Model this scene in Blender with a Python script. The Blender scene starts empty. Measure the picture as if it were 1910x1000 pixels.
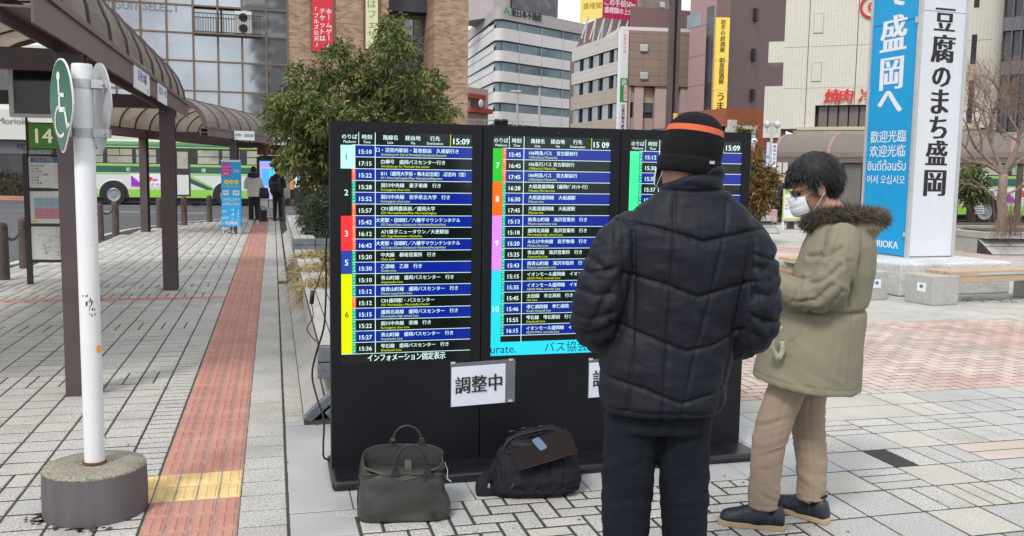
import bpy, bmesh, math, random
import numpy as np
from mathutils import Vector, Matrix, noise as mnoise
random.seed(7); rng = np.random.default_rng(7)
SC = bpy.context.scene
COL = SC.collection
PI = math.pi
# ------------------------------------------------------------------ camera
F_PX, YH, ROLL = 1700.0, 324.5, 0.86
CAM_H = 1.55
TILT = math.atan((500 - YH) / F_PX)
CAMPOS = Vector((0, 0, CAM_H))
CAMROT = Matrix.Rotation(PI/2 - TILT, 3, 'X') @ Matrix.Rotation(math.radians(ROLL), 3, 'Z')
cd = bpy.data.cameras.new('camera'); cam = bpy.data.objects.new('camera', cd); COL.objects.link(cam)
cam.location = CAMPOS; cam.rotation_euler = CAMROT.to_euler()
cd.sensor_width = 36; cd.lens = 36 * F_PX / 1910; cd.clip_start = 0.05; cd.clip_end = 2000
SC.camera = cam
# ------------------------------------------------------------------ world: bright overcast
SUN_EL, SUN_AZ = math.radians(48), math.radians(205)
W = bpy.data.worlds.new('World'); SC.world = W; W.use_nodes = True
nt = W.node_tree; nt.nodes.clear()
sky = nt.nodes.new('ShaderNodeTexSky'); sky.sky_type = 'NISHITA'; sky.sun_disc = False
sky.sun_elevation = SUN_EL; sky.sun_rotation = SUN_AZ; sky.air_density = 1.0; sky.dust_density = 2.5
tc = nt.nodes.new('ShaderNodeTexCoord')
mp = nt.nodes.new('ShaderNodeMapping'); mp.inputs['Scale'].default_value = (1, 1, 2.6)
nz = nt.nodes.new('ShaderNodeTexNoise'); nz.inputs['Scale'].default_value = 2.2; nz.inputs['Detail'].default_value = 7
rp = nt.nodes.new('ShaderNodeValToRGB'); rp.color_ramp.elements[0].position = 0.30; rp.color_ramp.elements[1].position = 0.52
rp.color_ramp.elements[0].color = (0.55, 0.55, 0.55, 1)
mx = nt.nodes.new('ShaderNodeMixRGB'); mx.inputs[2].default_value = (9.2, 9.5, 9.9, 1)
bg = nt.nodes.new('ShaderNodeBackground'); bg.inputs[1].default_value = 0.088
wo = nt.nodes.new('ShaderNodeOutputWorld')
L = nt.links.new
L(tc.outputs['Generated'], mp.inputs[0]); L(mp.outputs[0], nz.inputs[0]); L(nz.outputs[0], rp.inputs[0])
L(rp.outputs[0], mx.inputs[0]); L(sky.outputs[0], mx.inputs[1]); L(mx.outputs[0], bg.inputs[0]); L(bg.outputs[0], wo.inputs[0])
sd = bpy.data.lights.new('sun', 'SUN'); sd.energy = 1.5; sd.angle = math.radians(12); sd.color = (1.0, 0.965, 0.91)
sun = bpy.data.objects.new('sun', sd); COL.objects.link(sun)
# direction towards the sun (azimuth measured from +Y towards +X)
sv = Vector((math.sin(SUN_AZ)*math.cos(SUN_EL), math.cos(SUN_AZ)*math.cos(SUN_EL), math.sin(SUN_EL)))
sun.rotation_euler = sv.to_track_quat('Z', 'Y').to_euler(); sun.location = (0, 0, 30)
SC.view_settings.view_transform = 'Standard'; SC.view_settings.look = 'None'
SC.view_settings.gamma = 1; SC.view_settings.use_curve_mapping = False
SC.view_settings.exposure = 0.58
SC.render.engine = 'CYCLES'
SC.cycles.max_bounces = 6; SC.cycles.transparent_max_bounces = 8
SC.cycles.caustics_reflective = False; SC.cycles.caustics_refractive = False
# ------------------------------------------------------------------ pixel helpers
def ray(px, py):
    return CAMROT @ Vector(((px - 955) / F_PX, (500 - py) / F_PX, -1))
def G(px, py, z=0.0):
    d = ray(px, py); t = (z - CAM_H) / d.z; return CAMPOS + d * t
def D(px, py, Y):
    d = ray(px, py); return CAMPOS + d * (Y / d.y)
def OnPlane(px, py, p0, n):
    d = ray(px, py); t = (Vector(p0) - CAMPOS).dot(n) / d.dot(n); return CAMPOS + d * t
def proj(p):
    q = CAMROT.transposed() @ (Vector(p) - CAMPOS)
    if q.z > -0.05: return (-9999, -9999)
    return (955 + F_PX * q.x / -q.z, 500 - F_PX * q.y / -q.z)
AZ = math.radians(14.7)                      # the plaza's grid
DU = Vector((-math.sin(AZ), math.cos(AZ), 0)); DV = Vector((math.cos(AZ), math.sin(AZ), 0))
def UV(u, v, z=0.0): return DU*u + DV*v + Vector((0, 0, z))
def toUV(p): return (p.dot(DU), p.dot(DV))
# ------------------------------------------------------------------ materials
MATS = {}
def mat(name, col, rough=0.6, var=0.12, scale=8, bump=0.0, bscale=None, metal=0.0, spec=0.5, island=0.0,
        speck=0.0, sscale=250, emit=None, estr=1.0, dirt=0.0, dscale=1.2, dcol=(0.03, 0.028, 0.025), coat=0.0,
        transl=0.0, alpha=1.0, sheen=0.0, stretch=None, col2=None, brick=None):
    if name in MATS: return MATS[name]
    m = bpy.data.materials.new(name); m.use_nodes = True; t = m.node_tree; N = t.nodes; K = t.links.new
    b = N['Principled BSDF']; out = N['Material Output']
    b.inputs['Roughness'].default_value = rough; b.inputs['Metallic'].default_value = metal
    b.inputs['Specular IOR Level'].default_value = spec
    if coat: b.inputs['Coat Weight'].default_value = coat; b.inputs['Coat Roughness'].default_value = 0.08
    if sheen: b.inputs['Sheen Weight'].default_value = sheen; b.inputs['Sheen Roughness'].default_value = 0.5
    geo = N.new('ShaderNodeNewGeometry'); pos = geo.outputs['Position']
    if stretch:
        q = N.new('ShaderNodeMapping'); q.inputs['Scale'].default_value = stretch; K(pos, q.inputs[0]); pos = q.outputs[0]
    def noise(sc, det=4, ro=0.6):
        n = N.new('ShaderNodeTexNoise'); n.inputs['Scale'].default_value = sc; n.inputs['Detail'].default_value = det
        n.inputs['Roughness'].default_value = ro; K(pos, n.inputs['Vector']); return n
    def mixc(fac, a, c, mode='MIX'):
        x = N.new('ShaderNodeMix'); x.data_type = 'RGBA'; x.blend_type = mode
        if isinstance(fac, (int, float)): x.inputs[0].default_value = fac
        else: K(fac, x.inputs[0])
        for i, v in ((6, a), (7, c)):
            if isinstance(v, tuple): x.inputs[i].default_value = (*v[:3], 1)
            else: K(v, x.inputs[i])
        return x.outputs[2]
    def ramp(v, a, c):
        r = N.new('ShaderNodeMapRange'); r.inputs['From Min'].default_value = a; r.inputs['From Max'].default_value = c; K(v, r.inputs[0]); return r.outputs[0]
    c = tuple(col)
    if brick:   # (u axis, brick w, brick h, mortar, colours2, mortar colour) mapped on the wall by (across, z)
        ax, bw, bh, mo, c2, mc, off = brick
        dt = N.new('ShaderNodeVectorMath'); dt.operation = 'DOT_PRODUCT'; dt.inputs[1].default_value = ax; K(geo.outputs['Position'], dt.inputs[0])
        sx = N.new('ShaderNodeSeparateXYZ'); K(geo.outputs['Position'], sx.inputs[0])
        cx = N.new('ShaderNodeCombineXYZ'); K(dt.outputs['Value'], cx.inputs[0]); K(sx.outputs[2], cx.inputs[1])
        bt = N.new('ShaderNodeTexBrick'); K(cx.outputs[0], bt.inputs[0]); bt.offset = off
        bt.inputs['Scale'].default_value = 1; bt.inputs['Brick Width'].default_value = bw; bt.inputs['Row Height'].default_value = bh
        bt.inputs['Mortar Size'].default_value = mo; bt.inputs['Color1'].default_value = (*col, 1); bt.inputs['Color2'].default_value = (*c2, 1)
        bt.inputs['Mortar'].default_value = (*mc, 1); bt.inputs['Mortar Smooth'].default_value = 0.1; bt.inputs['Bias'].default_value = 0.0
        c = bt.outputs[0]
    if col2:
        c = mixc(ramp(noise(scale*0.6, 5).outputs[0], 0.42, 0.58), c, tuple(col2))
    if var:
        n = noise(scale); lo = 1 - var; hi = 1 + var
        r = N.new('ShaderNodeMapRange'); r.inputs['From Min'].default_value = 0.3; r.inputs['From Max'].default_value = 0.7
        r.inputs['To Min'].default_value = lo; r.inputs['To Max'].default_value = hi; K(n.outputs[0], r.inputs[0])
        cc = N.new('ShaderNodeCombineColor')
        for i in range(3): K(r.outputs[0], cc.inputs[i])
        c = mixc(1.0, c, cc.outputs[0], 'MULTIPLY')
    if speck:
        n = noise(sscale, 2, 0.7); r = ramp(n.outputs[0], 0.35, 0.65)
        mm = N.new('ShaderNodeMapRange'); mm.inputs['To Min'].default_value = 1-speck; mm.inputs['To Max'].default_value = 1+speck; K(r, mm.inputs[0])
        cc = N.new('ShaderNodeCombineColor')
        for i in range(3): K(mm.outputs[0], cc.inputs[i])
        c = mixc(1.0, c, cc.outputs[0], 'MULTIPLY')
    if island:
        r = N.new('ShaderNodeMapRange'); r.inputs['To Min'].default_value = 1-island; r.inputs['To Max'].default_value = 1+island
        K(geo.outputs['Random Per Island'], r.inputs[0]); cc = N.new('ShaderNodeCombineColor')
        for i in range(3): K(r.outputs[0], cc.inputs[i])
        c = mixc(1.0, c, cc.outputs[0], 'MULTIPLY')
    if dirt:
        n = noise(dscale, 8, 0.65); r = ramp(n.outputs[0], 0.5, 0.72)
        mu = N.new('ShaderNodeMath'); mu.operation = 'MULTIPLY'; mu.inputs[1].default_value = dirt; K(r, mu.inputs[0])
        c = mixc(mu.outputs[0], c, tuple(dcol))
    if isinstance(c, tuple): b.inputs['Base Color'].default_value = (*c[:3], 1)
    else: K(c, b.inputs['Base Color'])
    if bump:
        n = noise(bscale or scale*4, 5); bp = N.new('ShaderNodeBump'); bp.inputs['Strength'].default_value = bump
        bp.inputs['Distance'].default_value = 0.01; K(n.outputs[0], bp.inputs['Height']); K(bp.outputs[0], b.inputs['Normal'])
    if emit is not None:
        b.inputs['Emission Color'].default_value = (*emit, 1); b.inputs['Emission Strength'].default_value = estr
    if transl:
        tr = N.new('ShaderNodeBsdfTranslucent'); ms = N.new('ShaderNodeMixShader'); ms.inputs[0].default_value = transl
        if isinstance(c, tuple): tr.inputs[0].default_value = (*[min(1, x*2.2) for x in c[:3]], 1)
        else: K(c, tr.inputs[0])
        K(b.outputs[0], ms.inputs[1]); K(tr.outputs[0], ms.inputs[2]); K(ms.outputs[0], out.inputs[0])
    if alpha < 1: b.inputs['Alpha'].default_value = alpha
    m.diffuse_color = (*col[:3], 1)
    MATS[name] = m; return m
def plain(name, col, rough=0.5, emit=0.0, **k):
    return mat(name, col, rough, var=k.pop('var', 0.0), emit=(col if emit else None), estr=emit, **k)
# ------------------------------------------------------------------ mesh builder
class MB:
    def __init__(s): s.v = []; s.f = []; s.m = []
    def add(s, vs, fs, m=0):
        o = len(s.v); s.v.extend([tuple(p) for p in vs]); s.f.extend([tuple(i+o for i in f) for f in fs]); s.m.extend([m]*len(fs)); return s
    def box(s, c, size, m=0, rz=0.0, R=None, taper=1.0):
        c = Vector(c); hx, hy, hz = size[0]/2, size[1]/2, size[2]/2
        R = R or Matrix.Rotation(rz, 3, 'Z')
        vs = []
        for z in (-hz, hz):
            k = taper if z > 0 else 1.0
            for x, y in ((-hx, -hy), (hx, -hy), (hx, hy), (-hx, hy)): vs.append(c + R @ Vector((x*k, y*k, z)))
        return s.add(vs, [(3,2,1,0),(4,5,6,7),(0,1,5,4),(1,2,6,5),(2,3,7,6),(3,0,4,7)], m)
    def b2(s, x0, x1, y0, y1, z0, z1, m=0):
        return s.box(((x0+x1)/2, (y0+y1)/2, (z0+z1)/2), (abs(x1-x0), abs(y1-y0), abs(z1-z0)), m)
    def quad(s, a, b, c, d, m=0): return s.add([a, b, c, d], [(0,1,2,3)], m)
    def prism(s, poly, off, m=0):            # 3-D polygon extruded by vector off
        n = len(poly); off = Vector(off); a = [Vector(p) for p in poly]; b = [p + off for p in a]
        fs = [tuple(range(n-1, -1, -1)), tuple(range(n, 2*n))] + [(i, (i+1) % n, n+(i+1) % n, n+i) for i in range(n)]
        return s.add(a+b, fs, m)
    def tube(s, pts, r, n=8, m=0, cap=True, flat=1.0, up=None):
        pts = [Vector(p) for p in pts]; rs = r if hasattr(r, '__len__') else [r]*len(pts)
        vs = []; u = Vector(up) if up else None
        for i, p in enumerate(pts):
            d = (pts[min(i+1, len(pts)-1)] - pts[max(i-1, 0)]).normalized()
            if u is None: u = d.orthogonal()
            u = (u - d*u.dot(d)); u = u.normalized() if u.length > 1e-6 else d.orthogonal().normalized()
            w = d.cross(u)
            for k in range(n):
                a = 2*PI*k/n; vs.append(p + u*(math.cos(a)*rs[i]) + w*(math.sin(a)*rs[i]*flat))
        fs = [(i*n+k, i*n+(k+1) % n, (i+1)*n+(k+1) % n, (i+1)*n+k) for i in range(len(pts)-1) for k in range(n)]
        if cap: fs += [tuple(range(n-1, -1, -1)), tuple(range((len(pts)-1)*n, len(pts)*n))]
        return s.add(vs, fs, m)
    def loft(s, rings, m=0, cap=True):
        n = len(rings[0]); vs = [p for r in rings for p in r]
        fs = [(i*n+k, i*n+(k+1) % n, (i+1)*n+(k+1) % n, (i+1)*n+k) for i in range(len(rings)-1) for k in range(n)]
        if cap: fs += [tuple(range(n-1, -1, -1)), tuple(range((len(rings)-1)*n, len(rings)*n))]
        return s.add(vs, fs, m)
    def lathe(s, prof, c=(0, 0, 0), n=20, m=0, cap=True):
        c = Vector(c); return s.loft([[c + Vector((r*math.cos(2*PI*k/n), r*math.sin(2*PI*k/n), z)) for k in range(n)] for r, z in prof], m, cap)
    def ball(s, c, r, n=12, m=0, R=None):
        c = Vector(c); r = (r, r, r) if not hasattr(r, '__len__') else r; R = R or Matrix.Identity(3); rings = []
        for i in range(1, n):
            a = PI*i/n; rings.append([c + R @ Vector((r[0]*math.sin(a)*math.cos(2*PI*k/n), r[1]*math.sin(a)*math.sin(2*PI*k/n), -r[2]*math.cos(a))) for k in range(n)])
        return s.loft(rings, m)
    def text(s, st, o, xd, yd, size, m=0, align='C', wid=None, bold=0.0, lift=0.0, vert=False, pitch=1.08):
        """flat lettering; o is the anchor (baseline centre), xd/yd unit directions; wid squeezes to a width"""
        o = Vector(o); xd = Vector(xd); yd = Vector(yd); n = xd.cross(yd).normalized()
        if vert:
            for i, ch in enumerate(st):
                if ch in 'ー・' and ch == 'ー':
                    s.text('|', o - yd*(i*size*pitch), xd, yd, size*0.9, m, 'C', None, bold, lift); continue
                s.text(ch, o - yd*(i*size*pitch), xd, yd, size, m, 'C', None, bold, lift)
            return s
        if bold > 0.004:      # heavier strokes: a second printing a hair to the side
            s.text(st, o + xd*(size*bold*0.9) - n*0.00012, xd, yd, size, m, align, wid, 0.0, lift)
            s.text(st, o - xd*(size*bold*0.9) - n*0.00018, xd, yd, size, m, align, wid, 0.0, lift); bold = 0.0
        vs, fs, w = text_mesh(st, bold)
        if not len(vs): return s
        k = size; kx = size if not wid or w*size <= wid else wid / w
        x0 = {'C': -w*kx/2, 'L': 0, 'R': -w*kx}[align]
        return s.add([o + xd*(x0 + p[0]*kx) + yd*(p[1]*k) + n*lift for p in vs], fs, m)
    def merge(s, o, M=None, mo=0):
        return s.add([(M @ Vector(p)) if M else p for p in o.v], o.f, 0) if not o.m else s._mm(o, M, mo)
    def _mm(s, o, M, mo):
        k = len(s.v); s.v.extend([tuple(M @ Vector(p)) if M else p for p in o.v])
        s.f.extend([tuple(i+k for i in f) for f in o.f]); s.m.extend([x+mo for x in o.m]); return s
    def mesh(s, name, mats, smooth=False):
        me = bpy.data.meshes.new(name); me.from_pydata(s.v, [], s.f)
        for q in (mats if isinstance(mats, (list, tuple)) else [mats]): me.materials.append(q)
        me.polygons.foreach_set('material_index', s.m)
        if smooth: me.polygons.foreach_set('use_smooth', [True]*len(s.f))
        me.update(); return me
    def build(s, name, mats, parent=None, smooth=False, bevel=0.0, local=False, seg=2, angle=None):
        me = s.mesh(name, mats, smooth); return link(name, me, parent, bevel, local, seg, angle)
def rootmat(o):
    M = Matrix.Identity(4)
    while o is not None:
        M = o.matrix_basis @ M; o = o.parent
    return M
def link(name, me, parent=None, bevel=0.0, local=False, seg=2, angle=None):
    o = bpy.data.objects.new(name, me); COL.objects.link(o)
    if parent is not None:
        o.parent = parent
        if not local:
            me.transform(rootmat(parent).inverted())
    if bevel:
        b = o.modifiers.new('bevel', 'BEVEL'); b.width = bevel; b.segments = seg; b.limit_method = 'ANGLE'; b.angle_limit = math.radians(35)
    if angle is not None:
        me.polygons.foreach_set('use_smooth', [True]*len(me.polygons)); me.set_sharp_from_angle(angle=math.radians(angle))
    return o
TXT = {}
def text_mesh(st, bold=0.0):
    k = (st, bold)
    if k in TXT: return TXT[k]
    c = bpy.data.curves.new('lettering', 'FONT'); c.body = st; c.size = 1; c.resolution_u = 2; c.fill_mode = 'BOTH'; c.offset = bold
    o = bpy.data.objects.new('lettering', c); COL.objects.link(o)
    dg = bpy.context.evaluated_depsgraph_get(); me = bpy.data.meshes.new_from_object(o.evaluated_get(dg), depsgraph=dg)
    vs = [tuple(v.co) for v in me.vertices]; fs = [tuple(p.vertices) for p in me.polygons]
    bpy.data.meshes.remove(me); bpy.data.objects.remove(o); bpy.data.curves.remove(c)
    if vs:
        x0 = min(v[0] for v in vs); x1 = max(v[0] for v in vs); vs = [(v[0]-x0, v[1], 0) for v in vs]; w = x1-x0
    else: w = 0
    TXT[k] = (vs, fs, w); return TXT[k]
def empty(name, loc=(0, 0, 0), rz=0.0):
    o = bpy.data.objects.new(name, None); COL.objects.link(o); o.location = loc; o.rotation_euler = (0, 0, rz); o.empty_display_size = 0.1
    bpy.context.view_layer.update() if False else None
    o.matrix_basis = Matrix.Translation(Vector(loc)) @ Matrix.Rotation(rz, 4, 'Z'); return o
def tag(o, label=None, cat=None, group=None, kind=None):
    if label: o['label'] = label
    if cat: o['category'] = cat
    if group: o['group'] = group
    if kind: o['kind'] = kind
    return o
def thing(name, label, cat, loc=(0, 0, 0), rz=0.0, group=None): return tag(empty(name, loc, rz), label, cat, group)
def copy_tree(o, parent=None):
    c = o.copy(); COL.objects.link(c)
    if parent is not None: c.parent = parent
    for ch in [x for x in o.children]: copy_tree(ch, c)
    return c
def place(o, loc, rz=0.0): o.matrix_basis = Matrix.Translation(Vector(loc)) @ Matrix.Rotation(rz, 4, 'Z'); return o
def clay(mb, voxel=0.008, smooth=4, disp=None, fac=0.6):
    """voxel-merge of overlapping shapes into one skin, then a vertex displacement along normals"""
    me = bpy.data.meshes.new('clay'); me.from_pydata(mb.v, [], mb.f); me.update()
    bm = bmesh.new(); bm.from_mesh(me); bmesh.ops.recalc_face_normals(bm, faces=bm.faces); bm.to_mesh(me); bm.free()
    o = bpy.data.objects.new('clay', me); COL.objects.link(o)
    r = o.modifiers.new('r', 'REMESH'); r.mode = 'VOXEL'; r.voxel_size = voxel
    sm = o.modifiers.new('s', 'SMOOTH'); sm.iterations = smooth; sm.factor = fac
    dg = bpy.context.evaluated_depsgraph_get(); out = bpy.data.meshes.new_from_object(o.evaluated_get(dg), depsgraph=dg)
    bpy.data.objects.remove(o); bpy.data.meshes.remove(me)
    if disp:
        n = len(out.vertices); co = np.empty(n*3); out.vertices.foreach_get('co', co); co = co.reshape(-1, 3)
        no = np.empty(n*3); out.vertices.foreach_get('normal', no); no = no.reshape(-1, 3)
        co2 = disp(co.copy(), no); out.vertices.foreach_set('co', co2.ravel()); out.update()
    out.polygons.foreach_set('use_smooth', [True]*len(out.polygons)); return out
def nz3(P, s, oct=3):
    """fast vectorised value noise, P (n,3)"""
    out = np.zeros(len(P)); a = 1.0; tot = 0
    s = np.array(s if hasattr(s, '__len__') else (s, s, s), float)
    for k in range(oct):
        Q = P*s*(2**k) + 17.3*k; I = np.floor(Q).astype(np.int64); Fr = Q-I; Fr = Fr*Fr*(3-2*Fr)
        def h(i, j, l):
            n = (I[:, 0]+i)*374761393 + (I[:, 1]+j)*668265263 + (I[:, 2]+l)*2147483647
            n = (n ^ (n >> 13)) * 1274126177; n = n ^ (n >> 16); return (n & 0xffff) / 32767.5 - 1
        v = 0
        for i in (0, 1):
            for j in (0, 1):
                for l in (0, 1):
                    v = v + h(i, j, l) * np.where(i, Fr[:, 0], 1-Fr[:, 0]) * np.where(j, Fr[:, 1], 1-Fr[:, 1]) * np.where(l, Fr[:, 2], 1-Fr[:, 2])
        out += a*v; tot += a; a *= 0.5
    return out/tot
def setmats(me, mats):
    me.materials.clear()
    for m in mats: me.materials.append(m)
    return me
def strips(name, roots, dirs, length, width, mats, parent=None, droop=0.0, seg=3, local=False, curl=0.0, jitter=0.2):
    """many tapered hair / grass ribbons in one mesh (numpy)"""
    n = len(roots); roots = np.asarray(roots, float); dirs = np.asarray(dirs, float)
    dirs = dirs + rng.normal(0, jitter, dirs.shape); dirs /= np.linalg.norm(dirs, axis=1)[:, None] + 1e-9
    side = np.cross(dirs, rng.normal(0, 1, dirs.shape)); side /= np.linalg.norm(side, axis=1)[:, None] + 1e-9
    ln = length*rng.uniform(0.6, 1.25, n); V = np.empty((n, (seg+1)*2, 3)); cb = rng.normal(0, curl, dirs.shape)
    for k in range(seg+1):
        t = k/seg; p = roots + dirs*(ln*t)[:, None] + cb*(ln*t*t)[:, None]; p[:, 2] -= droop*ln*t*t
        w = width*(1-t*0.85); V[:, 2*k] = p - side*w/2; V[:, 2*k+1] = p + side*w/2
    base = (np.arange(n)*(seg+1)*2)[:, None]
    Fc = np.concatenate([base + np.array([2*k, 2*k+1, 2*k+3, 2*k+2])[None] for k in range(seg)], 1).reshape(-1, 4)
    me = npmesh(name, V.reshape(-1, 3), Fc, mats, np.repeat(rng.integers(0, len(mats), n), seg))
    return link(name, me, parent, local=local)
def npmesh(name, V, Fc, mats, mi=None, smooth=False):
    me = bpy.data.meshes.new(name); nv, nf, k = len(V), len(Fc), Fc.shape[1]
    me.vertices.add(nv); me.vertices.foreach_set('co', np.asarray(V, np.float32).ravel())
    me.loops.add(nf*k); me.loops.foreach_set('vertex_index', Fc.astype(np.int32).ravel())
    me.polygons.add(nf); me.polygons.foreach_set('loop_start', np.arange(nf, dtype=np.int32)*k)
    for q in mats: me.materials.append(q)
    if mi is not None: me.polygons.foreach_set('material_index', np.asarray(mi, np.int32))
    if smooth: me.polygons.foreach_set('use_smooth', np.ones(nf, bool))
    me.update(calc_edges=True); return me
# ------------------------------------------------------------------ materials shared
M = {}
M['asphalt'] = mat('asphalt', (0.075, 0.078, 0.085), 0.85, var=0.18, scale=0.35, speck=0.35, sscale=60, bump=0.3, bscale=90)
M['mortar'] = mat('joint_grit', (0.045, 0.042, 0.037), 0.95, var=0.35, scale=9)
M['paver'] = mat('granite_paver', (0.425, 0.412, 0.385), 0.8, var=0.10, scale=1.1, speck=0.42, sscale=95, island=0.13, bump=0.25, bscale=220, dirt=0.6, dscale=2.3, dcol=(0.26, 0.245, 0.215))
M['paver_b'] = mat('bluish_paver', (0.40, 0.395, 0.382), 0.75, var=0.08, scale=1.3, speck=0.3, sscale=105, island=0.10, bump=0.15, bscale=220, dirt=0.3, dscale=1.2, dcol=(0.24, 0.23, 0.21))
M['paver_w'] = mat('cream_paver', (0.445, 0.43, 0.385), 0.8, var=0.09, scale=1.2, speck=0.22, sscale=110, island=0.08, bump=0.2, bscale=220, dirt=0.35, dscale=2.2, dcol=(0.25, 0.23, 0.2))
M['slabgrey'] = mat('smooth_grey_slab', (0.37, 0.375, 0.375), 0.6, var=0.08, scale=2.2, speck=0.05, sscale=120, island=0.06, dirt=0.3, dscale=2, dcol=(0.24, 0.23, 0.22))
M['red'] = mat('red_brick_paver', (0.43, 0.205, 0.16), 0.8, var=0.15, scale=3, speck=0.18, sscale=160, island=0.22, bump=0.3, bscale=180, dirt=0.5, dscale=3, dcol=(0.40, 0.27, 0.22))
M['yellow'] = mat('yellow_tactile', (0.66, 0.47, 0.20), 0.7, var=0.15, scale=7, island=0.08, bump=0.3, bscale=120, dirt=0.3, dscale=7, dcol=(0.6, 0.56, 0.48))
M['pink'] = mat('pink_brick_paver', (0.45, 0.315, 0.27), 0.8, var=0.12, scale=1.0, speck=0.18, sscale=160, island=0.16, bump=0.2, bscale=180, col2=(0.48, 0.40, 0.36))
M['kerb'] = mat('kerb_concrete', (0.45, 0.44, 0.42), 0.8, var=0.15, scale=3, speck=0.15, sscale=90)
M['tar'] = mat('black_tar_patch', (0.035, 0.035, 0.037), 0.9, var=0.2, scale=20, speck=0.6, sscale=160, bump=0.6, bscale=160)
M['white_line'] = mat('road_paint', (0.7, 0.7, 0.68), 0.8, var=0.1, scale=4, dirt=0.4, dscale=3, dcol=(0.2, 0.2, 0.2))
# ------------------------------------------------------------------ ground sheets
ROAD_Z, BED_Z = -0.15, -0.0030
g = MB(); g.add([(-400, -60, ROAD_Z), (500, -60, ROAD_Z), (500, 700, ROAD_Z), (-400, 700, ROAD_Z)], [(0, 1, 2, 3)])
tag(g.build('road', M['asphalt']), kind='structure')
edge = [(-16, -8), (-13, 2), (-10.2, 9.5), (-8.6, 12.6), (-7.9, 14.4), (-8.2, 16), (-9.3, 20.6), (-9.7, 23.2), (-9.6, 26), (-9.1, 28.3), (-8.2, 30.2), (-6.5, 30.9), (1, 30.9), (9, 30.9), (16, 30.6), (26, 30), (60, 30), (60, -8)]
p = MB(); p.prism([(x, y, ROAD_Z-0.1) for x, y in edge], (0, 0, 0.1+BED_Z-0.008-ROAD_Z))
slab = tag(p.build('pavement', M['mortar']), kind='structure')
kb = MB()
for (a, b) in zip(edge[:-2], edge[1:-1]):
    a = Vector((*a, 0)); b = Vector((*b, 0)); d = (b-a); n = max(1, int(d.length/1.0)); t = d.normalized(); s = Vector((-t.y, t.x, 0))
    for k in range(n):
        q0 = a + d*((k+0.01)/n); q1 = a + d*((k+0.99)/n)
        kb.prism([q0 + Vector((0, 0, ROAD_Z)), q1 + Vector((0, 0, ROAD_Z)), q1 + s*0.16 + Vector((0, 0, ROAD_Z)), q0 + s*0.16 + Vector((0, 0, ROAD_Z))], (0, 0, 0.155))
ko = tag(kb.build('kerb', M['kerb']), kind='structure')
# ------------------------------------------------------------------ pieces
PM = {}
def piece_mesh(name, w, l, mats, mi, bars=0, t=0.02):
    k = (name, round(w, 3), round(l, 3), mats[mi].name, bars)
    if k in PM: return PM[k]
    b = MB(); x, y, c = w/2, l/2, min(0.0035, w*0.04)
    vs = [(-x, -y, -t), (x, -y, -t), (x, y, -t), (-x, y, -t), (-x, -y, -c), (x, -y, -c), (x, y, -c), (-x, y, -c), (-x+c, -y+c, 0), (x-c, -y+c, 0), (x-c, y-c, 0), (-x+c, y-c, 0)]
    b.add(vs, [(0,1,5,4),(1,2,6,5),(2,3,7,6),(3,0,4,7),(4,5,9,8),(5,6,10,9),(6,7,11,10),(7,4,8,11),(8,9,10,11)])
    for q in range(bars):
        cx = (q+0.5)/bars*(w-0.012) - (w-0.012)/2; hw = (w-0.012)/bars*0.36
        b.add([(cx-hw, -y*.88, 0), (cx+hw, -y*.88, 0), (cx+hw, y*.88, 0), (cx-hw, y*.88, 0), (cx-hw*.7, -y*.8, .005), (cx+hw*.7, -y*.8, .005), (cx+hw*.7, y*.8, .005), (cx-hw*.7, y*.8, .005)],
              [(0,1,5,4),(1,2,6,5),(2,3,7,6),(3,0,4,7),(4,5,6,7)])
    PM[k] = (b, b.mesh(name, mats[mi])); return PM[k]
def paving(pname, piece, cells, bed_poly, mats, limit=300, bed=True, gap=0.007, gu=1.35, parent=None, rot0=AZ, bedm=None):
    """cells: (u, v, du, dv, mat index, bars[, turned]). Nearest visible ones are objects of their own, the rest one 'stuff' field"""
    if parent is None:
        bm_ = MB()
        for poly in bed_poly: bm_.add([UV(u, v, BED_Z) for u, v in poly], [tuple(range(len(poly)))])
        parent = tag(bm_.build(pname, bedm or M['mortar']), kind='structure')
    sc = []
    for c in cells:
        w = UV(c[0], c[1]); px, py = proj(w); vis = -30 < px < 1940 and 300 < py < 1030
        sc.append((0 if vis else 1, (w - CAMPOS).length, c))
    sc.sort(key=lambda q: (q[0], q[1])); V = []; Fc = []; MI = []; off = 0
    for i, (vis, d, c) in enumerate(sc):
        u, v, lu, lv, mi, bars = c[:6]; turned = len(c) > 6 and c[6]
        w, l = lv-gap, lu-gap*gu
        if turned: w, l = lu-gap*gu, lv-gap
        b, me = piece_mesh(piece, w, l, mats, mi, bars)
        pos = UV(u, v, random.uniform(-0.0008, 0.0008)); rz = rot0 + (PI/2 if turned else 0) + random.gauss(0, 0.004)
        if i < limit and not vis:
            o = bpy.data.objects.new(piece, me); COL.objects.link(o); o.parent = parent
            o.location = pos; o.rotation_euler = (random.gauss(0, .0025), random.gauss(0, .0025), rz)
        else:
            A = np.array(b.v); A = A @ np.array(Matrix.Rotation(rz, 3, 'Z')).T + np.array(pos); V.append(A)
            Fc.append(np.array(b.f) + off); MI += [mi]*len(b.f); off += len(A)
    if V:
        me = npmesh(piece+'_field', np.concatenate(V), np.concatenate(Fc), mats, MI); o = link(piece+'_field', me, parent, local=True); o['kind'] = 'stuff'
    return parent
def blocked(u, v):
    p_ = UV(u, v); 
    return False
def inside(pt, poly):
    x, y = pt; r = False; j = len(poly)-1
    for i in range(len(poly)):
        xi, yi = poly[i]; xj, yj = poly[j]
        if (yi > y) != (yj > y) and x < (xj-xi)*(y-yi)/(yj-yi)+xi: r = not r
        j = i
    return r
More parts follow.
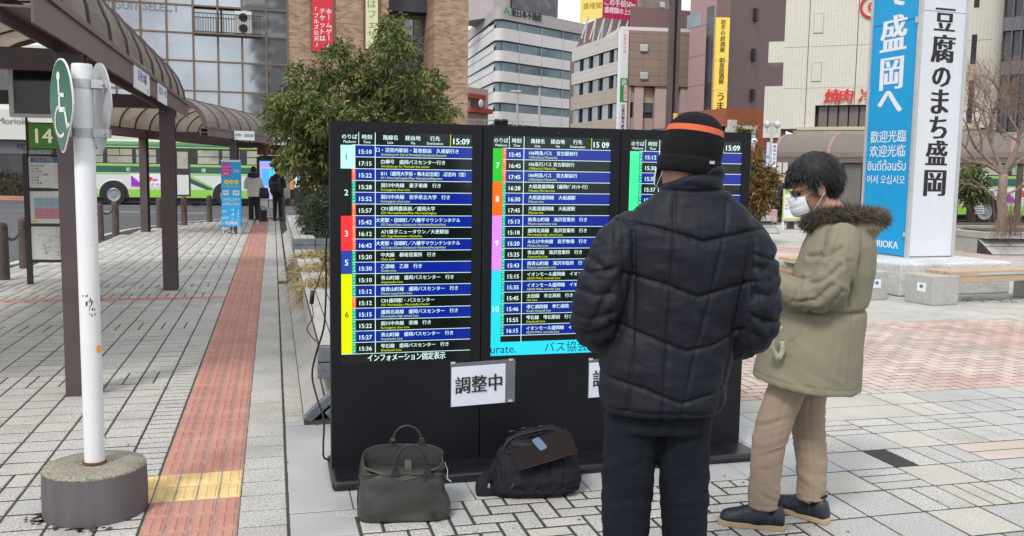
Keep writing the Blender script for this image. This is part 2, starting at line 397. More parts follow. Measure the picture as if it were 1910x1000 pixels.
inner = [(-15.8, -8), (-12.8, 2), (-10.0, 9.5), (-8.4, 12.6), (-7.7, 14.4), (-8.0, 16), (-9.1, 20.6), (-9.5, 23.2), (-9.4, 26), (-8.9, 28.1), (-8.0, 29.9), (-6.5, 30.65), (60, 30), (60, -8)]
def onslab(u, v): p_ = UV(u, v); return inside((p_.x, p_.y), inner)
# --- tactile strip v in [-.57,-.165]
T0, T1 = -0.572, -0.168; tw = (T1-T0)/4
cells = []
u = 1.4; k = 0
while u < 28.2:
    yel = 4.42 < u+0.1 < 4.84
    for q in range(4):
        cells.append((u+0.1, T0+tw*(q+0.5), 0.2, tw, 1 if yel else 0, 2))
    if yel: cells.append((u+0.1, T0-0.04, 0.2, 0.08, 1, 1))
    u += 0.2
paving('tactile_paving', 'tactile_brick', cells, [[(1.3, T0), (28.3, T0), (28.3, T1), (1.3, T1)]], [M['red'], M['yellow']], bedm=mat('pale_grout', (.27, .24, .21), .95, var=.4, scale=14))
# --- red cross row
REDU = 11.55
cells = [(REDU, T0-0.1-0.2*i, 0.2, 0.2, 0, 2, True) for i in range(30) if onslab(REDU, T0-0.1-0.2*i)]
paving('red_cross_strip', 'tactile_brick', cells, [[(REDU-.1, T0-6), (REDU-.1, T0), (REDU+.1, T0), (REDU+.1, T0-6)]], [M['red']])
# --- left grey paving: columns along the strip
cells = []
def pickmat(w=(0.8, 0.12, 0.08)): return random.choices((0, 1, 2), w)[0]
for a, b in ((1.2, REDU-0.1), (REDU+0.1, 30.4)):
    u = a
    while u < b-0.03:          # narrow border course
        l = min(0.1, b-u)
        if not (4.39 < u < 4.79): cells.append((u+l/2, T0-0.095, l, 0.18, 0, 0))
        u += l
    v = T0-0.185; ci = 0
    while v > -12.5:
        u = a + random.choice((0, 0.05, 0.1, 0.15))*0; ph = random.uniform(0, 0.2); first = True
        while u < b-0.02:
            l = 0.198
            l = min(l, b-u)
            if l > 0.03 and onslab(u+l/2, v-0.22):
                band = ((u-a)//0.198) % 12 in (5, 6) or (u-a < .39)
                if band:
                    cells.append((u+l/2, v-0.0525, l, 0.105, pickmat(), 0)); cells.append((u+l/2, v-0.1575, l, 0.105, pickmat(), 0))
                else: cells.append((u+l/2, v-0.105, l, 0.21, pickmat((0.80, 0.12, 0.08)), 0))
            u += l
        v -= 0.21; ci += 1
paving('grey_paving', 'paver', cells, [[(1.1, -13), (1.1, T0), (30, T0), (31, -3), (20, -5)]][:0] or [[(1.1, -9.5), (1.1, T0), (30.4, T0), (27, -2.9), (22, -3.9), (19, -4.0), (15.6, -4.0), (14, -4.6), (10, -7.6)]], [M['paver'], M['paver_b'], M['paver_w']], gap=0.012, gu=1.5)
# pale cast slab left of the yellow row
s = MB(); s.box(UV(4.60, T0-0.135, -0.006), (0.092, 0.395, 0.013), 0, AZ); s.build('cast_slab', M['paver_w'], bpy.data.objects['grey_paving'])
# --- right column beside the strip and narrow bricks
cells = []; u = 1.2
while u < 30: cells.append((u+0.1, (T1+0.045)/2, 0.2, 0.045-T1, 0, 0)); u += 0.2
u = 5.6
while u < 29.5:
    if not (12.75 < u < 13.15): cells.append((u+0.04, 0.112, 0.08, 0.12, 0, 0))
    u += 0.08
paving('paver_column', 'paver', cells, [[(1.1, T1), (1.1, 0.05), (5.5, 0.05), (5.5, 0.18), (29.8, 0.18), (29.8, T1)]], [M['paver'], M['paver_b'], M['paver_w']])
# --- smooth pad round the display
PADU0, PADU1, PADV0, PADV1 = 4.12, 5.6, 0.05, 2.95
cells = []
for i in range(10):
    for j in range(5):
        cells.append((PADU0+0.15+0.295*j, PADV0+0.148+0.29*i, 0.295, 0.29, 0, 0))
for j in range(2):
    cells.append((PADU0-0.15-0.295*j, PADV0+0.148, 0.295, 0.29, 0, 0))
paving('display_pad', 'slab', cells, [[(3.5, .05), (3.5, .345), (PADU0, .345), (PADU0, PADV1), (PADU1, PADV1), (PADU1, PADV0)]], [M['slabgrey']], gap=0.003)
# --- herringbone in front, v > .05 ; u < PADU0
def herring(u0, u1, v0, v1, b=0.1, matf=lambda u, v: 0, skip=lambda u, v: False):
    out = []
    n = int((u1-u0)/b)+6; m = int((v1-v0)/b)+6
    for i in range(-4, n):
        for j in range(-4, m):
            k = (i - j) % 4
            if k == 0: uu, vv, lu, lv = u0+(i+0.5)*b, v0+(j+1)*b, b, 2*b; tr = True
            elif k == 1: uu, vv, lu, lv = u0+(i+1)*b, v0+(j+0.5)*b, 2*b, b; tr = False
            else: continue
            a0, a1, c0, c1 = uu-lu/2, uu+lu/2, vv-lv/2, vv+lv/2
            a0, a1, c0, c1 = max(a0, u0), min(a1, u1), max(c0, v0), min(c1, v1)
            if a1-a0 < 0.03 or c1-c0 < 0.03 or skip((a0+a1)/2, (c0+c1)/2): continue
            out.append(((a0+a1)/2, (c0+c1)/2, a1-a0, c1-c0, matf(uu, vv), 0, tr))
    return out
cells = herring(1.42, PADU0, 0.05, 2.35, 0.1, lambda u, v: pickmat((0.85, 0.1, 0.05)), lambda u, v: u > 3.53 and v < 0.345)
paving('herringbone_paving', 'brick', cells, [[(1.2, .05), (3.5, .05), (3.5, .345), (PADU0, .345), (PADU0, 2.35), (1.2, 2.35)]], [M['paver'], M['paver_b'], M['paver_w']], gap=0.014)
# --- right mosaic
PK0, PK1 = 5.62, 8.52
def mosaic(u0, u1, v0, v1, skip=lambda u, v: False):
    out = []; c = 0.30; i = 0; u = u0
    while u < u1-0.02:
        lu = min(c, u1-u); v = v0 + (0.165 if i % 2 else 0)*0; j = 0
        kindrow = random.choice((0, 1, 2, 1))
        while v < v1-0.02:
            lv = min(c, v1-v); uu, vv = u+lu/2, v+lv/2; k = random.random()
            if not skip(uu, vv) and onslab(uu, vv):
                mi = pickmat((0.45, 0.37, 0.18))
                if kindrow == 0 or k < 0.22: out.append((uu, vv, lu, lv, mi, 0))
                elif kindrow == 1:
                    n = 2 if k < 0.8 else 3
                    for q in range(n): out.append((uu, v+lv*(q+.5)/n, lu, lv/n, mi, 0))
                else:
                    n = 2 if k < 0.8 else 3
                    for q in range(n): out.append((u+lu*(q+.5)/n, vv, lu/n, lv, mi if k < .5 else pickmat((0.5, 0.35, 0.15)), 0))
            v += lv; j += 1
        u += lu; i += 1
    return out
def skipm(u, v):
    return (u > PADU0-0.0 and u < PADU1+0.02 and v < PADV1) or (4.12 < u < 4.42 and 3.25 < v < 3.55) or (5.02 < u < 5.62 and 2.95 < v < 4.15) or (4.12 < u < 4.42 and 3.85 < v < 4.45)
cells = mosaic(1.42, PK0, 2.35, 13, skipm)
for q in range(2): cells.append((4.195+0.15*q, 4.15, 0.15, 0.60, 3, 0, True))
cells.append((4.27, 3.475, .30, .15, 0, 0))
par = paving('mosaic_paving', 'paver', cells, [[(1.2, 2.35), (PADU0, 2.35), (PADU0, PADV1), (PK0, PADV1), (PK0, 13), (1.2, 13)]], [M['paver'], M['paver_b'], M['paver_w'], M['pink']], gap=0.011)
b = MB(); b.box(UV(4.27, 3.325, -0.0065), (0.15, 0.30, 0.011), 0, AZ); b.build('tar_patch', M['tar'], par)
for (u_, v_, lu, lv) in ((5.17, 3.55, .30, 1.20), (5.47, 3.25, .30, .60), (5.47, 3.85, .30, .60)):
    b = MB(); b.box(UV(u_, v_, -0.0075), (lv-.012, lu-.012, 0.015), 0, AZ); b.build('cast_slab', M['paver_w'], par, bevel=0.003)
cells = herring(PK0, PK1, 1.1, 15, 0.1, lambda u, v: 0, lambda u, v: v < 2.95 and u < PADU1+.1)
paving('pink_brick_paving', 'brick', cells, [[(PK0, 1.1), (PK0, 15), (PK1, 15), (PK1, 1.1)]], [M['pink']], gap=0.011, gu=1.4)
cells = []
u = PK1
while u < 27:
    v = 2.9
    stepu = 0.2; 
    while v < 26:
        lv = 0.4 if int(u/0.2) % 3 else 0.2
        pk = (15.2 < u < 18.5)
        if onslab(u+.1, v+lv/2): cells.append((u+stepu/2, v+lv/2, stepu, lv, 3 if pk else pickmat((0.6, 0.2, 0.2)), 0))
        v += lv
    u += stepu
paving('far_plaza_paving', 'paver', cells, [[(PK1, 2.9), (PK1, 26), (20, 26), (27, 14), (27, 2.9)]], [M['paver'], M['paver_b'], M['paver_w'], M['pink']])
# damp stains by the sign foot, scattered dark blots under the front bench
M['dark_blot'] = mat('dark_ground_blots', (0.075, 0.07, 0.062), 0.7, var=0.4, scale=30, alpha=1.0)
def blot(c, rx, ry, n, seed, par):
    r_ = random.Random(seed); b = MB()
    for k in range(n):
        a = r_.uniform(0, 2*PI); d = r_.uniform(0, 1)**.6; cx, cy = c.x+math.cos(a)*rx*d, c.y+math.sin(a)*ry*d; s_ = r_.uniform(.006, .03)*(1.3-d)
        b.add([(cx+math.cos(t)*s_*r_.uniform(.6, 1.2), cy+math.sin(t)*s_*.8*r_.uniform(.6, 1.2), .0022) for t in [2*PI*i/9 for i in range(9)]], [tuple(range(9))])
    o = b.build('dark_blot', M['dark_blot'], par); o['kind'] = 'stuff'
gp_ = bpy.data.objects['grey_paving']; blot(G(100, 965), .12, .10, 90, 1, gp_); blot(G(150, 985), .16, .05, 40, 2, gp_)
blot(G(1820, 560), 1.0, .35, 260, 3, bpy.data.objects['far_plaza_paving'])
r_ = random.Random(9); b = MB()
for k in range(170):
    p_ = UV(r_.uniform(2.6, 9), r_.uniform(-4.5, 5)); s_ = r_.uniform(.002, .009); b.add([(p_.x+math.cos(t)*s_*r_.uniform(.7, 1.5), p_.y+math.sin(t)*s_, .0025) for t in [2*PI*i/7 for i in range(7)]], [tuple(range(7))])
b.build('gum_spots', M['dark_blot'], gp_)['kind'] = 'stuff'
# far kerb / road marks
b = MB()
for x in (-30, -22, -14): b.box((x, 35.5, ROAD_Z+0.004), (4, 0.12, 0.002), 0)
tag(b.build('road_marking', M['white_line']), kind='structure')
# ------------------------------------------------------------------ display kiosk
M['cab'] = mat('black_cabinet', (0.007, 0.008, 0.011), 0.45, var=0.1, scale=3, bump=0.05, bscale=300, spec=.28)
M['cabbase'] = mat('black_base_plate', (0.008, 0.009, 0.011), 0.35, var=0.5, scale=14, bump=0.3, bscale=40)
def scr(n, c, e): return mat('screen_'+n, tuple(x*0.25 for x in c), 0.12, var=0, spec=0.5, emit=c, estr=e)
SM = [scr('black', (0.004, 0.006, 0.006), 1.0), scr('blue', (0.004, 0.016, 0.23), 0.8), scr('white', (0.62, 0.86, 0.80), 0.8), scr('yellow', (0.6, 0.75, 0.02), 0.7),
      scr('mint', (0.45, 0.95, 0.8), 0.75), scr('red', (0.75, 0.03, 0.035), 0.8), scr('navy', (0.02, 0.05, 0.3), 0.8), scr('lime', (0.66, 0.78, 0.0), 0.75),
      scr('green', (0.01, 0.42, 0.01), 0.85), scr('orange', (0.95, 0.11, 0.0), 0.9), scr('lilac', (0.6, 0.22, 0.85), 0.8), scr('cyan', (0.02, 0.60, 0.78), 0.75),
      scr('teal', (0.0, 0.33, 0.16), 0.8), scr('vermilion', (0.85, 0.09, 0.02), 0.8), scr('spring', (0.05, 0.85, 0.28), 0.85), scr('darktext', (0.01, 0.05, 0.06), 0.3), scr('purple', (0.35, 0.25, 0.85), 0.9), scr('sky', (0.05, 0.35, 0.95), 0.9)]
SI = {n: i for i, n in enumerate(['black', 'blue', 'white', 'yellow', 'mint', 'red', 'navy', 'lime', 'green', 'orange', 'lilac', 'cyan', 'teal', 'vermilion', 'spring', 'darktext', 'purple', 'sky'])}
P0 = G(620, 879, 0.05); P1 = G(1368, 816, 0.05)
KU = (toUV(P0)[0] + toUV(P1)[0]) / 2; KV0 = toUV(P0)[1]; KV1 = toUV(P1)[1]; KW = KV1-KV0
kiosk = thing('timetable_display', 'tall black three-panel electronic bus departure board standing on the plaza behind the two bags', 'display board', UV(KU, KV0, 0), AZ)
KM = kiosk.matrix_basis
# local: x along the width, y away from viewer, z up ; panel face at y=0
def zat(px, py):
    p_ = OnPlane(px, py, P0, Vector((DU.x, DU.y, 0))); q = KM.inverted() @ p_; return q
KH = zat(617, 224).z; sp1 = zat(903, 500).x; sp2 = zat(1160, 500).x
splits = [0, sp1, sp2, KW]
b = MB(); b.b2(-0.012, KW+0.012, -0.235, 0.235, 0.0, 0.048); base = b.build('base_plate', M['cabbase'], kiosk, local=True, bevel=0.022, seg=3)
ROWS1 = [('1', 'mint', 2, 'darktext'), ('2', 'black', 4, 'white'), ('3', 'red', 3, 'white'), ('5', 'navy', 2, 'white'), ('6', 'lime', 7, 'darktext')]
D1 = [('15:10', '口・沼宮内駅前・葛巻経由　久慈駅行き', 'Shirakaba-go for Kuji via Moriokaeki-Numakunai-Kuzumaki', 0, 'm'), ('17:15', '白樺号　盛岡バスセンター行き', 'Shirakaba-go for Morioka bus center', 1, 'm'),
 ('15:22', 'B11（盛岡大学前・啄木記念館）-沼宮内（営）', 'B11 MoriokaDaigakuMae~NumakunaiEigyosho', 1, 'v'), ('15:28', '厨川中央線　巣子車庫　行き', 'Kuriyagawa chuo Line', 1, 't'),
 ('15:52', '厨川中央線　岩手県立大学　行き', 'Kuriyagawa chuo Line', 1, 't'), ('15:57', 'C01盛岡農高前／盛岡大学', 'C01 MoriokaNoukoMae~MoriokaDaigaku', 1, 'v'),
 ('15:42', '大更駅・田頭町／八幡平マウンテンホテル', 'A13 OraboriOnsen~Dendomachi~HachimantaiMountainHotel', 0, 'v'), ('16:12', 'A71巣子ニュータウン／大更駅前', 'A71 SugoNewtown~ObukeSta.', 1, 'v'),
 ('16:42', '大更駅・田頭町／八幡平マウンテンホテル', 'A13 OraboriOnsen~Dendomachi~HachimantaiMountainHotel', 0, 'v'), ('15:20', '中央線　都南営業所　行き', 'Chuo Line', 1, 't'),
 ('15:30', '乙部線　乙部　行き', 'Otobe Line', 1, 't'), ('15:10', '青山町線　盛岡バスセンター　行き', 'Aoyamacho Line', 1, 't'), ('15:12', '南青山町線　盛岡バスセンター　行き', 'Minami aoyamacho Line', 1, 't'),
 ('15:12', 'C01盛岡駅・バスセンター', 'C01 MoriokaSta.~MoriokaBusCenter', 1, 'v'), ('15:15', '盛岡北高線　盛岡バスセンター　行き', 'Moriokakita high school Line', 1, 't'),
 ('15:22', '厨川中央線　茶畑　行き', 'Kuriyagawa chuo Line', 1, 't'), ('15:27', '青山町線　盛岡バスセンター　行き', 'Aoyamacho Line', 1, 't'), ('15:36', '雫石線　盛岡バスセンター　行き', 'Shizukuishi Line', 1, 't')]
ROWS2 = [('7', 'green', 3, 'white'), ('8', 'orange', 3, 'white'), ('9', 'lilac', 5, 'white'), ('10', 'cyan', 7, 'white')]
D2 = [('15:45', '106特急バス　宮古駅前行', '(106tokkyu) MiyakoSta.', 1, 'v'), ('16:45', '106急行バス 宮古駅前行', '(106kyuko) MiyakoSta.', 1, 'v'), ('17:45', '106特急バス　宮古駅前行', '(106tokkyu) MiyakoSta.', 1, 'v'),
 ('16:28', '大船渡盛岡線（盛岡ﾊﾞｽｾﾝﾀｰ行）', 'Ofunato Morioka line', 1, 't'), ('16:30', '大船渡盛岡線　大船渡駅', 'Ofunato line', 1, 't'), ('17:45', '大船渡盛岡線　大船渡駅', 'Ofunato line', 1, 't'),
 ('15:13', '南青山町線　滝沢営業所　行き', 'Minami aoyamacho Line', 1, 't'), ('15:18', '盛岡北高線　滝沢営業所　行き', 'Moriokakita high school Line', 1, 't'), ('15:20', 'みたけ中央線　岩手牧場　行き', 'Mitake chuo Line', 1, 't'),
 ('15:25', '青山町線　滝沢営業所　行き', 'Aoyamacho Line', 1, 't'), ('15:43', '南青山町線　滝沢市役所　行き', 'Minami aoyamacho Line', 1, 't'), ('15:15', 'イオンモール盛岡線　イオンモール盛岡', 'AEON MALL morioka Line', 1, 't'),
 ('15:35', 'イオンモール盛岡線　イオンモール盛岡', 'AEON MALL morioka Line', 1, 't'), ('15:45', '太田線　市立高校　行き', 'Ota Line', 1, 't'), ('15:46', '孝仁病院線　孝仁病院　行き', 'Koujin Hospital Line', 1, 't'),
 ('15:55', '雫石線　雫石駅前　行き', 'Shizukuishi Line', 1, 't'), ('16:15', 'イオンモール盛岡線　イオンモール盛岡', 'AEON MALL morioka Line', 1, 't')]
ROWS3 = [('11', 'spring', 12, 'darktext')]
D3 = [('15:12', '', '', 1, 't'), ('15:30', '', '', 1, 't'), ('15:32', '', '', 1, 't'), ('15:37', '', '', 1, 't'), ('15:52', '', '', 1, 't')]
X, Z = Vector((1, 0, 0)), Vector((0, 0, 1))
def screen(x0, x1, z0, z1, rows, data, foot, last, hidden_sep):
    b = MB(); w = x1-x0; h = z1-z0
    def Q(fx0, fx1, fz0, fz1, n, y): b.add([(x0+w*fx0, y, z0+h*fz0), (x0+w*fx1, y, z0+h*fz0), (x0+w*fx1, y, z0+h*fz1), (x0+w*fx0, y, z0+h*fz1)], [(0, 1, 2, 3)], SI[n])
    Q(0, 1, 0, 1, 'black', -0.004)
    def T(s, fx, fz, size, n, al='L', wid=None, bold=0.01, y=-0.0062):
        b.text(s, (x0+w*fx, y, z0+h*fz), X, Z, size, SI[n], al, wid, bold)
    top = 1-0.0545; nr = 18; rh = (top-0.042)/nr; z = top
    r = 0
    for lab, colr, cnt, tcx in rows:
        cnt = min(cnt, nr-r); za = top-rh*r; zb = top-rh*(r+cnt); Q(0, 0.082, max(zb, 0.042), za-0.001, colr, -0.0048)
        if lab in ('1',): Q(.082, .108, zb, za-.001, 'mint', -0.0048)
        T(lab, 0.041, (za+zb)/2-0.014, 0.042, tcx, 'C', None, 0.01); r += cnt
    for i in range(nr):
        za = top-rh*i; zb = za-rh
        if last == 2 and i == nr-1: zb = 0.062
        if i % 2 == 0 and i < nr: Q(0.111 if last != 3 else .08, 1, zb, za, 'blue', -0.0048)
        Q(0.082, 1, za-0.0011, za+0.0011, 'white', -0.0055)
        if i < len(data):
            t_, jp, en, ind, org = data[i]
            if org != 'm' and zb > 0.03:
                Q(0.082, 0.110, zb+.002, za-.002, 'vermilion' if org == 'v' else 'teal', -0.0052)
                for q, ch in enumerate('県北バス' if org == 'v' else '県交通'):
                    T(ch, 0.096, za-0.011*q*(1 if org == 'v' else 1.3)-0.0125, 0.0105, 'white', 'C', None, 0.0)
            T(t_, 0.183, zb+0.013, 0.031, 'white', 'C', 0.072, 0.014)
            if jp: T(jp, 0.30 if ind else 0.262, zb+0.0235, 0.0236, 'white', 'L', 0.43, 0.012)
            if en: T(en, 0.30, zb+0.0075, 0.0165, 'yellow', 'L', 0.33, 0.0)
    Q(0.0, 1, top-rh*nr-0.0011, top-rh*nr+0.0011, 'white', -0.0055)
    Q(0.254, 0.259, 0.045, 1, 'white', -0.0056); Q(0.132, 0.136, top, 1, 'white', -0.0056); Q(0.828, 0.832, top, 1, 'lime', -0.0056)
    for s, e, fx in (('のりば', 'Platform', .067), ('時刻', 'Time', .195), ('路線名', 'Line', .37), ('経由地', 'Via', .54), ('行先', 'Destination', .71)):
        T(s, fx, top+0.026, 0.026, 'white', 'C'); T(e, fx, top+0.008, 0.018, 'white', 'C', None, 0.005)
    T('15 09' if last == 2 else '15:09', .915, top+0.012, 0.042, 'white', 'C', 0.115, 0.02)
    if foot == 1: T('インフォメーション固定表示', 0.5, 0.009, 0.041, 'white', 'C', 0.40, 0.015)
    if foot == 2:
        Q(0, 1, 0, 0.063, 'cyan', -0.0056); Q(0, .082, 0, .07, 'cyan', -0.0056)
        T('urate.', -0.0, 0.012, 0.062, 'darktext', 'L', None, 0.0, -0.0066); T('バス協会', 0.46, 0.012, 0.062, 'darktext', 'L', None, 0.0, -0.0066)
    return b
for k in range(3):
    x0, x1 = splits[k]+0.0025, splits[k+1]-0.0025
    if k == 0: x0 = 0
    if k == 2: x1 = KW
    b = MB(); sx0, sx1 = x0+0.052, x1-0.052
    sz1 = zat(640, 244.5).z; sz0 = zat(640, 684).z
    if k > 0: sz1 = zat(920, 252).z; sz0 = zat(915, 669).z
    # cabinet with a real opening round the screen: frame pieces + recessed back
    t = 0.085
    b.b2(x0, sx0, 0, t, 0.048, KH); b.b2(sx1, x1, 0, t, 0.048, KH); b.b2(sx0, sx1, 0, t, sz1, KH); b.b2(sx0, sx1, 0, t, 0.048, sz0)
    b.b2(sx0, sx1, 0.012, t-0.002, sz0, sz1)
    cabp = b.build('display_panel', M['cab'], kiosk, local=True)
    s = screen(sx0, sx1, sz0, sz1, (ROWS1, ROWS2, ROWS3)[k], (D1, D2, D3)[k], k+1, k+1, None)
    # move the print just behind the bezel line
    s.v = [(x, y+0.0085, z) for x, y, z in s.v]
    o = s.build('screen', SM, cabp, local=True)
    c = MB(); c.lathe([(0.0, 0), (0.006, 0), (0.006, 0.002), (0, 0.002)], n=10); c.v = [(p[0]+(x0+x1)/2+.03, -p[2], p[1]+KH-.03) for p in c.v]
    c.build('camera_lens', SM[0], cabp, local=True)
# back posts
b = MB(); b.b2(0.02, KW-0.02, 0.086, 0.10, 0.1, KH-0.1); b.build('back_cover', M['cab'], kiosk, local=True)
# cables down the left edge
M['rubber'] = mat('black_rubber', (0.012, 0.012, 0.013), 0.5, var=0.1)
def kl(p): return KM @ Vector(p)
cb = MB(); pts = [kl((-0.01, .1, 1.25)), kl((-.018, .11, 1.1)), kl((-.015, .12, 1.0)), kl((-.02, .11, .86)), kl((-.03, .13, .74)), kl((-.065, .2, .6)), kl((-.085, .22, .48)), kl((-.06, .18, .36)), kl((-.03, .14, .26)), kl((-.035, .12, .12)), kl((-.02, .14, .05)), kl((.1, .28, .008))]
def smooth_path(P, n=4):
    P = [Vector(p) for p in P]; out = []
    for i in range(len(P)-1):
        p0, p1, p2, p3 = P[max(i-1, 0)], P[i], P[i+1], P[min(i+2, len(P)-1)]
        for k in range(n):
            t = k/n; out.append(0.5*((2*p1)+(p2-p0)*t+(2*p0-5*p1+4*p2-p3)*t*t+(3*p1-p0-3*p2+p3)*t**3))
    return out + [P[-1]]
cb.tube(smooth_path(pts), 0.0055, 6); cable = cb.build('power_cable', M['rubber'], smooth=True); tag(cable, 'black power cable looping down beside the left edge of the departure board', 'cable')
cb = MB(); pts = [kl((-0.015, .12, 1.12)), kl((-.05, .25, .97)), kl((-.075, .3, .9))]; cb.tube(smooth_path(pts), 0.003, 5)
cb.tube([kl((-.075, .3, .92)), kl((-.082, .31, .85))], 0.012, 8); pts = [kl((-.082, .31, .85)), kl((-.07, .42, .76)), kl((-.1, .5, .68)), kl((-.05, .55, .60))]; cb.tube(smooth_path(pts), 0.0028, 5)
tag(cb.build('adapter_cable', M['rubber'], smooth=True), 'thin black cable with an inline plug trailing over the planter edge', 'cable')
# ------------------------------------------------------------------ notices taped on the board
M['paper'] = mat('white_paper', (0.66, 0.70, 0.80), 0.55, var=0.03, scale=12)
M['ink'] = plain('black_ink', (0.012, 0.012, 0.015), 0.6)
M['sleeve'] = mat('clear_sleeve', (0.25, 0.28, 0.33), 0.18, var=0.15, scale=10, alpha=0.55)
M['tape'] = mat('masking_tape', (0.55, 0.48, 0.38), 0.7, var=0.1)
def notice(pxs, label, letters):
    a = [KM.inverted() @ OnPlane(px, py, kl((0, -0.004, 0)), Vector((DU.x, DU.y, 0))) for px, py in pxs]
    c = a[3]; t = thing('paper_notice', label, 'notice', KM @ Vector((a[3].x, -0.002, a[3].z)), AZ)
    L_ = [p - c for p in a]; w = L_[2].x; h = L_[0].z
    s = MB(); s.add([(0, -0.002, 0), (w, -0.002, .012), (w, -0.002, h+.012), (0, -0.002, h)], [(0, 1, 2, 3)]); s.build('plastic_sleeve', M['sleeve'], t, local=True)
    pw = w*0.835; s = MB()
    n = 8
    for i in range(n):
        for j in range(n):
            def P_(i, j): fx = i/n; fz = j/n; return (0.004+pw*fx, -0.005-0.0012*math.sin(fx*5+1)*math.sin(fz*4), 0.003+(h*0.9)*fz+.01*fx)
            s.add([P_(i, j), P_(i+1, j), P_(i+1, j+1), P_(i, j+1)], [(0, 1, 2, 3)])
    pg = s.build('paper_sheet', M['paper'], t, local=True, smooth=True)
    s = MB(); s.text(letters, (pw/2+.004, -0.0095, h*0.36), (1, 0, .045), Z, 0.098, 0, 'C', pw*0.86, 0.02); s.build('lettering', M['ink'], t, local=True)
    for x, z in ((.012, h+.002), (w-.025, h+.008), (w-.025, .02)): s = MB(); s.b2(x-.012, x+.012, -0.0055, -0.0035, z-.006, z+.006); s.build('tape', M['tape'], t, local=True)
    return t
notice([(840, 678), (960, 671), (960, 748), (840, 760)], 'white paper notice in a clear sleeve taped across the joint left of the bags', '調整中')
notice([(1096, 671), (1216, 664), (1216, 736), (1096, 743)], 'paper notice taped on the board, mostly hidden behind the person in the black jacket', '調整中')
# ------------------------------------------------------------------ planters with tiled bench tops
M['tile'] = mat('grey_tile_brick', (0.40, 0.39, 0.37), 0.8, var=0.12, scale=2, speck=0.18, sscale=200, island=0.12, bump=0.2, bscale=200, dirt=0.4, dscale=2.5, dcol=(0.2, 0.18, 0.15))
M['granite'] = mat('dark_rough_granite', (0.16, 0.18, 0.21), 0.8, var=0.2, scale=8, speck=0.35, sscale=140, bump=0.5, bscale=60)
M['soil'] = mat('soil', (0.10, 0.07, 0.05), 0.95, var=0.4, scale=12, bump=0.8, bscale=60)
M['concrete'] = mat('concrete', (0.38, 0.37, 0.35), 0.85, var=0.12, scale=2.5, speck=0.12, sscale=120, bump=0.2, bscale=90, dirt=0.45, dscale=1.5, dcol=(0.16, 0.15, 0.14))
def planter(u0, u1, v0, v1, label, cap=0.36, zt=0.45, zb=0.235, bank=True):
    t = thing('raised_planter', label, 'planter', UV(u0, v0, 0), AZ); Lu = u1-u0; Wv = v1-v0
    # local x = v, y = u
    b = MB(); b.b2(0.16, Wv-0.16, 0.02, Lu-.02, -0.01, zb); b.b2(-.0085, cap-.004, 0.004, Lu-.004, zb, zt-.0015); b.b2(Wv-cap, Wv, 0, Lu, zb, zt-.012); b.b2(cap, Wv-cap, 0.0, cap, zb, zt-.012); b.b2(cap, Wv-cap, Lu-cap, Lu, zb, zt-.012)
    b.build('wall', M['mortar'], t, local=True)
    b = MB(); n = 26
    for i in range(n):
        for j in range(n):
            def P_(i, j):
                x = cap + (Wv-2*cap)*i/n; y = cap + (Lu-2*cap)*j/n; return (x, y, zt-0.06 + 0.05*mnoise.noise(Vector((x*2, y*2, u0))) + 0.03*mnoise.noise(Vector((x*9, y*9, 3))))
            b.add([P_(i, j), P_(i+1, j), P_(i+1, j+1), P_(i, j+1)], [(0, 1, 2, 3)])
    b.build('soil', M['soil'], t, local=True, smooth=True)
    # tiles on the top and left face, one brick each (nearest as objects)
    step = 0.078; cnt = 0; rest = MB()
    def piece(c, s, R=None):
        nonlocal cnt
        if cnt < 296:
            key = ('ptile',) + tuple(round(x, 3) for x in s)
            if key not in PM:
                q = MB(); q.box((0, 0, 0), s); PM[key] = q.mesh('brick', M['tile'])
            o = bpy.data.objects.new('brick', PM[key]); COL.objects.link(o); o.parent = t; o.location = c
            if R: o.rotation_euler = R.to_euler()
            cnt += 1
        else: rest.box(c, s, 0, 0, R)
    y = 0.002
    slope = Vector((0.24, 0, 0.22)); sl = math.atan2(0.235, 0.27)
    nrow = int(Lu/step)
    for i in range(nrow):
        yc = y + step*(i+.5)
        for q in range(3): piece((cap*(q+.5)/3, yc, zt-0.006), (cap/3-.009, step-.011, 0.014))
        piece((-0.004, yc, (zb+zt)/2), (0.012, step-.011, zt-zb-.012))
        if bank and -0.0 < yc < Lu-.35:
            for q in range(2):
                f = (q+.5)/2; R = Matrix.Rotation(-sl, 3, 'Y')
                piece((-0.10+0.27*f, yc, 0.235*f-0.004), (0.165, step-.011, 0.014), R)
    if rest.v: o = rest.build('brick_field', M['tile'], t, local=True); o['kind'] = 'stuff'
    if bank:
        b = MB(); b.prism([(-0.104, 0.0, -0.01), (-0.104, 0, 0.0), (0.2, 0.0, 0.265), (0.2, 0.0, -0.01)], (0, Lu-.36, 0)); b.build('bank', M['mortar'], t, local=True)
        for i, (x, z, rr) in enumerate(((-.04, .03, -.75), (.05, .11, -.7), (.10, .055, -.65))):
            b = MB(); b.box((x, -0.05, z), (0.14, 0.09, 0.055), 0, 0, Matrix.Rotation(rr+.0, 3, 'Y')); b.build('granite_block', M['granite'], t, local=True, bevel=0.006)
    for i in range(int(Wv/0.36)):
        for z in (zb+.003, (zb+zt)/2+.003):
            b = MB(); b.b2(0.36*i+.004 if i else -0.012, 0.36*(i+1)-.004, -0.03, 0.0, z, z+(zt-zb)/2-.006); b.build('granite_block', M['granite'], t, local=True, bevel=0.006)
    return t
planter(5.82, 13.1, 0.27, 2.9, 'long raised planter with a grey bench top and dry grass behind the departure board', cap=.28)
planter(15.2, 23.2, 0.30, 2.9, 'farther raised planter with grey tiled rim holding the evergreen tree and round shrub')
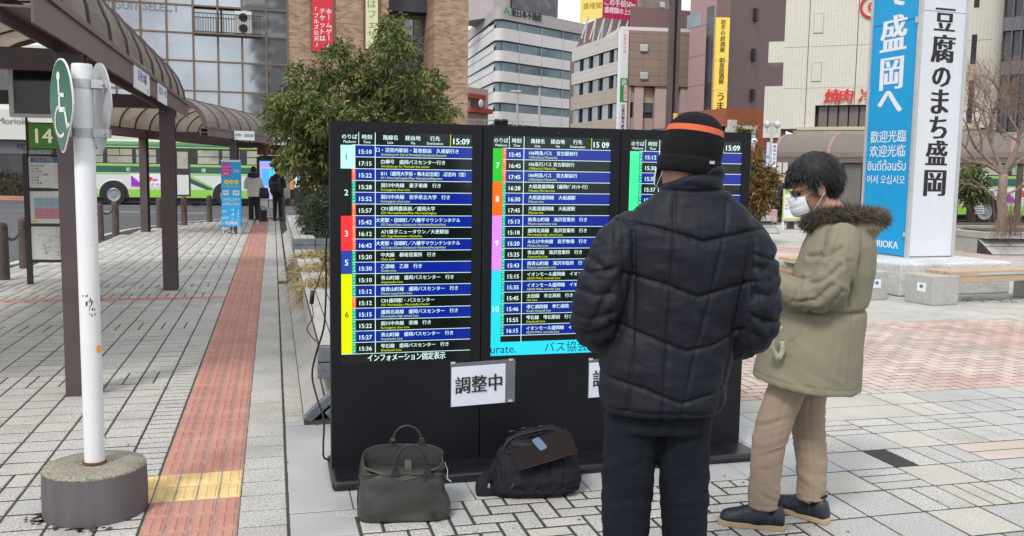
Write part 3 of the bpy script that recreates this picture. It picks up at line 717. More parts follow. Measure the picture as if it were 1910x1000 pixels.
# ------------------------------------------------------------------ brown painted steel things
M['brown'] = mat('brown_painted_steel', (0.085, 0.058, 0.062), 0.5, var=0.15, scale=3, bump=0.06, bscale=60, dirt=0.35, dscale=2.5, dcol=(0.13, 0.09, 0.08))
M['mauve'] = mat('mauve_brown_steel', (0.15, 0.10, 0.105), 0.5, var=0.12, scale=2, bump=0.05, bscale=50, dirt=0.4, dscale=1.7, dcol=(0.20, 0.11, 0.07), stretch=(1, 1, 0.3))
M['vault'] = mat('smoked_polycarbonate', (0.55, 0.50, 0.455), 0.5, var=0.12, scale=1.2, transl=0.68, dirt=0.4, dscale=1.5, dcol=(0.2, 0.17, 0.14))
M['white'] = mat('white_paint', (0.72, 0.73, 0.74), 0.45, var=0.05, scale=4, dirt=0.25, dscale=4, dcol=(0.45, 0.44, 0.42))
M['whitesign'] = mat('white_sign', (0.74, 0.75, 0.78), 0.5, var=0.03)
M['inkblue'] = plain('blue_ink', (0.03, 0.05, 0.25), 0.6)
def hpost(b, x, y, z0, z1, w=0.175, t=0.012, R=None):
    """H section: two flanges and a web"""
    b.b2(x-w/2, x+w/2, y-w/2, y-w/2+t, z0, z1); b.b2(x-w/2, x+w/2, y+w/2-t, y+w/2, z0, z1); b.b2(x-t/2, x+t/2, y-w/2+t, y+w/2-t, z0, z1)
def shelter(name_label, origin, ang, length, span, rise, zb, posts, left_posts=True, side=-1, nrib=None, hb=0.175, over=0.0, cat='bus shelter', rear=None, ribm=None, panm=None, crosses=None):
    """origin: ground point under the near end of the front beam; local y runs along the shelter, x to its right; the vault is on side*-x"""
    t = thing('bus_shelter', name_label, cat, origin, ang)
    s = side
    for x in (0, s*span):
        b = MB(); b.b2(x-hb/2, x-hb/2+.012, -over, length, zb, zb+.17); b.b2(x+hb/2-.012, x+hb/2, 0 if x == 0 else -over, length, zb, zb+.17); b.b2(x-hb/2+.012, x+hb/2-.012, 0, length, zb+.075, zb+.087)
        b.build('beam', M['mauve'], t, local=True)
    for y in posts:
        b = MB(); hpost(b, 0, y, 0.0, zb); b.build('post', M['brown'], t, local=True)
        if left_posts: b = MB(); hpost(b, s*span, y, 0.0, zb); b.build('post', M['brown'], t, local=True)
    for y in (crosses or posts): b = MB(); b.b2(min(0, s*span)+hb/2, max(0, s*span)-hb/2, y-.06, y+.06, zb+.002, zb+.165); b.build('cross_beam', M['brown'], t, local=True)
    R = 0.0; th = PI/2; cx = s*span/2; cz = zb+.185; n = 16
    def arc(a, r): return (cx + math.copysign(abs(math.sin(a))**.92, math.sin(a))*(span/2+.04+r), cz + abs(math.cos(a))**.92*(rise+r))
    m = max(1, int(length/0.62)) if nrib is None else nrib
    A = [-th + 2*th*i/n for i in range(n+1)]
    for k in range(m):         # one panel per bay
        y0, y1 = length*k/m+.008, length*(k+1)/m-.008
        b = MB()
        for i in range(n):
            (xa, za), (xb, zb_) = arc(A[i], R), arc(A[i+1], R); (xc, zc), (xd, zd) = arc(A[i], R-.008), arc(A[i+1], R-.008)
            b.add([(xa, y0, za), (xb, y0, zb_), (xb, y1, zb_), (xa, y1, za)], [(0, 1, 2, 3)]); b.add([(xc, y0, zc), (xd, y0, zd), (xd, y1, zd), (xc, y1, zc)], [(3, 2, 1, 0)])
        b.build('roof_panel', panm or M['vault'], t, local=True, smooth=True)
    for k in range(m+1):
        y = length*k/m; b = MB(); rr = R+.022; wd = 0.022 if ribm is None else 0.06; dp = 0.03 if k not in (0, m) else 0.07
        for i in range(n):
            (xa, za), (xb, zb_) = arc(A[i], rr), arc(A[i+1], rr); (xc, zc), (xd, zd) = arc(A[i], R-dp), arc(A[i+1], R-dp)
            b.add([(xa, y-wd, za), (xb, y-wd, zb_), (xb, y+wd, zb_), (xa, y+wd, za), (xc, y-wd, zc), (xd, y-wd, zd), (xd, y+wd, zd), (xc, y+wd, zc)], [(0, 1, 2, 3), (7, 6, 5, 4), (0, 4, 5, 1), (2, 6, 7, 3)])
        b.build('rib', ribm or M['brown'], t, local=True)
    for x in (hb/2-.03, s*span-hb/2+.03 if s > 0 else s*span-hb/2+.02):
        b = MB(); b.b2(x-.05, x+.05, 0.0, length, zb+.172, zb+.212); b.build('gutter', M['mauve'], t, local=True)
    return t
u0s = toUV(D(65, 73, 5.35))[0]
sh1 = shelter('near bus shelter with arched smoked roof on brown steel posts at the left', UV(5.35, -1.29), AZ, 9.05, 2.7, 0.95, 2.3, [1.36, 7.05], side=-1, over=0.0, nrib=10, crosses=[2.6, 7.05])
o2 = G(382, 425); o2 = Vector((-6.80, 20.2, 0))
sh2 = shelter('second bus shelter with arched roof curving away behind the blue banner sign', o2, math.radians(0.5), 11.5, 2.2, 0.72, 2.28, [2.2, 9.8], side=-1, nrib=13)
M['sw'] = M['whitesign']
def plate(name, label, cat, o, ang, w, h, strings, col, ink, th=0.012, group=None):
    """flat sign plate, lower-left origin, face towards local -y"""
    t = thing(name, label, cat, o, ang, group); b = MB(); b.b2(0, w, 0, th, 0, h); b.build('plate', col, t, local=True)
    b = MB()
    for st, x, z, sz, al, wd in strings: b.text(st, (x, -0.0015, z), X, Z, sz, 0, al, wd, 0.015)
    if b.v: b.build('lettering', ink, t, local=True)
    return t
# plates on the near shelter's beam: face points to +v (right), text reads away from the viewer -> local x along -? 
def beamplate(u, w, h, z, st, small, label):
    o = UV(u, -1.29+0.175/2+0.015, z); t = plate('route_plate', label, 'sign', o, AZ+PI/2, w, h, [(st, w/2, h*0.38, h*0.42, 'C', w*0.92), (small, w*0.9, h*0.08, h*0.2, 'R', None)], M['sw'], M['inkblue']); return t
beamplate(8.85, 1.05, 0.25, 2.27, '岩手医大病院', '方面', 'white plate with blue route writing, nearer one on the left shelter beam')
beamplate(10.6, 0.85, 0.23, 2.28, '県営スケート場', '', 'white plate with blue route writing, farther one on the left shelter beam')
for i, (yy, st) in enumerate(((0.9, '中野・盛岡南'), (3.1, 'いわて・県庁前'), (5.0, '松園・桜台'))):
    o = o2 + Vector((0.115, 0.35+yy*1.6, 2.26)); 
    lab = ['white route plate on the second shelter beam, nearest the blue banner', 'white route plate on the second shelter beam, middle one of three', 'white route plate on the second shelter beam, partly behind tree leaves'][i]
    t = plate('route_plate', lab, 'sign', o, math.radians(38), 0.5, 0.22, [(st, .25, .085, .085, 'C', .46)], M['sw'], M['inkblue'])
# ------------------------------------------------------------------ parking symbol sign on white pole, concrete foot
foot = G(178, 862); 
C0 = UV(4.37, -0.81+.0)
C0 = G(177, 864, 0.22)
C0.z = 0
M['foot'] = mat('aggregate_concrete', (0.26, 0.24, 0.19), 0.9, var=0.2, scale=6, speck=0.5, sscale=110, bump=0.8, bscale=110)
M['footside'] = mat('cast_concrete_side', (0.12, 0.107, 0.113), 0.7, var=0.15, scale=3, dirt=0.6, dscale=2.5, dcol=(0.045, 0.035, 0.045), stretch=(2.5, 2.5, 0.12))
ps = thing('disabled_parking_sign', 'green teardrop wheelchair sign on a white pole set in an oval concrete foot', 'sign', C0, AZ)
# oval foot: stadium
def stadium(a, r, z, n=16, k=1.0):
    return [((a if math.cos(t) >= 0 else -a)*k + r*k*math.cos(t), r*k*math.sin(t), z) for t in [2*PI*(i+.5)/n/1 for i in range(n)]]
b = MB(); rings = [stadium(.0, .218, z, 48, k) for z, k in ((0, 1.0), (0.02, 1.015), (.1, 1.015), (.205, 1.0))]
b.loft(rings, 0, cap=False); fs_ = b.build('foot_side', M['footside'], ps, local=True, smooth=True)
b = MB(); rr = [stadium(.0, .218, .205, 48, 1.0), stadium(.0, .218, .215, 48, .985), stadium(.0, .218, .219, 48, .7), stadium(.0, .218, .221, 48, .25)]
b.loft(rr, 0); b.build('foot_top', M['foot'], ps, local=True, smooth=True)
PH = 1.995
b = MB(); b.lathe([(0.043, 0.215), (0.043, PH-.01), (0.04, PH), (0, PH+.002)], n=28, cap=False); b.build('pole', M['white'], ps, local=True, smooth=False, angle=40)
M['rust'] = mat('rust', (0.12, 0.05, 0.025), 0.9, var=0.4, scale=40)
b = MB(); b.lathe([(0.0435, 0.22), (0.052, 0.222), (0.05, 0.23), (0.0435, 0.234)], n=20, cap=False); b.build('rust_ring', M['rust'], ps, local=True)
M['chip'] = plain('bare_steel_chips', (0.05, 0.05, 0.055), 0.7)
b = MB(); rnd = random.Random(4)
for i in range(46):
    a = rnd.gauss(-1.45, .28) if i < 22 else rnd.uniform(-2.9, 0); z = rnd.gauss(0.95, .03) if i < 22 else rnd.uniform(.3, 1.9); s_ = rnd.uniform(.002, .0065) if i < 22 else rnd.uniform(.0015, .003)
    p_ = Vector((math.cos(a)*.0436, math.sin(a)*.0436, z)); tx = Vector((-math.sin(a), math.cos(a), 0)); sk = rnd.uniform(-.6, .8)
    b.add([p_ + tx*(s_*.5*math.cos(q)) + Vector((0, 0, 1))*(s_*(1.4 if i < 22 else 1)*math.sin(q)) + tx*(sk*s_*math.sin(q)*.5) for q in (0, 1, 2.1, 3, 4.2, 5.2)], [(0, 1, 2, 3, 4, 5)])
b.build('paint_chips', M['chip'], ps, local=True)['kind'] = 'stuff'
b = MB(); b.b2(-.001, .03, -.0462, -.0440, .735, .765); b.v = [(x*.6+.03, y+.012, z) for x, y, z in b.v]; b.build('sticker', plain('orange_sticker', (.6, .22, .02)), ps, local=True)
M['greensign'] = mat('green_enamel', (0.01, 0.115, 0.06), 0.35, var=0.08, scale=5)
M['alu'] = mat('aluminium', (0.50, 0.51, 0.52), 0.45, metal=0.35, var=0.08, scale=6)
def tear(W_, H_, n=40):      # teardrop outline, round top, narrow bottom
    out = []
    for i in range(n):
        a = 2*PI*i/n; x = math.sin(a); z = math.cos(a)
        w = W_/2*(1.0 if z > 0.0 else (1 - 0.62*(-z)**1.35)); out.append((x*w, z*H_/2 + (0.03 if z > 0 else 0.0)*0))
    return out
def teardrop_panel(b, m, W_, H_, y0, y1):
    T_ = [(x, z + (0.12*H_ if z > -0.2*H_ else 0.12*H_)*0) for x, z in tear(W_, H_)]; n = len(T_)
    b.prism([(x, y0, z) for x, z in T_], (0, y1-y0, 0), m)
def sign_face(yaw, off, zc, parent, symbol=True):
    """a panel seen nearly edge-on; its own rotation goes into the vertices"""
    R = Matrix.Translation(Vector(off)+Vector((0, 0, zc))) @ Matrix.Rotation(yaw, 4, 'Z')
    W_, H_ = 0.27, 0.385
    b = MB(); teardrop_panel(b, 0, W_+.014, H_+.014, 0, .006); b.v = [tuple(R @ Vector(p)) for p in b.v]; pl = b.build('sign_panel', M['alu'] if not symbol else M['sw'], parent, local=True)
    if symbol:
        b = MB(); teardrop_panel(b, 0, W_, H_, -.002, 0); b.v = [tuple(R @ Vector(p)) for p in b.v]; b.build('green_face', M['greensign'], pl, local=True)
        b = MB(); y = -.0045
        def ln(pts, w):
            for (xa, za), (xb, zb_) in zip(pts[:-1], pts[1:]):
                d = Vector((xb-xa, 0, zb_-za)); q = Vector((-d.z, 0, d.x)).normalized()*w/2; e = d.normalized()*w*.3; a_ = Vector((xa, y, za))-e; c_ = Vector((xb, y, zb_))+e
                b.add([a_-q, c_-q, c_+q, a_+q], [(0, 1, 2, 3)])
        b.add([(0.0+.024*math.sin(t)-.02, y, .145+.024*math.cos(t)) for t in [2*PI*i/14 for i in range(14)]], [tuple(range(14))])
        ln([(-.02, .115), (-.012, -.02)], .024); ln([(-.018, .055), (.045, .05)], .02); ln([(-.012, -.018), (.055, -.02), (.085, -.105)], .024); ln([(.085, -.105), (.11, -.095)], .02)
        ln([(-.022+.075*math.cos(t)+.012, -.075+.075*math.sin(t)) for t in [1.75+i*.32 for i in range(12)]], .016)
        b.v = [tuple(R @ Vector((p[0]*.88, p[1]*.5-.0012, p[2]*.86))) for p in b.v]; b.build('wheelchair_symbol', M['sw'], pl, local=True)
    return pl
yaw = math.radians(63) - AZ
sign_face(math.radians(-45.9)-AZ, (-.075, -.06, 0), 1.81, ps)
sign_face(math.radians(-46.5)-AZ, (.055, .06, 0), 1.81, ps, symbol=False)
for z in (1.70, 1.91):
    b = MB(); b.lathe([(0.046, z-.019), (0.046, z+.019)], n=20, cap=False); b.b2(-.065, -.04, -.045, .0, z-.018, z+.018); b.b2(.04, .105, -.03, -.024, z-.018, z+.018); b.b2(.04, .105, .03, .036, z-.018, z+.018); b.b2(.085, .095, -.03, .036, z-.018, z+.018)
    b.tube([(.088, -.05, z), (.088, .05, z)], .006, 6); b.build('clamp', M['alu'], ps, local=True)
# ------------------------------------------------------------------ timetable stand with green 14
tt = G(57, 530); M['frame'] = mat('dark_brown_frame', (0.03, 0.024, 0.024), 0.5, var=0.1)
t14 = thing('timetable_stand', 'bus timetable stand with three white charts below a green number 14', 'timetable', tt, math.radians(7))
sw_ = 0.70
for x in (0, sw_): b = MB(); b.b2(x-.03, x+.03, -.03, .03, 0, 1.72); b.build('post', M['frame'], t14, local=True)
for z in (.29, .77, 1.235, 1.68): b = MB(); b.b2(.03, sw_-.03, -.02, .02, z, z+.035); b.build('rail', M['frame'], t14, local=True)
M['pap'] = mat('printed_paper', (0.70, 0.70, 0.66), 0.4, var=0.03); M['redink'] = plain('red_ink', (0.5, 0.05, 0.04), .6); M['pinkink'] = plain('pink_ink', (0.62, 0.28, 0.33), .6); M['blueink2'] = plain('pale_blue_ink', (0.35, 0.5, 0.58), .6); M['ylink'] = plain('yellow_ink', (0.75, 0.55, 0.05), .6)
CH = [M['pap'], M['ink'], M['redink'], M['pinkink'], M['blueink2'], M['ylink'], plain('board_blue', (0.03, 0.16, 0.42))]
for k, (z0, z1) in enumerate(((.33, .765), (.81, 1.23), (1.275, 1.675))):
    b = MB(); b.b2(.035, sw_-.035, -.008, .008, z0, z1, 0)
    y = -.0095
    def q(x0, x1, a, c, m): b.quad((x0, y, a), (x1, y, a), (x1, y, c), (x0, y, c), m)
    if k == 2:
        q(.06, .45, z1-.07, z1+.0, 6); y = -.0105; b.text('バスの予約', (.1, y, z1-.055), X, Z, .05, 5, 'L', .3, .01); y = -.0095
        for i in range(7):
            zz = z1-.12-.038*i; b.text(['岩 手 医 大 線', '上 田 線', '駅 上 田 線', 'イオンモール盛岡', '大 学 線', '日 赤 線', '三 ツ 割 線'][i], (.07, y, zz), X, Z, .026, 1, 'L', .24, .015); b.text('15:10 15:40 16:20', (.36, y, zz), X, Z, .022, 2, 'L', .2, .01)
        q(.60, .645, z0+.02, z1-.1, 5)
    elif k == 1:
        q(.09, .62, z0+.21, z1-.09, 4); q(.09, .62, z0+.06, z0+.2, 3); y = -.0105
        for i in range(14): q(.09, .62, z0+.06+.021*i, z0+.0615+.021*i, 1)
        for i in range(8): q(.09+.0757*i, .0915+.0757*i, z0+.06, z1-.06, 1)
        q(.05, .13, z0+.015, z0+.04, 5)
    else:
        rnd = random.Random(3)
        for i in range(34):
            x_ = rnd.uniform(.08, .55); z_ = rnd.uniform(z0+.05, z1-.06)
            if rnd.random() < .5: q(x_, x_+rnd.uniform(.02, .13), z_, z_+.003, 1)
            else: q(x_, x_+.003, z_, z_+rnd.uniform(.02, .1), 1)
        for i in range(18): x_ = rnd.uniform(.07, .55); z_ = rnd.uniform(z0+.03, z1-.05); b.text('バス停', (x_, y, z_), X, Z, .018, 1, 'L', None, 0)
    b.build('chart', CH, t14, local=True)
M['g14'] = mat('lime_green_panel', (0.05, 0.17, 0.015), 0.35, var=0.05, emit=(0.06, 0.2, 0.02), estr=0.15)
b = MB(); b.b2(.06, .62, -.03, .03, 1.79, 2.11, 0); b.text('14', (.25, -.032, 1.86), X, Z, .27, 1, 'C', None, .02); b.build('number_panel', [M['g14'], plain('cream_digit', (.72, .72, .55), .5, emit=0.25)], t14, local=True)
b = MB(); b.b2(.055, .625, -.034, .034, 1.775, 1.79); b.b2(.055, .625, -.034, .034, 2.11, 2.125); b.b2(.04, .06, -.034, .034, 1.775, 2.125); b.b2(.35, .37, -.01, .01, 1.68, 1.775); b.build('number_frame', M['frame'], t14, local=True)
b = MB(); b.tube([(.02, .02, 1.72), (.02, .02, 2.3)], .016, 8); b.build('pole', M['frame'], t14, local=True)
b = MB()
for i in range(5): b.tube([(.1+.05*i, -.02, 1.76+.01*math.sin(i*3)), (.2+.04*i, -.03, 1.745+.015*math.sin(i*2))], .006, 5)
b.build('clip', plain('green_plastic', (.2, .65, .25)), t14, local=True)
# ------------------------------------------------------------------ hanging monitor under the near shelter
mo = D(17, 218, 7.6); M['bezel'] = mat('pale_grey_bezel', (0.50, 0.53, 0.50), 0.4, var=0.05)
mt = thing('hanging_monitor', 'dark information monitor in a pale grey frame hanging under the near shelter', 'monitor', mo, math.radians(6))
b = MB(); mw, mh = .74, .42
b.b2(0, mw, 0, .09, 0, .03); b.b2(0, mw, 0, .09, mh-.03, mh); b.b2(0, .04, 0, .09, .03, mh-.03); b.b2(mw-.04, mw, 0, .09, .03, mh-.03); b.build('frame', M['bezel'], mt, local=True, bevel=.006)
b = MB(); b.b2(.04, mw-.04, .012, .08, .03, mh-.03); b.build('dark_glass', mat('dark_glass', (.01, .014, .014), .08, var=0), mt, local=True)
b = MB(); b.b2(.35, .39, .03, .07, mh, mh+.12); b.build('bracket', M['brown'], mt, local=True)
# ------------------------------------------------------------------ bollards and chains
M['bol'] = mat('rusty_brown_bollard', (0.075, 0.05, 0.045), 0.65, var=0.25, scale=9, dirt=0.6, dscale=5, dcol=(0.17, 0.085, 0.045), bump=0.2, bscale=60)
BP = [(7, 522), (47, 500), (187, 447), (216, 438), (298, 425), (344, 420), (391, 414)]
labs = ['rusty bollard cut off by the left edge of the photo', 'rusty bollard just left of the timetable stand foot', 'rusty bollard close beside the white sign pole', 'rusty bollard between the white pole and the brown post', 'rusty bollard right of the brown left-row post',
        'rusty bollard second left of the blue banner', 'rusty bollard nearest left of the blue banner']
pts = [G(x, y) for x, y in BP]
def bollard(p, lab):
    b = MB(); b.lathe([(.085, 0), (.082, .02), (.078, .72), (.07, .76), (.045, .785), (0, .79)], p, 18, cap=False); o = b.build('bollard', M['bol'], angle=35); return tag(o, lab, 'bollard', 'chained bollards along the kerb')
for p, l in zip(pts, labs): bollard(p, l)
extra = [Vector((-8.15, 28.4, 0)), Vector((-7.4, 29.3, 0)), Vector((-9.9, 9.7, 0))]
for p, l in zip(extra, ('rusty bollard behind the person in the cream jacket', 'rusty bollard behind the red number 13 stand', 'rusty bollard left of the frame edge')): bollard(p, l)
lk = MB(); R0, r0 = .028, .0065
def link_mesh():
    b = MB(); n = 10; path = []
    for i in range(n+1):
        a = 2*PI*i/n; path.append((math.cos(a)*R0*1.35, math.sin(a)*R0*.75, 0))
    b.tube(path, r0, 5, cap=False); return b.mesh('link', M['bol'], True)
LMESH = link_mesh()
def chain(a, c, lab, sag=.2):
    a = a + Vector((0, 0, .70)); c = c + Vector((0, 0, .70)); d = c-a; t = thing('chain', lab, 'chain', a, 0, 'chains between the bollards'); Ln = d.length; n = max(4, int(Ln/.062))
    for i in range(n):
        f = (i+.5)/n; p_ = a + d*f - Vector((0, 0, sag*4*f*(1-f))); f2 = f+.01; q_ = a + d*f2 - Vector((0, 0, sag*4*f2*(1-f2))); dr = (q_-p_).normalized()
        rot = dr.to_track_quat('X', 'Z') @ Matrix.Rotation(PI/2*(i % 2)+.3, 3, 'X').to_quaternion()
        o = bpy.data.objects.new('link', LMESH); COL.objects.link(o); o.parent = t; o.matrix_basis = Matrix.Translation(p_-a) @ rot.to_matrix().to_4x4()
chain(pts[0], pts[1], 'rusty chain hanging left of the timetable stand')
chain(pts[2], pts[3], 'rusty chain between the two bollards by the white pole', .18)
chain(pts[4], pts[5], 'rusty chain running behind the second shelter post', .2)
chain(pts[5], pts[6], 'rusty chain between the two bollards left of the blue banner', .2)
# ------------------------------------------------------------------ far buildings
class Fac:
    """a facade plane through two picture columns at given depths; local x along it, z up, y into the building"""
    def __init__(s, pxa, Ya, pxb, Yb):
        s.a = D(pxa, 330, Ya); s.a.z = ROAD_Z; s.b = D(pxb, 330, Yb); s.b.z = ROAD_Z
        s.d = (s.b-s.a).normalized(); s.ang = math.atan2(s.d.y, s.d.x); s.n = Vector((-s.d.y, s.d.x, 0)); s.w = (s.b-s.a).length
    def L(s, px, py):
        p_ = OnPlane(px, py, s.a, s.n) - s.a; return p_.dot(s.d), p_.z
    def x(s, px, py=250): return s.L(px, py)[0]
    def z(s, px, py): return s.L(px, py)[1]
def glassmat(n, c, r=0.03, met=0.85): return mat(n, c, r, var=0.15, scale=0.3, metal=met, bump=0.02, bscale=0.6)
M['gl_sky'] = mat('sky_reflecting_glass', (0.40, 0.43, 0.46), 0.04, var=0.35, scale=0.09, metal=0.8, dirt=0.75, dscale=0.07, dcol=(0.10, 0.10, 0.115), bump=0.02, bscale=0.6); M['gl_dark'] = mat('dark_window_glass', (0.05, 0.05, 0.055), 0.06, var=0.35, scale=0.4, spec=0.8, metal=0.3, dirt=0.8, dscale=0.35, dcol=(0.17, 0.16, 0.15))
M['gl_teal'] = mat('teal_window_glass', (0.10, 0.145, 0.16), 0.05, var=0.35, scale=0.15, metal=0.55, dirt=0.7, dscale=0.12, dcol=(0.26, 0.34, 0.40)); M['gl_win'] = mat('pale_window_glass', (0.26, 0.29, 0.31), 0.06, var=0.3, scale=0.25, metal=0.6, dirt=0.5, dscale=.5, dcol=(0.09, 0.09, 0.10))
M['mull'] = mat('bronze_mullion', (0.16, 0.105, 0.075), 0.5, var=0.1)
def brickm(name, f, c1, c2, bw=.33, bh=.115, mo=.010, mc=(.32, .27, .22), off=.5): return mat(name, c1, 0.85, var=0.18, scale=0.5, brick=((f.d.x, f.d.y, 0), bw, bh, mo, c2, mc, off), dirt=0.25, dscale=0.25, dcol=(0.14, 0.10, 0.08))
# --- brick department building with glass front
f1 = Fac(165, 50, 868, 56); bld = thing('brick_building', 'tan brick department building with large glass front and hanging banners', 'building', f1.a, f1.ang)
M['brk'] = brickm('tan_brick', f1, (.44, .29, .185), (.24, .135, .085))
H1 = 19.0; xg1 = f1.x(537, 100); xb1 = f1.x(725, 100); xb2 = f1.x(805, 100); xe = f1.x(868, 100); x00 = f1.x(122, 20)
zw0 = f1.z(330, 250)
b = MB(); b.b2(x00, -0.02, 0, 14, zw0, H1); b.build('brick_wall', M['brk'], bld, local=True)
b = MB(); b.b2(xg1, xb1, 0.0, 14, 3.6, H1); b.build('brick_wall', M['brk'], bld, local=True)
b = MB(); b.b2(xb2, xe, -0.7, 14, 0, H1); b.build('brick_wall', M['brk'], bld, local=True)
b = MB(); b.b2(xb1, xb2, 2.6, 14, 0, H1); b.build('recess_wall', M['brk'], bld, local=True)
b = MB(); b.b2(-0.02, xg1, 0.5, 14, 0, H1); b.build('inner_wall', M['gl_dark'], bld, local=True)
cols = [f1.x(p, 100) for p in (166, 215, 263, 311.5, 361, 407, 452, 497, 537)]
zr = [f1.z(330, y) for y in (214, 168, 112, 60, 8, -44)]
for j in range(len(zr)-1):
    for i in range(8):
        if j == 3 and i in (4, 5): continue
        dark = False
        b = MB(); tl = random.uniform(-.006, .006); z0, z1 = zr[j]+.04, zr[j+1]-.04; x0, x1 = cols[i]+.04, cols[i+1]-.04
        b.add([(x0, .1+tl, z0), (x1, .1-tl, z0), (x1, .1-tl*.5, z1), (x0, .1+tl*.5, z1)], [(0, 1, 2, 3)]); b.build('pane', M['gl_dark'] if dark else M['gl_sky'], bld, local=True)
for x in cols: b = MB(); b.b2(x-.055, x+.055, -.02, .2, zr[0], zr[-1]); b.build('mullion', M['mull'], bld, local=True)
for z in zr: b = MB(); b.b2(0, xg1, 0.01, .19, z-.045, z+.045); b.build('transom', M['mull'], bld, local=True)
# balcony bay
x0, x1 = cols[4], cols[6]; z0 = zr[3]
b = MB(); b.b2(x0+.06, x1-.06, .45, .5, z0+.05, zr[4]-.05); bay = b.build('balcony_back', M['gl_sky'], bld, local=True)
for xx in (x0+1.5,): b = MB(); b.b2(xx-.06, xx+.06, .3, .44, z0, zr[4]); b.build('balcony_post', M['mull'], bld, local=True)
b = MB()
for k in range(26): xx = x0+.1+(x1-x0+1.0)*k/26; b.b2(xx-.012, xx+.012, -.32, -.3, z0+.06, z0+1.05)
rl = b.build('railing', M['ink'], bld, local=True); rl['kind'] = 'stuff'
for z in (z0+1.05, z0+.05): b = MB(); b.b2(x0+.05, x1+1.1, -.34, -.29, z, z+.045); b.build('rail', M['ink'], bld, local=True)
b = MB(); b.b2(x0+.05, x1+1.1, -.4, .0, z0-.06, z0+.02); b.build('balcony_floor', M['mull'], bld, local=True)
M['acw'] = mat('ac_white', (.6, .6, .58), .5, var=.05)
ac = thing('ac_unit', 'white twin-fan air conditioner unit on the dark balcony', 'air conditioner', f1.a + f1.d*(f1.x(438, 50)) - f1.n*.1 + Vector((0, 0, z0+.03)), f1.ang)
b = MB(); b.b2(0, .92, -.12, .3, 0, 1.28); b.build('casing', M['acw'], ac, local=True, bevel=.03)
for z in (.34, .94): b = MB(); b.add([(.46+.24*math.cos(t), -.135, z+.24*math.sin(t)) for t in [2*PI*i/20 for i in range(20)]], [tuple(range(20))]); b.build('fan', M['ink'], ac, local=True)
# white hotel wall, white fascia, shops underneath
b = MB(); b.b2(-16, x00-.03, -.3, 10, zr[0]-.06, zr[0]+3.4); b.build('hotel_wall', mat('white_fascia', (.62, .62, .58), .6, var=.04, scale=.5), bld, local=True)
for k in range(5): b = MB(); b.b2(-15+2.6*k, -13.4+2.6*k, -.36, -.29, zr[0]+.9, zr[0]+2.1); b.build('hotel_window', M['gl_dark'], bld, local=True)

b = MB(); b.b2(-9, xg1+.3, -1.2, 0.4, f1.z(60, 262), zr[0]-.06); b.build('white_fascia', mat('white_fascia', (.62, .62, .58), .6, var=.04, scale=.5), bld, local=True)
b = MB(); b.b2(-9, xg1+.3, -.9, 0.4, f1.z(60, 288)+.0, f1.z(60, 262)-.01); b.build('dark_sign_band', mat('grey_sign_band', (.13, .13, .14), .5, var=.05), bld, local=True)
b = MB(); b.b2(-9, xg1+.3, .45, .5, 0, f1.z(60, 288)); b.build('shop_back', M['gl_dark'], bld, local=True)
M['warm'] = mat('lit_shop_window', (.25, .12, .05), .4, var=.6, scale=1.6, emit=(1.0, .45, .14), estr=.38)
for k in range(14):
    xx = -8.9+k*1.95
    b = MB(); b.b2(xx+.05, xx+1.8, .3, .44, .6, f1.z(60, 290)-.05); b.build('shop_window', M['warm'] if k % 3 != 2 else M['gl_dark'], bld, local=True)
    b = MB(); b.b2(xx-.06, xx+.04, .2, .44, 0, f1.z(60, 290)); b.build('shop_mullion', M['ink'], bld, local=True)
b = MB(); zt = f1.z(60, 234)
b.text('Hotel Metropolitan Morioka', (f1.x(66, 240), -1.23, zt), X, Z, .46, 0, 'R', None, .02); b.text('FESAN', (f1.x(40, 270), -.92, f1.z(60, 280)), X, Z, .42, 1, 'L', None, .0)
b.build('fascia_lettering', [plain('grey_letters', (.22, .23, .26)), M['ink']], bld, local=True)
M['letter_grey'] = plain('grey_window_letters', (.20, .22, .26), .5)
b = MB(); xs = f1.x(217, 15); zs = f1.z(330, 22)
b.text('SUIT SELECT', (xs, .04, zs), X, Z, .66, 0, 'L', f1.x(334, 15)-xs, .02)
for k in range(4): xx = f1.x(188, 15)+k*.17; b.b2(xx, xx+.07, .03, .035, zs-.02, zs+.75)
b.text('SELECT', (f1.x(755, 70), 2.30, f1.z(770, 72)), X, Z, .66, 0, 'L', None, .02)
b.build('window_lettering', M['letter_grey'], bld, local=True)['kind'] = 'stuff'
# recessed bay windows
b = MB(); b.b2(xb1, xb2, 1.4, 2.6, f1.z(765, 14), H1); b.build('dark_canopy', mat('dark_panel', (.045, .045, .055), .5, var=.1), bld, local=True)
zz = [f1.z(765, y) for y in (232, 165, 95, 22)]
n = 4
for j in range(3):
    for i in range(n):
        xx0 = xb1+(xb2-xb1)*i/n+.05; xx1 = xb1+(xb2-xb1)*(i+1)/n-.05
        b = MB(); b.b2(xx0, xx1, 2.45, 2.5, zz[j]+.08, zz[j+1]-.04); b.build('recess_pane', M['gl_win'] if j == 2 else M['gl_dark'], bld, local=True)
for i in range(n+1): xx = xb1+(xb2-xb1)*i/n; b = MB(); b.b2(xx-.04, xx+.04, 2.35, 2.52, zz[0], zz[-1]); b.build('recess_mullion', M['mull'], bld, local=True)
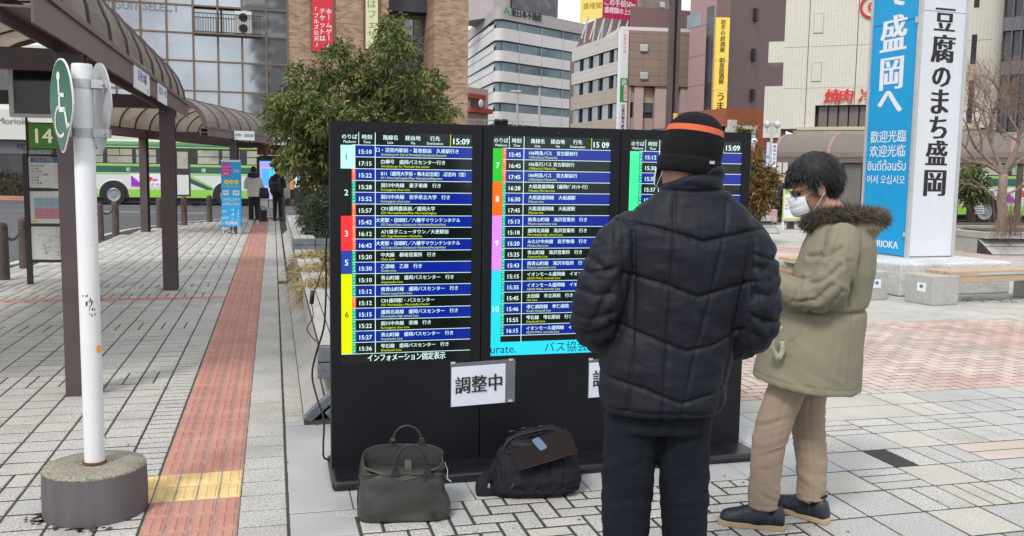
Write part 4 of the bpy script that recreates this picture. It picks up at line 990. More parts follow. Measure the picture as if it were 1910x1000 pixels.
# banners on the brick wall
def banner(label, px0, px1, py0, py1, col, words, cat='banner', border=None, y=-.12):
    x0, x1 = f1.x(px0, 80), f1.x(px1, 80); z0, z1 = f1.z(px0, py1), f1.z(px0, py0); t = thing('wall_banner', label, cat, f1.a + f1.d*x0 + f1.n*(y-.0) + Vector((0, 0, z0)), f1.ang)
    b = MB(); b.b2(0, x1-x0, 0, .05, 0, z1-z0); b.build('cloth', [border or col], t, local=True)
    b = MB(); b.b2(.05 if border else .0, x1-x0-(.05 if border else 0), -.012, -.004, 0.03, z1-z0); b.build('face', [col], t, local=True)
    b = MB(); W_ = x1-x0; H_ = z1-z0
    for st, fx, ztop, sz, m in words:
        for i, ch in enumerate(st):
            if ch == 'ー': b.text('|', (W_*fx, -.02, H_-ztop-sz*1.06*(i+1)+.1), X, Z, sz*.9, m, 'C', None, .03)
            else: b.text(ch, (W_*fx, -.02, H_-ztop-sz*1.06*(i+1)), X, Z, sz, m, 'C', None, .03)
    b.build('lettering', [M['sw'], plain('grey_green_letters', (.25, .3, .2)), plain('banner_navy', (.03, .03, .15))], t, local=True)
    for x in (-.08, x1-x0+.02): b = MB(); b.b2(x, x+.06, 0, .06, 0, z1-z0); b.build('banner_pole', M['mull'], t, local=True)
    return t
banner('red vertical banner with white Japanese writing on the brick wall', 582, 621, -60, 96, mat('red_banner', (.62, .03, .045), .7, var=.05), [('ホームゲームの', .80, 2.15, .36, 0), ('チケットは', .5, 2.15, .36, 0), ('「ブルズ公式」', .2, 2.15, .3, 0)])
banner('pale yellow vertical banner with purple edges on the brick wall', 680, 706, -60, 92, mat('pale_yellow_banner', (.66, .66, .38), .7, var=.05), [('駅ビルはフェザン', .5, -.1, .55, 1)], border=mat('purple_edge', (.2, .03, .14), .7))
# --- generic far building helpers
def slabs_building(name, label, f, depth, bands, H, m_sp, m_gl, ncol, parent=None):
    t = thing(name, label, 'building', f.a, f.ang)
    b = MB(); b.b2(0.12, f.w-.1, .12, depth-.1, 0, H-.3); b.build('core', m_gl, t, local=True); zprev = 0
    return t
# --- white rounded office
fo = Fac(922, 150, 1096, 168); off = thing('office_building', 'white office tower with rounded corner and teal ribbon windows', 'building', fo.a, fo.ang)
M['offw'] = mat('white_office_panel', (.64, .61, .61), .7, var=.05, scale=.2, dirt=.25, dscale=.15, dcol=(.42, .39, .38)); M['offg'] = mat('grey_office_panel', (.40, .36, .36), .7, var=.06, scale=.3)
def offoutline(inset, depthY=26, ww=None):
    ww = ww or fo.w + 3; r = 2.6; P_ = []
    # left face recedes to the left-back
    la = D(868, 330, 178); la = la - fo.a; lx, ly = la.dot(fo.d), la.dot(fo.n)
    dirv = Vector((lx, ly)).normalized(); c0 = Vector((0, 0)); P0_ = c0 + dirv*r; P1_ = Vector((r, 0))
    P_.append(Vector((lx, ly)))
    for k in range(9):
        t_ = k/8; P_.append(P0_*(1-t_)**2 + c0*2*t_*(1-t_) + P1_*t_**2)
    P_.append(Vector((ww, 0))); P_.append(Vector((ww, ly+4)))
    cx, cy = sum(p.x for p in P_)/len(P_), sum(p.y for p in P_)/len(P_)
    return [(p.x+(cx-p.x)*inset/abs(max((Vector((cx, cy))-p).length, .1)), p.y+(cy-p.y)*inset/abs(max((Vector((cx, cy))-p).length, .1))) for p in P_]
Ho = fo.z(930, 11)
zb_ = [(fo.z(925, a), fo.z(925, c)) for a, c in ((50, 35), (92, 75), (131, 114), (170, 153), (207, 192), (246, 232))]
O1, O0 = offoutline(.35), offoutline(0)
b = MB(); b.prism([(x, y, 0) for x, y in O1], (0, 0, Ho-1)); b.build('ribbon_glass', M['gl_teal'], off, local=True, angle=30)
lev = [Ho] + [z for pr in [(p[1], p[0]) for p in zb_] for z in pr] + [0]
for k in range(0, len(lev)-1, 2):
    z1, z0 = lev[k], lev[k+1]
    if z1-z0 < .1: continue
    b = MB(); b.prism([(x, y, z0) for x, y in O0], (0, 0, z1-z0)); b.build('spandrel', M['offw'] if k else M['offg'], off, local=True, angle=30)
    b = MB(); b.prism([(x, y, z0) for x, y in offoutline(-.06)], (0, 0, .18)); b.build('sill', M['ink'] if k < len(lev)-3 else M['offg'], off, local=True)
for i in range(1, 5):
    xx = fo.w*i/4.4; b = MB(); b.b2(xx-.04, xx+.04, -.03, .01, 0, Ho-.4); b.build('panel_joint', M['offg'], off, local=True)
# left face blocking panels between narrow strips
la = Vector(O0[0]); lb = Vector(O0[2]); dd = (lb-la)
for (z0, z1) in zb_:
    b = MB(); n_ = Vector((dd.y, -dd.x)).normalized()*.12
    zc = (z0+z1)/2
    b.prism([(la.x, la.y, z0), (lb.x, lb.y, z0), (lb.x+n_.x, lb.y+n_.y, z0), (la.x+n_.x, la.y+n_.y, z0)], (0, 0, (z1-z0)*.55)); b.build('spandrel', M['offw'], off, local=True)
M['lgreen'] = plain('logo_green', (.03, .35, .12)); M['lorange'] = plain('logo_orange', (.8, .25, .03))
b = MB(); zt = fo.z(960, 30); xt = fo.x(953, 25)
b.text('東日本不動産', (xt, -.12, zt), X, Z, 1.5, 0, 'L', fo.x(1010, 25)-xt, .05)
xl = fo.x(938, 25)
b.add([(xl, -.12, zt+.0), (xl+.5, -.12, zt+.1), (xl+1.1, -.12, zt+1.3), (xl+.8, -.12, zt+1.3)], [(0, 1, 2, 3)], 1); b.add([(xl+.9, -.12, zt+.5), (xl+1.7, -.12, zt), (xl+1.2, -.12, zt+.9)], [(0, 1, 2)], 1); b.add([(xl+1.0+.16*math.cos(t), -.12, zt+1.6+.16*math.sin(t)) for t in [i*PI/5 for i in range(10)]], [tuple(range(10))], 2)
dl = Vector((dd.x, dd.y, 0)).normalized(); nl = Vector((dl.y, -dl.x, 0)); p_ = Vector((la.x, la.y, 0)) + Vector((dd.x, dd.y, 0))*.62 + nl*.1
b.text('東日本不動産', p_ + Vector((0, 0, Ho-3.2)), dl, Z, 1.5, 0, 'C', 6.5, .0)
b.build('roof_sign', [M['ink'], M['lgreen'], M['lorange']], off, local=True)['kind'] = 'stuff'
b = MB(); b.b2(fo.x(968, 0), fo.x(1070, 0), 6, 16, Ho-.5, Ho+8); b.build('penthouse', M['offg'], off, local=True)
b = MB(); b.b2(fo.x(1000, 0), fo.x(1085, 0), 5.5, 5.9, Ho+1.5, Ho+5); b.build('louvre', M['gl_dark'], off, local=True)
# --- stone building with sign column
fs = Fac(1062, 103, 1154, 90); st = thing('stone_office', 'beige stone office block with three rows of windows facing left', 'building', fs.a, fs.ang)
M['stone'] = mat('beige_stone', (.42, .36, .30), .6, var=.08, scale=.3, brick=((fs.d.x, fs.d.y, 0), 1.2, .62, .015, (.40, .34, .28), (.25, .21, .18), 0.0)); M['stone2'] = mat('pale_stone_band', (.55, .52, .48), .6, var=.05, scale=.3, brick=((fs.d.x, fs.d.y, 0), 1.2, .62, .015, (.53, .50, .45), (.3, .27, .25), 0.0))
Hs = fs.z(1150, 62)
rows = [(fs.z(1066, 231), fs.z(1066, 206)), (fs.z(1066, 181), fs.z(1066, 159)), (fs.z(1066, 138), fs.z(1066, 116))]
# use heights at left edge
bounds = [0] + [z for r_ in rows for z in r_] + [Hs]
for k in range(0, len(bounds), 2):
    z0, z1 = bounds[k], bounds[k+1]; b = MB(); b.b2(0, fs.w, 0, 12, z0, z1); b.build('stone_band', M['stone'] if k < 4 else M['stone2'], st, local=True)
for (z0, z1) in rows:
    b = MB(); b.b2(.2, fs.w-.2, .5, 11.8, z0, z1); b.build('inner_wall', M['ink'], st, local=True)
    for i in range(5):
        x0 = fs.w*i/5; x1 = fs.w*(i+1)/5
        b = MB(); b.b2(x0+.1, x1-.45, .25, .3, z0, z1); b.build('window', M['gl_win'], st, local=True)
        b = MB(); b.b2(x1-.4, x1-.1, .1, .5, z0, z1); b.build('pier', M['ink'], st, local=True)
        b = MB(); b.b2((x0+x1)/2+.55, (x0+x1)/2+.65, .2, .3, z0, z1); b.build('window_bar', M['ink'], st, local=True)
# right brown tiled side
fb = Fac(1154, 89.7, 1282, 90.6); bt = thing('brown_tile_building', 'brown tiled building with pink fluted columns and tall windows below', 'building', fb.a, fb.ang)
M['btile'] = mat('brown_tile', (.27, .20, .165), .6, var=.08, scale=.3, brick=((fb.d.x, fb.d.y, 0), 1.6, .8, .03, (.255, .185, .15), (.17, .12, .10), 0.0)); M['pinkst'] = mat('pink_stone', (.50, .36, .35), .65, var=.08, scale=.4, dirt=.3, dscale=.4, dcol=(.35, .24, .22))
Hb = fb.z(1165, 56); zb1 = fb.z(1200, 160)
b = MB(); b.b2(0.0, fb.w+3, 0.0, 14, zb1, Hb); b.build('upper_wall', M['btile'], bt, local=True)
b = MB(); b.b2(-.1, fb.w+3, 0.1, 14, Hb, Hb+.35); b.build('parapet', M['offw'], bt, local=True)
b = MB(); b.b2(0.3, fb.w+3, 1.3, 14, 0, zb1); b.build('inner_wall', M['ink'], bt, local=True)
for pa, pc in ((1168, 1175), (1182, 1199), (1221, 1244), (1268, 1290)):
    b = MB(); b.b2(fb.x(pa), fb.x(pc), .2, 1.3, 0, zb1); b.build('pink_column', M['pinkst'], bt, local=True)
for pa, pc in ((1175, 1182), (1199, 1221), (1244, 1268)):
    za = zb1
    for q in range(4):
        z0, z1 = zb1*(q/4), zb1*((q+1)/4)
        b = MB(); b.b2(fb.x(pa)+.08, fb.x(pc)-.08, .9, 1.0, z0+.1, z1-.05); b.build('tall_window', (M['gl_dark'], M['gl_win'], M['gl_dark'], M['gl_teal'])[q], bt, local=True)
for py in (90, 142): p_ = fb.L(1201, py); b = MB(); b.b2(p_[0]-.4, p_[0]+.4, -.2, .25, p_[1]-.35, p_[1]+.35); b.build('vent_hood', M['alu'], bt, local=True, bevel=.08)
# mauve roof block, brown tower and billboard above
fr = Fac(1064, 118, 1100, 112); t = thing('mauve_roof_block', 'mauve sloped roof block behind the beige stone office', 'building', fr.a, fr.ang); 
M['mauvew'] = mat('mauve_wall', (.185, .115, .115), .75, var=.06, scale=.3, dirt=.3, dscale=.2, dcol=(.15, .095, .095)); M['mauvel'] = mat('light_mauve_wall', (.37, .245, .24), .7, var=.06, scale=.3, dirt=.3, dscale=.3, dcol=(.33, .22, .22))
xl, zl = fr.L(1064, 96); xr, zr_ = fr.L(1098, 42); xr2 = fr.x(1170)
b = MB(); b.prism([(xl, 0, 0), (xr2, 0, 0), (xr2, 0, zr_), (xr, 0, zr_), (xl, 0, zl-1)], (0, 9, 0)); b.build('wall', M['mauvew'], t, local=True)
b = MB(); q = fr.L(1115, 66); b.b2(q[0], q[0]+3, -.05, 0, q[1]-.6, q[1]+1.0); b.build('window', M['gl_dark'], t, local=True)
ft = Fac(1186, 125, 1246, 130); t = thing('brown_roof_tower', 'brown windowless tower rising behind the red billboard', 'building', ft.a, ft.ang)
b = MB(); b.b2(0, ft.w, 0, 8, 0, ft.z(1190, -60)); b.build('wall', M['btile'], t, local=True)
b = MB(); q = ft.L(1232, 10); b.b2(q[0]-.4, q[0]+.4, -.5, 0, q[1]-.4, q[1]+.4); b.build('lamp_box', M['alu'], t, local=True, bevel=.1)
fbb = Fac(1091, 100, 1188, 103); t = thing('billboard', 'yellow and red rooftop billboard with white Japanese writing on a steel truss', 'billboard', fbb.a, fbb.ang)
xm = fbb.x(1124, 20); z0, z1 = fbb.z(1124, 32), fbb.z(1124, -60)
b = MB(); b.prism([(xm-.02, 0, z0), (0, 1.6, z0-.6), (0, 1.8, z0-.6), (xm-.02, .2, z0)], (0, 0, z1-z0)); b.text('焼肉 冷麺', (xm*.5, .72, z0+2.2), Vector((xm, -1.6, 0)).normalized(), Z, .55, 1, 'C', None, .0); b.text('盛楼閣', (xm*.5, .72, z0+1.0), Vector((xm, -1.6, 0)).normalized(), Z, .7, 1, 'C', None, .0)
b.build('yellow_board', [mat('yellow_board', (.78, .60, .16), .6, var=.03), plain('gold_ink', (.45, .25, .03))], t, local=True)
xe_ = fbb.x(1188, 20); b = MB(); b.b2(xm, xe_, 0, .25, z0, z1); b.text('この手前50m', ((xm+xe_)/2, -.03, fbb.z(1150, 11)), X, Z, .82, 1, 'C', (xe_-xm)*.9, .02); b.text('盛楼閣の上5階', ((xm+xe_)/2, -.03, fbb.z(1150, 25)), X, Z, .72, 1, 'C', (xe_-xm)*.9, .02)
b.build('red_board', [mat('crimson_board', (.42, .012, .07), .5, var=.03), M['sw']], t, local=True)
b = MB()
for i in range(7):
    xa = xe_*i/6; b.tube([(xa, .1, z0), (xa+.6, 1.8, z0-2.6)], .09, 4); b.tube([(xa, .1, z0), (xa-.6, .4, z0-2.4)], .07, 4)
o = b.build('truss', M['offw'], t, local=True); o['kind'] = 'stuff'
# sign column
sc_ = Fac(1149, 89.5, 1163, 89.8); t = thing('vertical_sign_column', 'narrow white vertical sign column with red and green lettering on the building corner', 'sign', sc_.a, sc_.ang)
zt = sc_.z(1156, 57); b = MB(); b.b2(0, sc_.w, -.3, .25, 0, zt); b.build('column', M['whitesign'], t, local=True)
def vt(b, st, xc, zt_, sz, m, y=-.33, pitch=1.05):
    for i, ch in enumerate(st): b.text('|' if ch == 'ー' else ch, (xc, y, zt_-sz*pitch*(i+1)+sz*.1), X, Z, sz, m, 'C', None, .03)
CM = [plain('sign_red', (.7, .02, .02)), M['sw'], plain('sign_green', (.02, .3, .06)), M['ink'], plain('sign_pink', (.75, .3, .25))]
b = MB(); xc = sc_.w/2; vt(b, 'アデランス', xc, sc_.z(1156, 63), .33*1.05, 0)
b.build('lettering', CM, t, local=True)
b = MB(); b.b2(.02, sc_.w-.02, -.34, -.3, sc_.z(1156, 190), sc_.z(1156, 146), 2); b.build('green_panel', CM, t, local=True)
b = MB(); vt(b, '恵', xc, sc_.z(1156, 147), .62, 1, -.36); b.b2(xc-.0, sc_.w-.03, -.36, -.345, sc_.z(1156, 188), sc_.z(1156, 160), 1); vt(b, '皮膚科', xc+.18, sc_.z(1156, 160), .42, 4, -.38); vt(b, '日盛沢製作所', xc, sc_.z(1156, 194), .36, 3, -.33); vt(b, 'CD', xc, sc_.z(1156, 233), .4, 3, -.33)
b.build('lettering', CM, t, local=True)
# --- mauve building with yellow sign
fm = Fac(1277, 88, 1325, 84); fm2 = Fac(1351, 84, 1452, 96)
t = thing('mauve_building', 'tall mauve building with small dark windows and a yellow vertical sign', 'building', fm.a, fm.ang); Hm = 24
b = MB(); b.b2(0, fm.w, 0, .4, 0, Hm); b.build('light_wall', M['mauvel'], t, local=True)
for py in (50, 105, 160, 215, -5): z_ = fm.z(1300, py); b = MB(); b.b2(0, fm.w, -.015, 0, z_, z_+.03); b.build('wall_joint', M['mauvew'], t, local=True)
b = MB(); x0 = fm.x(1311); x1 = fm.x(1324); b.b2(x0, x1, -.02, .3, 0, fm.z(1315, 15)); b.build('dark_window_strip', M['gl_dark'], t, local=True)
q0 = fm.L(1280, 55); q1 = fm.L(1309, 22); b = MB(); b.b2(q0[0]+.1, q1[0], -.03, .1, q0[1], q1[1]); b.build('window', M['gl_win'], t, local=True)
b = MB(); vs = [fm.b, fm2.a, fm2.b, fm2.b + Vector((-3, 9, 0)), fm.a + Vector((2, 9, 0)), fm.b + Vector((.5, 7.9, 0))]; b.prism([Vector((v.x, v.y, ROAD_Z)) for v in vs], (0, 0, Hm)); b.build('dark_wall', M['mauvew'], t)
for px, py in ((1407, 28), (1403, 103), (1401, 178)):
    p_ = OnPlane(px, py, fm2.a, fm2.n); b = MB(); b.box(p_ - fm2.n*.1, (.62, .5, 1.15), 0, fm2.ang); b.build('small_window', M['ink'], t)
ys = Fac(1325, 82.5, 1349, 82.6); t = thing('yellow_vertical_sign', 'yellow vertical shop sign with black brush lettering on the mauve building', 'sign', ys.a, ys.ang)
za, zc = ys.z(1337, 230), ys.z(1337, 33); b = MB(); b.b2(0, ys.w, -.2, .2, za, zc); b.build('sign_box', mat('yellow_sign', (.80, .60, .10), .5, var=.03, emit=(.8, .6, .1), estr=.12), t, local=True)
b = MB(); vt(b, '岩手の居酒屋', ys.w/2, ys.z(1337, 36), .48, 0, -.22, 1.0); vt(b, '刺身居酒屋', ys.w/2, ys.z(1337, 108), .5, 0, -.22, .92); vt(b, 'うま舎', ys.w/2, ys.z(1337, 172), .85, 0, -.22, .95)
b.build('lettering', M['ink'], t, local=True)
b = MB(); b.b2(-.05, ys.w+.1, -.22, .22, (za+zc)*.5+.9, (za+zc)*.5+.94); b.b2(-.05, ys.w+.1, -.22, .22, ys.z(1337, 168), ys.z(1337, 167)); b.build('sign_divider', M['offw'], t, local=True)['kind'] = 'stuff'
# --- small red brick building
fq = Fac(1350, 74, 1446, 76); t = thing('small_brick_shop', 'low orange brick shop with white frames left of the tiled building', 'building', fq.a, fq.ang)
M['obrk'] = brickm('orange_brick', fq, (.38, .115, .05), (.33, .095, .045), .4, .1, .012, (.22, .08, .05))
Hq = fq.z(1380, 203); b = MB(); b.b2(0, fq.w, 0, 8, fq.z(1380, 236), Hq); b.b2(fq.x(1412), fq.w, 0.02, 8, 0, fq.z(1380, 236)); b.build('wall', M['obrk'], t, local=True)['kind'] = 'stuff'
b = MB(); b.b2(-2, fq.x(1412), .6, 8, 0, fq.z(1380, 236)); b.build('inner_wall', M['gl_dark'], t, local=True)
b = MB(); b.b2(fq.x(1372), fq.x(1412), -.06, .2, fq.z(1380, 241), fq.z(1380, 234)); b.build('white_lintel', M['offw'], t, local=True)
b = MB(); b.b2(fq.x(1404), fq.x(1409), -.06, .2, fq.z(1380, 285), fq.z(1380, 241)); b.build('white_post', M['offw'], t, local=True)
b = MB(); b.b2(fq.x(1356), fq.x(1370), -.3, .3, fq.z(1360, 262), fq.z(1360, 224)); b.build('white_panel', M['offw'], t, local=True)
b = MB(); b.b2(fq.x(1421), fq.x(1445), -.02, .3, fq.z(1430, 372), fq.z(1430, 312)); b.build('doorway', M['ink'], t, local=True)
sgn = Fac(1388, 60, 1399, 60.2); t2 = thing('shop_sign', 'small dark red shop sign reading ticket on the brick shop', 'sign', sgn.a, sgn.ang); z_ = sgn.z(1390, 292); b = MB(); b.b2(0, .9, 0, .06, z_, z_+.35); b.build('plate', plain('dark_red', (.35, .02, .03)), t2, local=True); b = MB(); b.text('Ticket!', (.45, -.01, z_+.1), X, Z, .25, 0, 'C', .8, .0); b.build('lettering', M['sw'], t2, local=True)
# --- small building between the brick pier and the office
fz = Fac(868, 92, 909, 95); t = thing('small_pink_building', 'small pink and red building with a satellite dish between brick wall and office', 'building', fz.a, fz.ang)
b = MB(); b.b2(0, fz.w, 0, 6, 0, fz.z(880, 163)); b.build('wall', mat('salmon_wall', (.45, .32, .29), .7, var=.06, scale=.5), t, local=True)
b = MB(); b.b2(0, fz.w, -.6, 0.3, fz.z(880, 210), fz.z(880, 201)); b.build('balcony', mat('brick_red_band', (.30, .06, .035), .7, var=.1), t, local=True)
b = MB(); b.b2(0, fz.w*.8, -.3, .3, fz.z(880, 184), fz.z(880, 175)); b.build('red_band', MATS['brick_red_band'], t, local=True)
b = MB(); b.b2(fz.w*.2, fz.w*.8, -.05, .2, fz.z(880, 201), fz.z(880, 184)); b.build('window', M['gl_dark'], t, local=True)
q = fz.L(884, 194); b = MB(); b.lathe([(.42, .0), (.3, .08), (0, .12)], (0, 0, 0), 14); b.v = [(q[0]+x, -.9-z, q[1]+y) for x, y, z in b.v]; b.build('dish', M['offw'], t, local=True)
# --- white tiled building on the right
fw = Fac(1452, 64, 1915, 58); wt = thing('white_tile_building', 'large white tiled building with stepped edge and red barbecue lettering', 'building', fw.a, fw.ang)
M['wtile'] = mat('white_small_tile', (.68, .645, .57), .55, var=.05, scale=.3, brick=((fw.d.x, fw.d.y, 0), .22, .11, .012, (.64, .605, .53), (.47, .45, .39), 0.0), dirt=.25, dscale=.3, dcol=(.42, .38, .32)); M['wt2'] = mat('beige_ledge', (.36, .33, .24), .7, var=.15, scale=1.5, dirt=.4, dscale=1, dcol=(.2, .19, .14))
Hw = 17.5; zlow = fw.z(1560, 240)
xa, xc = fw.x(1518), fw.x(1700); za, zc = fw.z(1560, 238), fw.z(1560, 196)
xg = fw.x(1857)
b = MB(); b.b2(0, xa, 0, 10, zlow, Hw); b.build('tile_wall', M['wtile'], wt, local=True)
b = MB(); b.b2(xa, xc, 0, 10, zc, Hw); b.build('tile_wall', M['wtile'], wt, local=True)
b = MB(); b.b2(xc, xg, 0, 10, zlow, Hw); b.build('tile_wall', M['wtile'], wt, local=True)
for (ya, yc_, px) in ((-70, 32, 1452), (78, 117, 1427), (161, 257, 1423)):
    if px < 1452: b = MB(); b.b2(fw.x(px), 0, 0.0, 3, fw.z(1440, yc_), fw.z(1440, ya)); b.build('tile_block', M['wtile'], wt, local=True)
b = MB(); b.b2(xa, xc, .6, 1, zlow, zc); b.build('inner_wall', M['ink'], wt, local=True)
nw = 9
for i in range(nw): x0 = xa+.15+(xc-xa-.15)*i/nw; b = MB(); b.b2(x0+.06, x0+(xc-xa)/nw-.06, .4, .45, za+.05, zc-.08); b.build('window', mat('brown_window', (.16, .13, .12), .15, var=.1, scale=.5), wt, local=True)
b = MB(); b.b2(fw.x(1487), xc+4, -.5, -.02, fw.z(1560, 257), zlow+.06); b.build('ledge', M['wt2'], wt, local=True)
b = MB(); b.b2(fw.x(1487), xc+4, -.56, -.5, zlow-.12, zlow+.1); b.build('ledge_cap', mat('ledge_cap', (.5, .46, .33), .7, var=.1), wt, local=True)
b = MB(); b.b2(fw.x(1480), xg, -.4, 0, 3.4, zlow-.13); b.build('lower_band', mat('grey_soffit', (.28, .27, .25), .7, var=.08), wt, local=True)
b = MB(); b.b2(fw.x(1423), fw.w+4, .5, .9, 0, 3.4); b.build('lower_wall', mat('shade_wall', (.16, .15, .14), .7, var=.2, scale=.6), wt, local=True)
for px in (1452, 1463): b = MB(); b.b2(fw.x(px), fw.x(px+9), 0, .5, 0, fw.z(1460, 258)); b.build('pilaster', M['wtile'], wt, local=True)
for px in (1500, 1590, 1680, 1780):
    b = MB(); b.b2(fw.x(px)-.02, fw.x(px)+.02, -.012, 0, zlow+.2, Hw) if px != 1590 else b.b2(fw.x(px)-.02, fw.x(px)+.02, -.012, 0, zc, Hw); b.build('wall_joint', M['ink'], wt, local=True)
for py in (-10, 85, 163): b = MB(); z_ = fw.z(1560, py); b.b2(.02, fw.x(1840), -.013, -.001, z_-.015, z_+.015); b.build('wall_joint', M['offg'], wt, local=True)
for (p0, p1, a, c) in ((1518, 1536, 61, 25), (1514, 1532, 151, 117)):
    x0, z0 = fw.L(p0, a); x1, z1 = fw.L(p1, c); b = MB(); b.b2(x0, x1, -.05, 0, z0, z1); b.build('hatch', M['wtile'], wt, local=True)
    b = MB()
    for (q0, q1, q2, q3) in ((x0-.03, x0, z0, z1), (x1, x1+.03, z0, z1), (x0-.03, x1+.03, z0-.03, z0), (x0-.03, x1+.03, z1, z1+.03)): b.b2(q0, q1, -.06, -.001, q2, q3)
    b.build('hatch_frame', M['offg'], wt, local=True)
for (a, c) in ((15, -70), (120, 65), (230, 150)):
    b = MB(); b.b2(fw.x(1801), fw.x(1811), -.02, .1, fw.z(1805, a), fw.z(1805, c)); b.build('narrow_window', M['ink'], wt, local=True)
ry = thing('red_restaurant_letters', 'red brush kanji letters mounted on the white tiled wall', 'sign', fw.a + fw.d*fw.x(1537, 180) + Vector((0, 0, fw.z(1570, 190))), fw.ang)
xx = 0
for ch, w_ in zip('焼肉冷麺', (.95, 1.25, .95, 1.0)):
    b = MB(); b.text(ch, (xx, -.15, 0), X, Z, 1.02, 0, 'L', None, .035); b.v = [(x+z*.15, y, z) for x, y, z in b.v]; b.build('letter', mat('red_letter', (.55, .015, .012), .4, emit=(.5, .01, .01), estr=.15, var=0), ry, local=True); xx += w_
g_ = thing('round_red_emblem', 'red circular emblem with a letter G high on the tiled wall', 'sign', fw.a + fw.d*fw.x(1628, 10) + Vector((0, 0, fw.z(1628, 12))), fw.ang)
b = MB(); path = [(.72*math.cos(t), -.12, .72*math.sin(t)) for t in [2*PI*i/32 for i in range(33)]]; b.tube(path, .075, 6, cap=False); b.build('ring', MATS['red_letter'], g_, local=True)
b = MB(); b.text('G', (0, -.13, -.32), X, Z, .9, 0, 'C', None, .03); b.build('letter', MATS['red_letter'], g_, local=True)
# dark glass tower at the far right
fd = Fac(1852, 56, 1960, 54); t = thing('dark_glass_tower', 'dark grey building with black ribbon windows at the right edge', 'building', fd.a, fd.ang)
M['dgrey'] = mat('dark_grey_panel', (.12, .12, .13), .6, var=.08, scale=.3)
b = MB(); b.b2(0, fd.w, .2, 9, 3.4, 18); b.build('core', M['gl_dark'], t, local=True)
for py in (132, 50, -30): z_ = fd.z(1880, py); b = MB(); b.b2(-.02, fd.w, -.05, .25, z_-.25, z_+.55); b.build('panel_band', M['dgrey'], t, local=True)
for i in range(6): b = MB(); b.b2(fd.w*i/6-.03, fd.w*i/6+.03, -.1, .2, 3.4, 18); b.build('mullion', M['dgrey'], t, local=True)
# the apartment tower behind the viewer, mirrored in the glass front
def mirrored(px, py, dist):
    d = ray(px, py).normalized(); p_ = OnPlane(px, py, f1.a, f1.n); r = d - f1.n*2*d.dot(f1.n); return p_ + r*(dist/max(1e-3, math.hypot(r.x, r.y)))
qa, qb = mirrored(468, 120, 150), mirrored(560, 120, 150); d_ = (qb-qa); d_.z = 0; Wt = d_.length
tw_ = thing('apartment_tower', 'grey apartment tower standing behind the viewer, seen mirrored in the glass front', 'building', (qa.x, qa.y, ROAD_Z), math.atan2(d_.y, d_.x))
M['aptw'] = mat('tower_grey_brown', (.15, .135, .125), .8, var=.1, scale=.2)
b = MB(); b.b2(0, Wt, -6, 6, 0, 60); b.build('wall', M['aptw'], tw_, local=True)
for k in range(19): b = MB(); b.b2(-.8, Wt*.55, -7.5, 7.5, 2+3*k, 3.1+3*k); b.build('balcony', M['offw'] if k % 2 else M['offg'], tw_, local=True)

# ------------------------------------------------------------------ buses
BC = [mat('bus_white', (.62, .64, .62), .25, var=.04, coat=.4), mat('bus_lime', (.27, .58, .07), .25, var=.04, coat=.4), mat('bus_dark_green', (.012, .10, .06), .25, var=.05, coat=.4), mat('bus_window_band', (.03, .03, .033), .2, var=.1),
      mat('cream_lit_bus_glass', (.36, .36, .28), .08, var=.35, scale=.5, spec=.8, dirt=.6, dscale=1.1, dcol=(.08, .08, .07)), M['ink'], plain('ad_purple', (.28, .03, .42), .5), plain('ad_red', (.75, .03, .04), .5), M['sw'], plain('ad_magenta', (.6, .02, .35), .5), plain('led_green', (.2, .9, .2), .5, emit=.6), plain('led_panel', (.02, .05, .02), .4)]  # bus pane colour has the cream-lit interior painted into it
M['tyre'] = mat('tyre_rubber', (.018, .018, .019), .85, var=.15); M['rim'] = mat('steel_rim', (.32, .33, .35), .35, metal=.6, var=.15, scale=12)
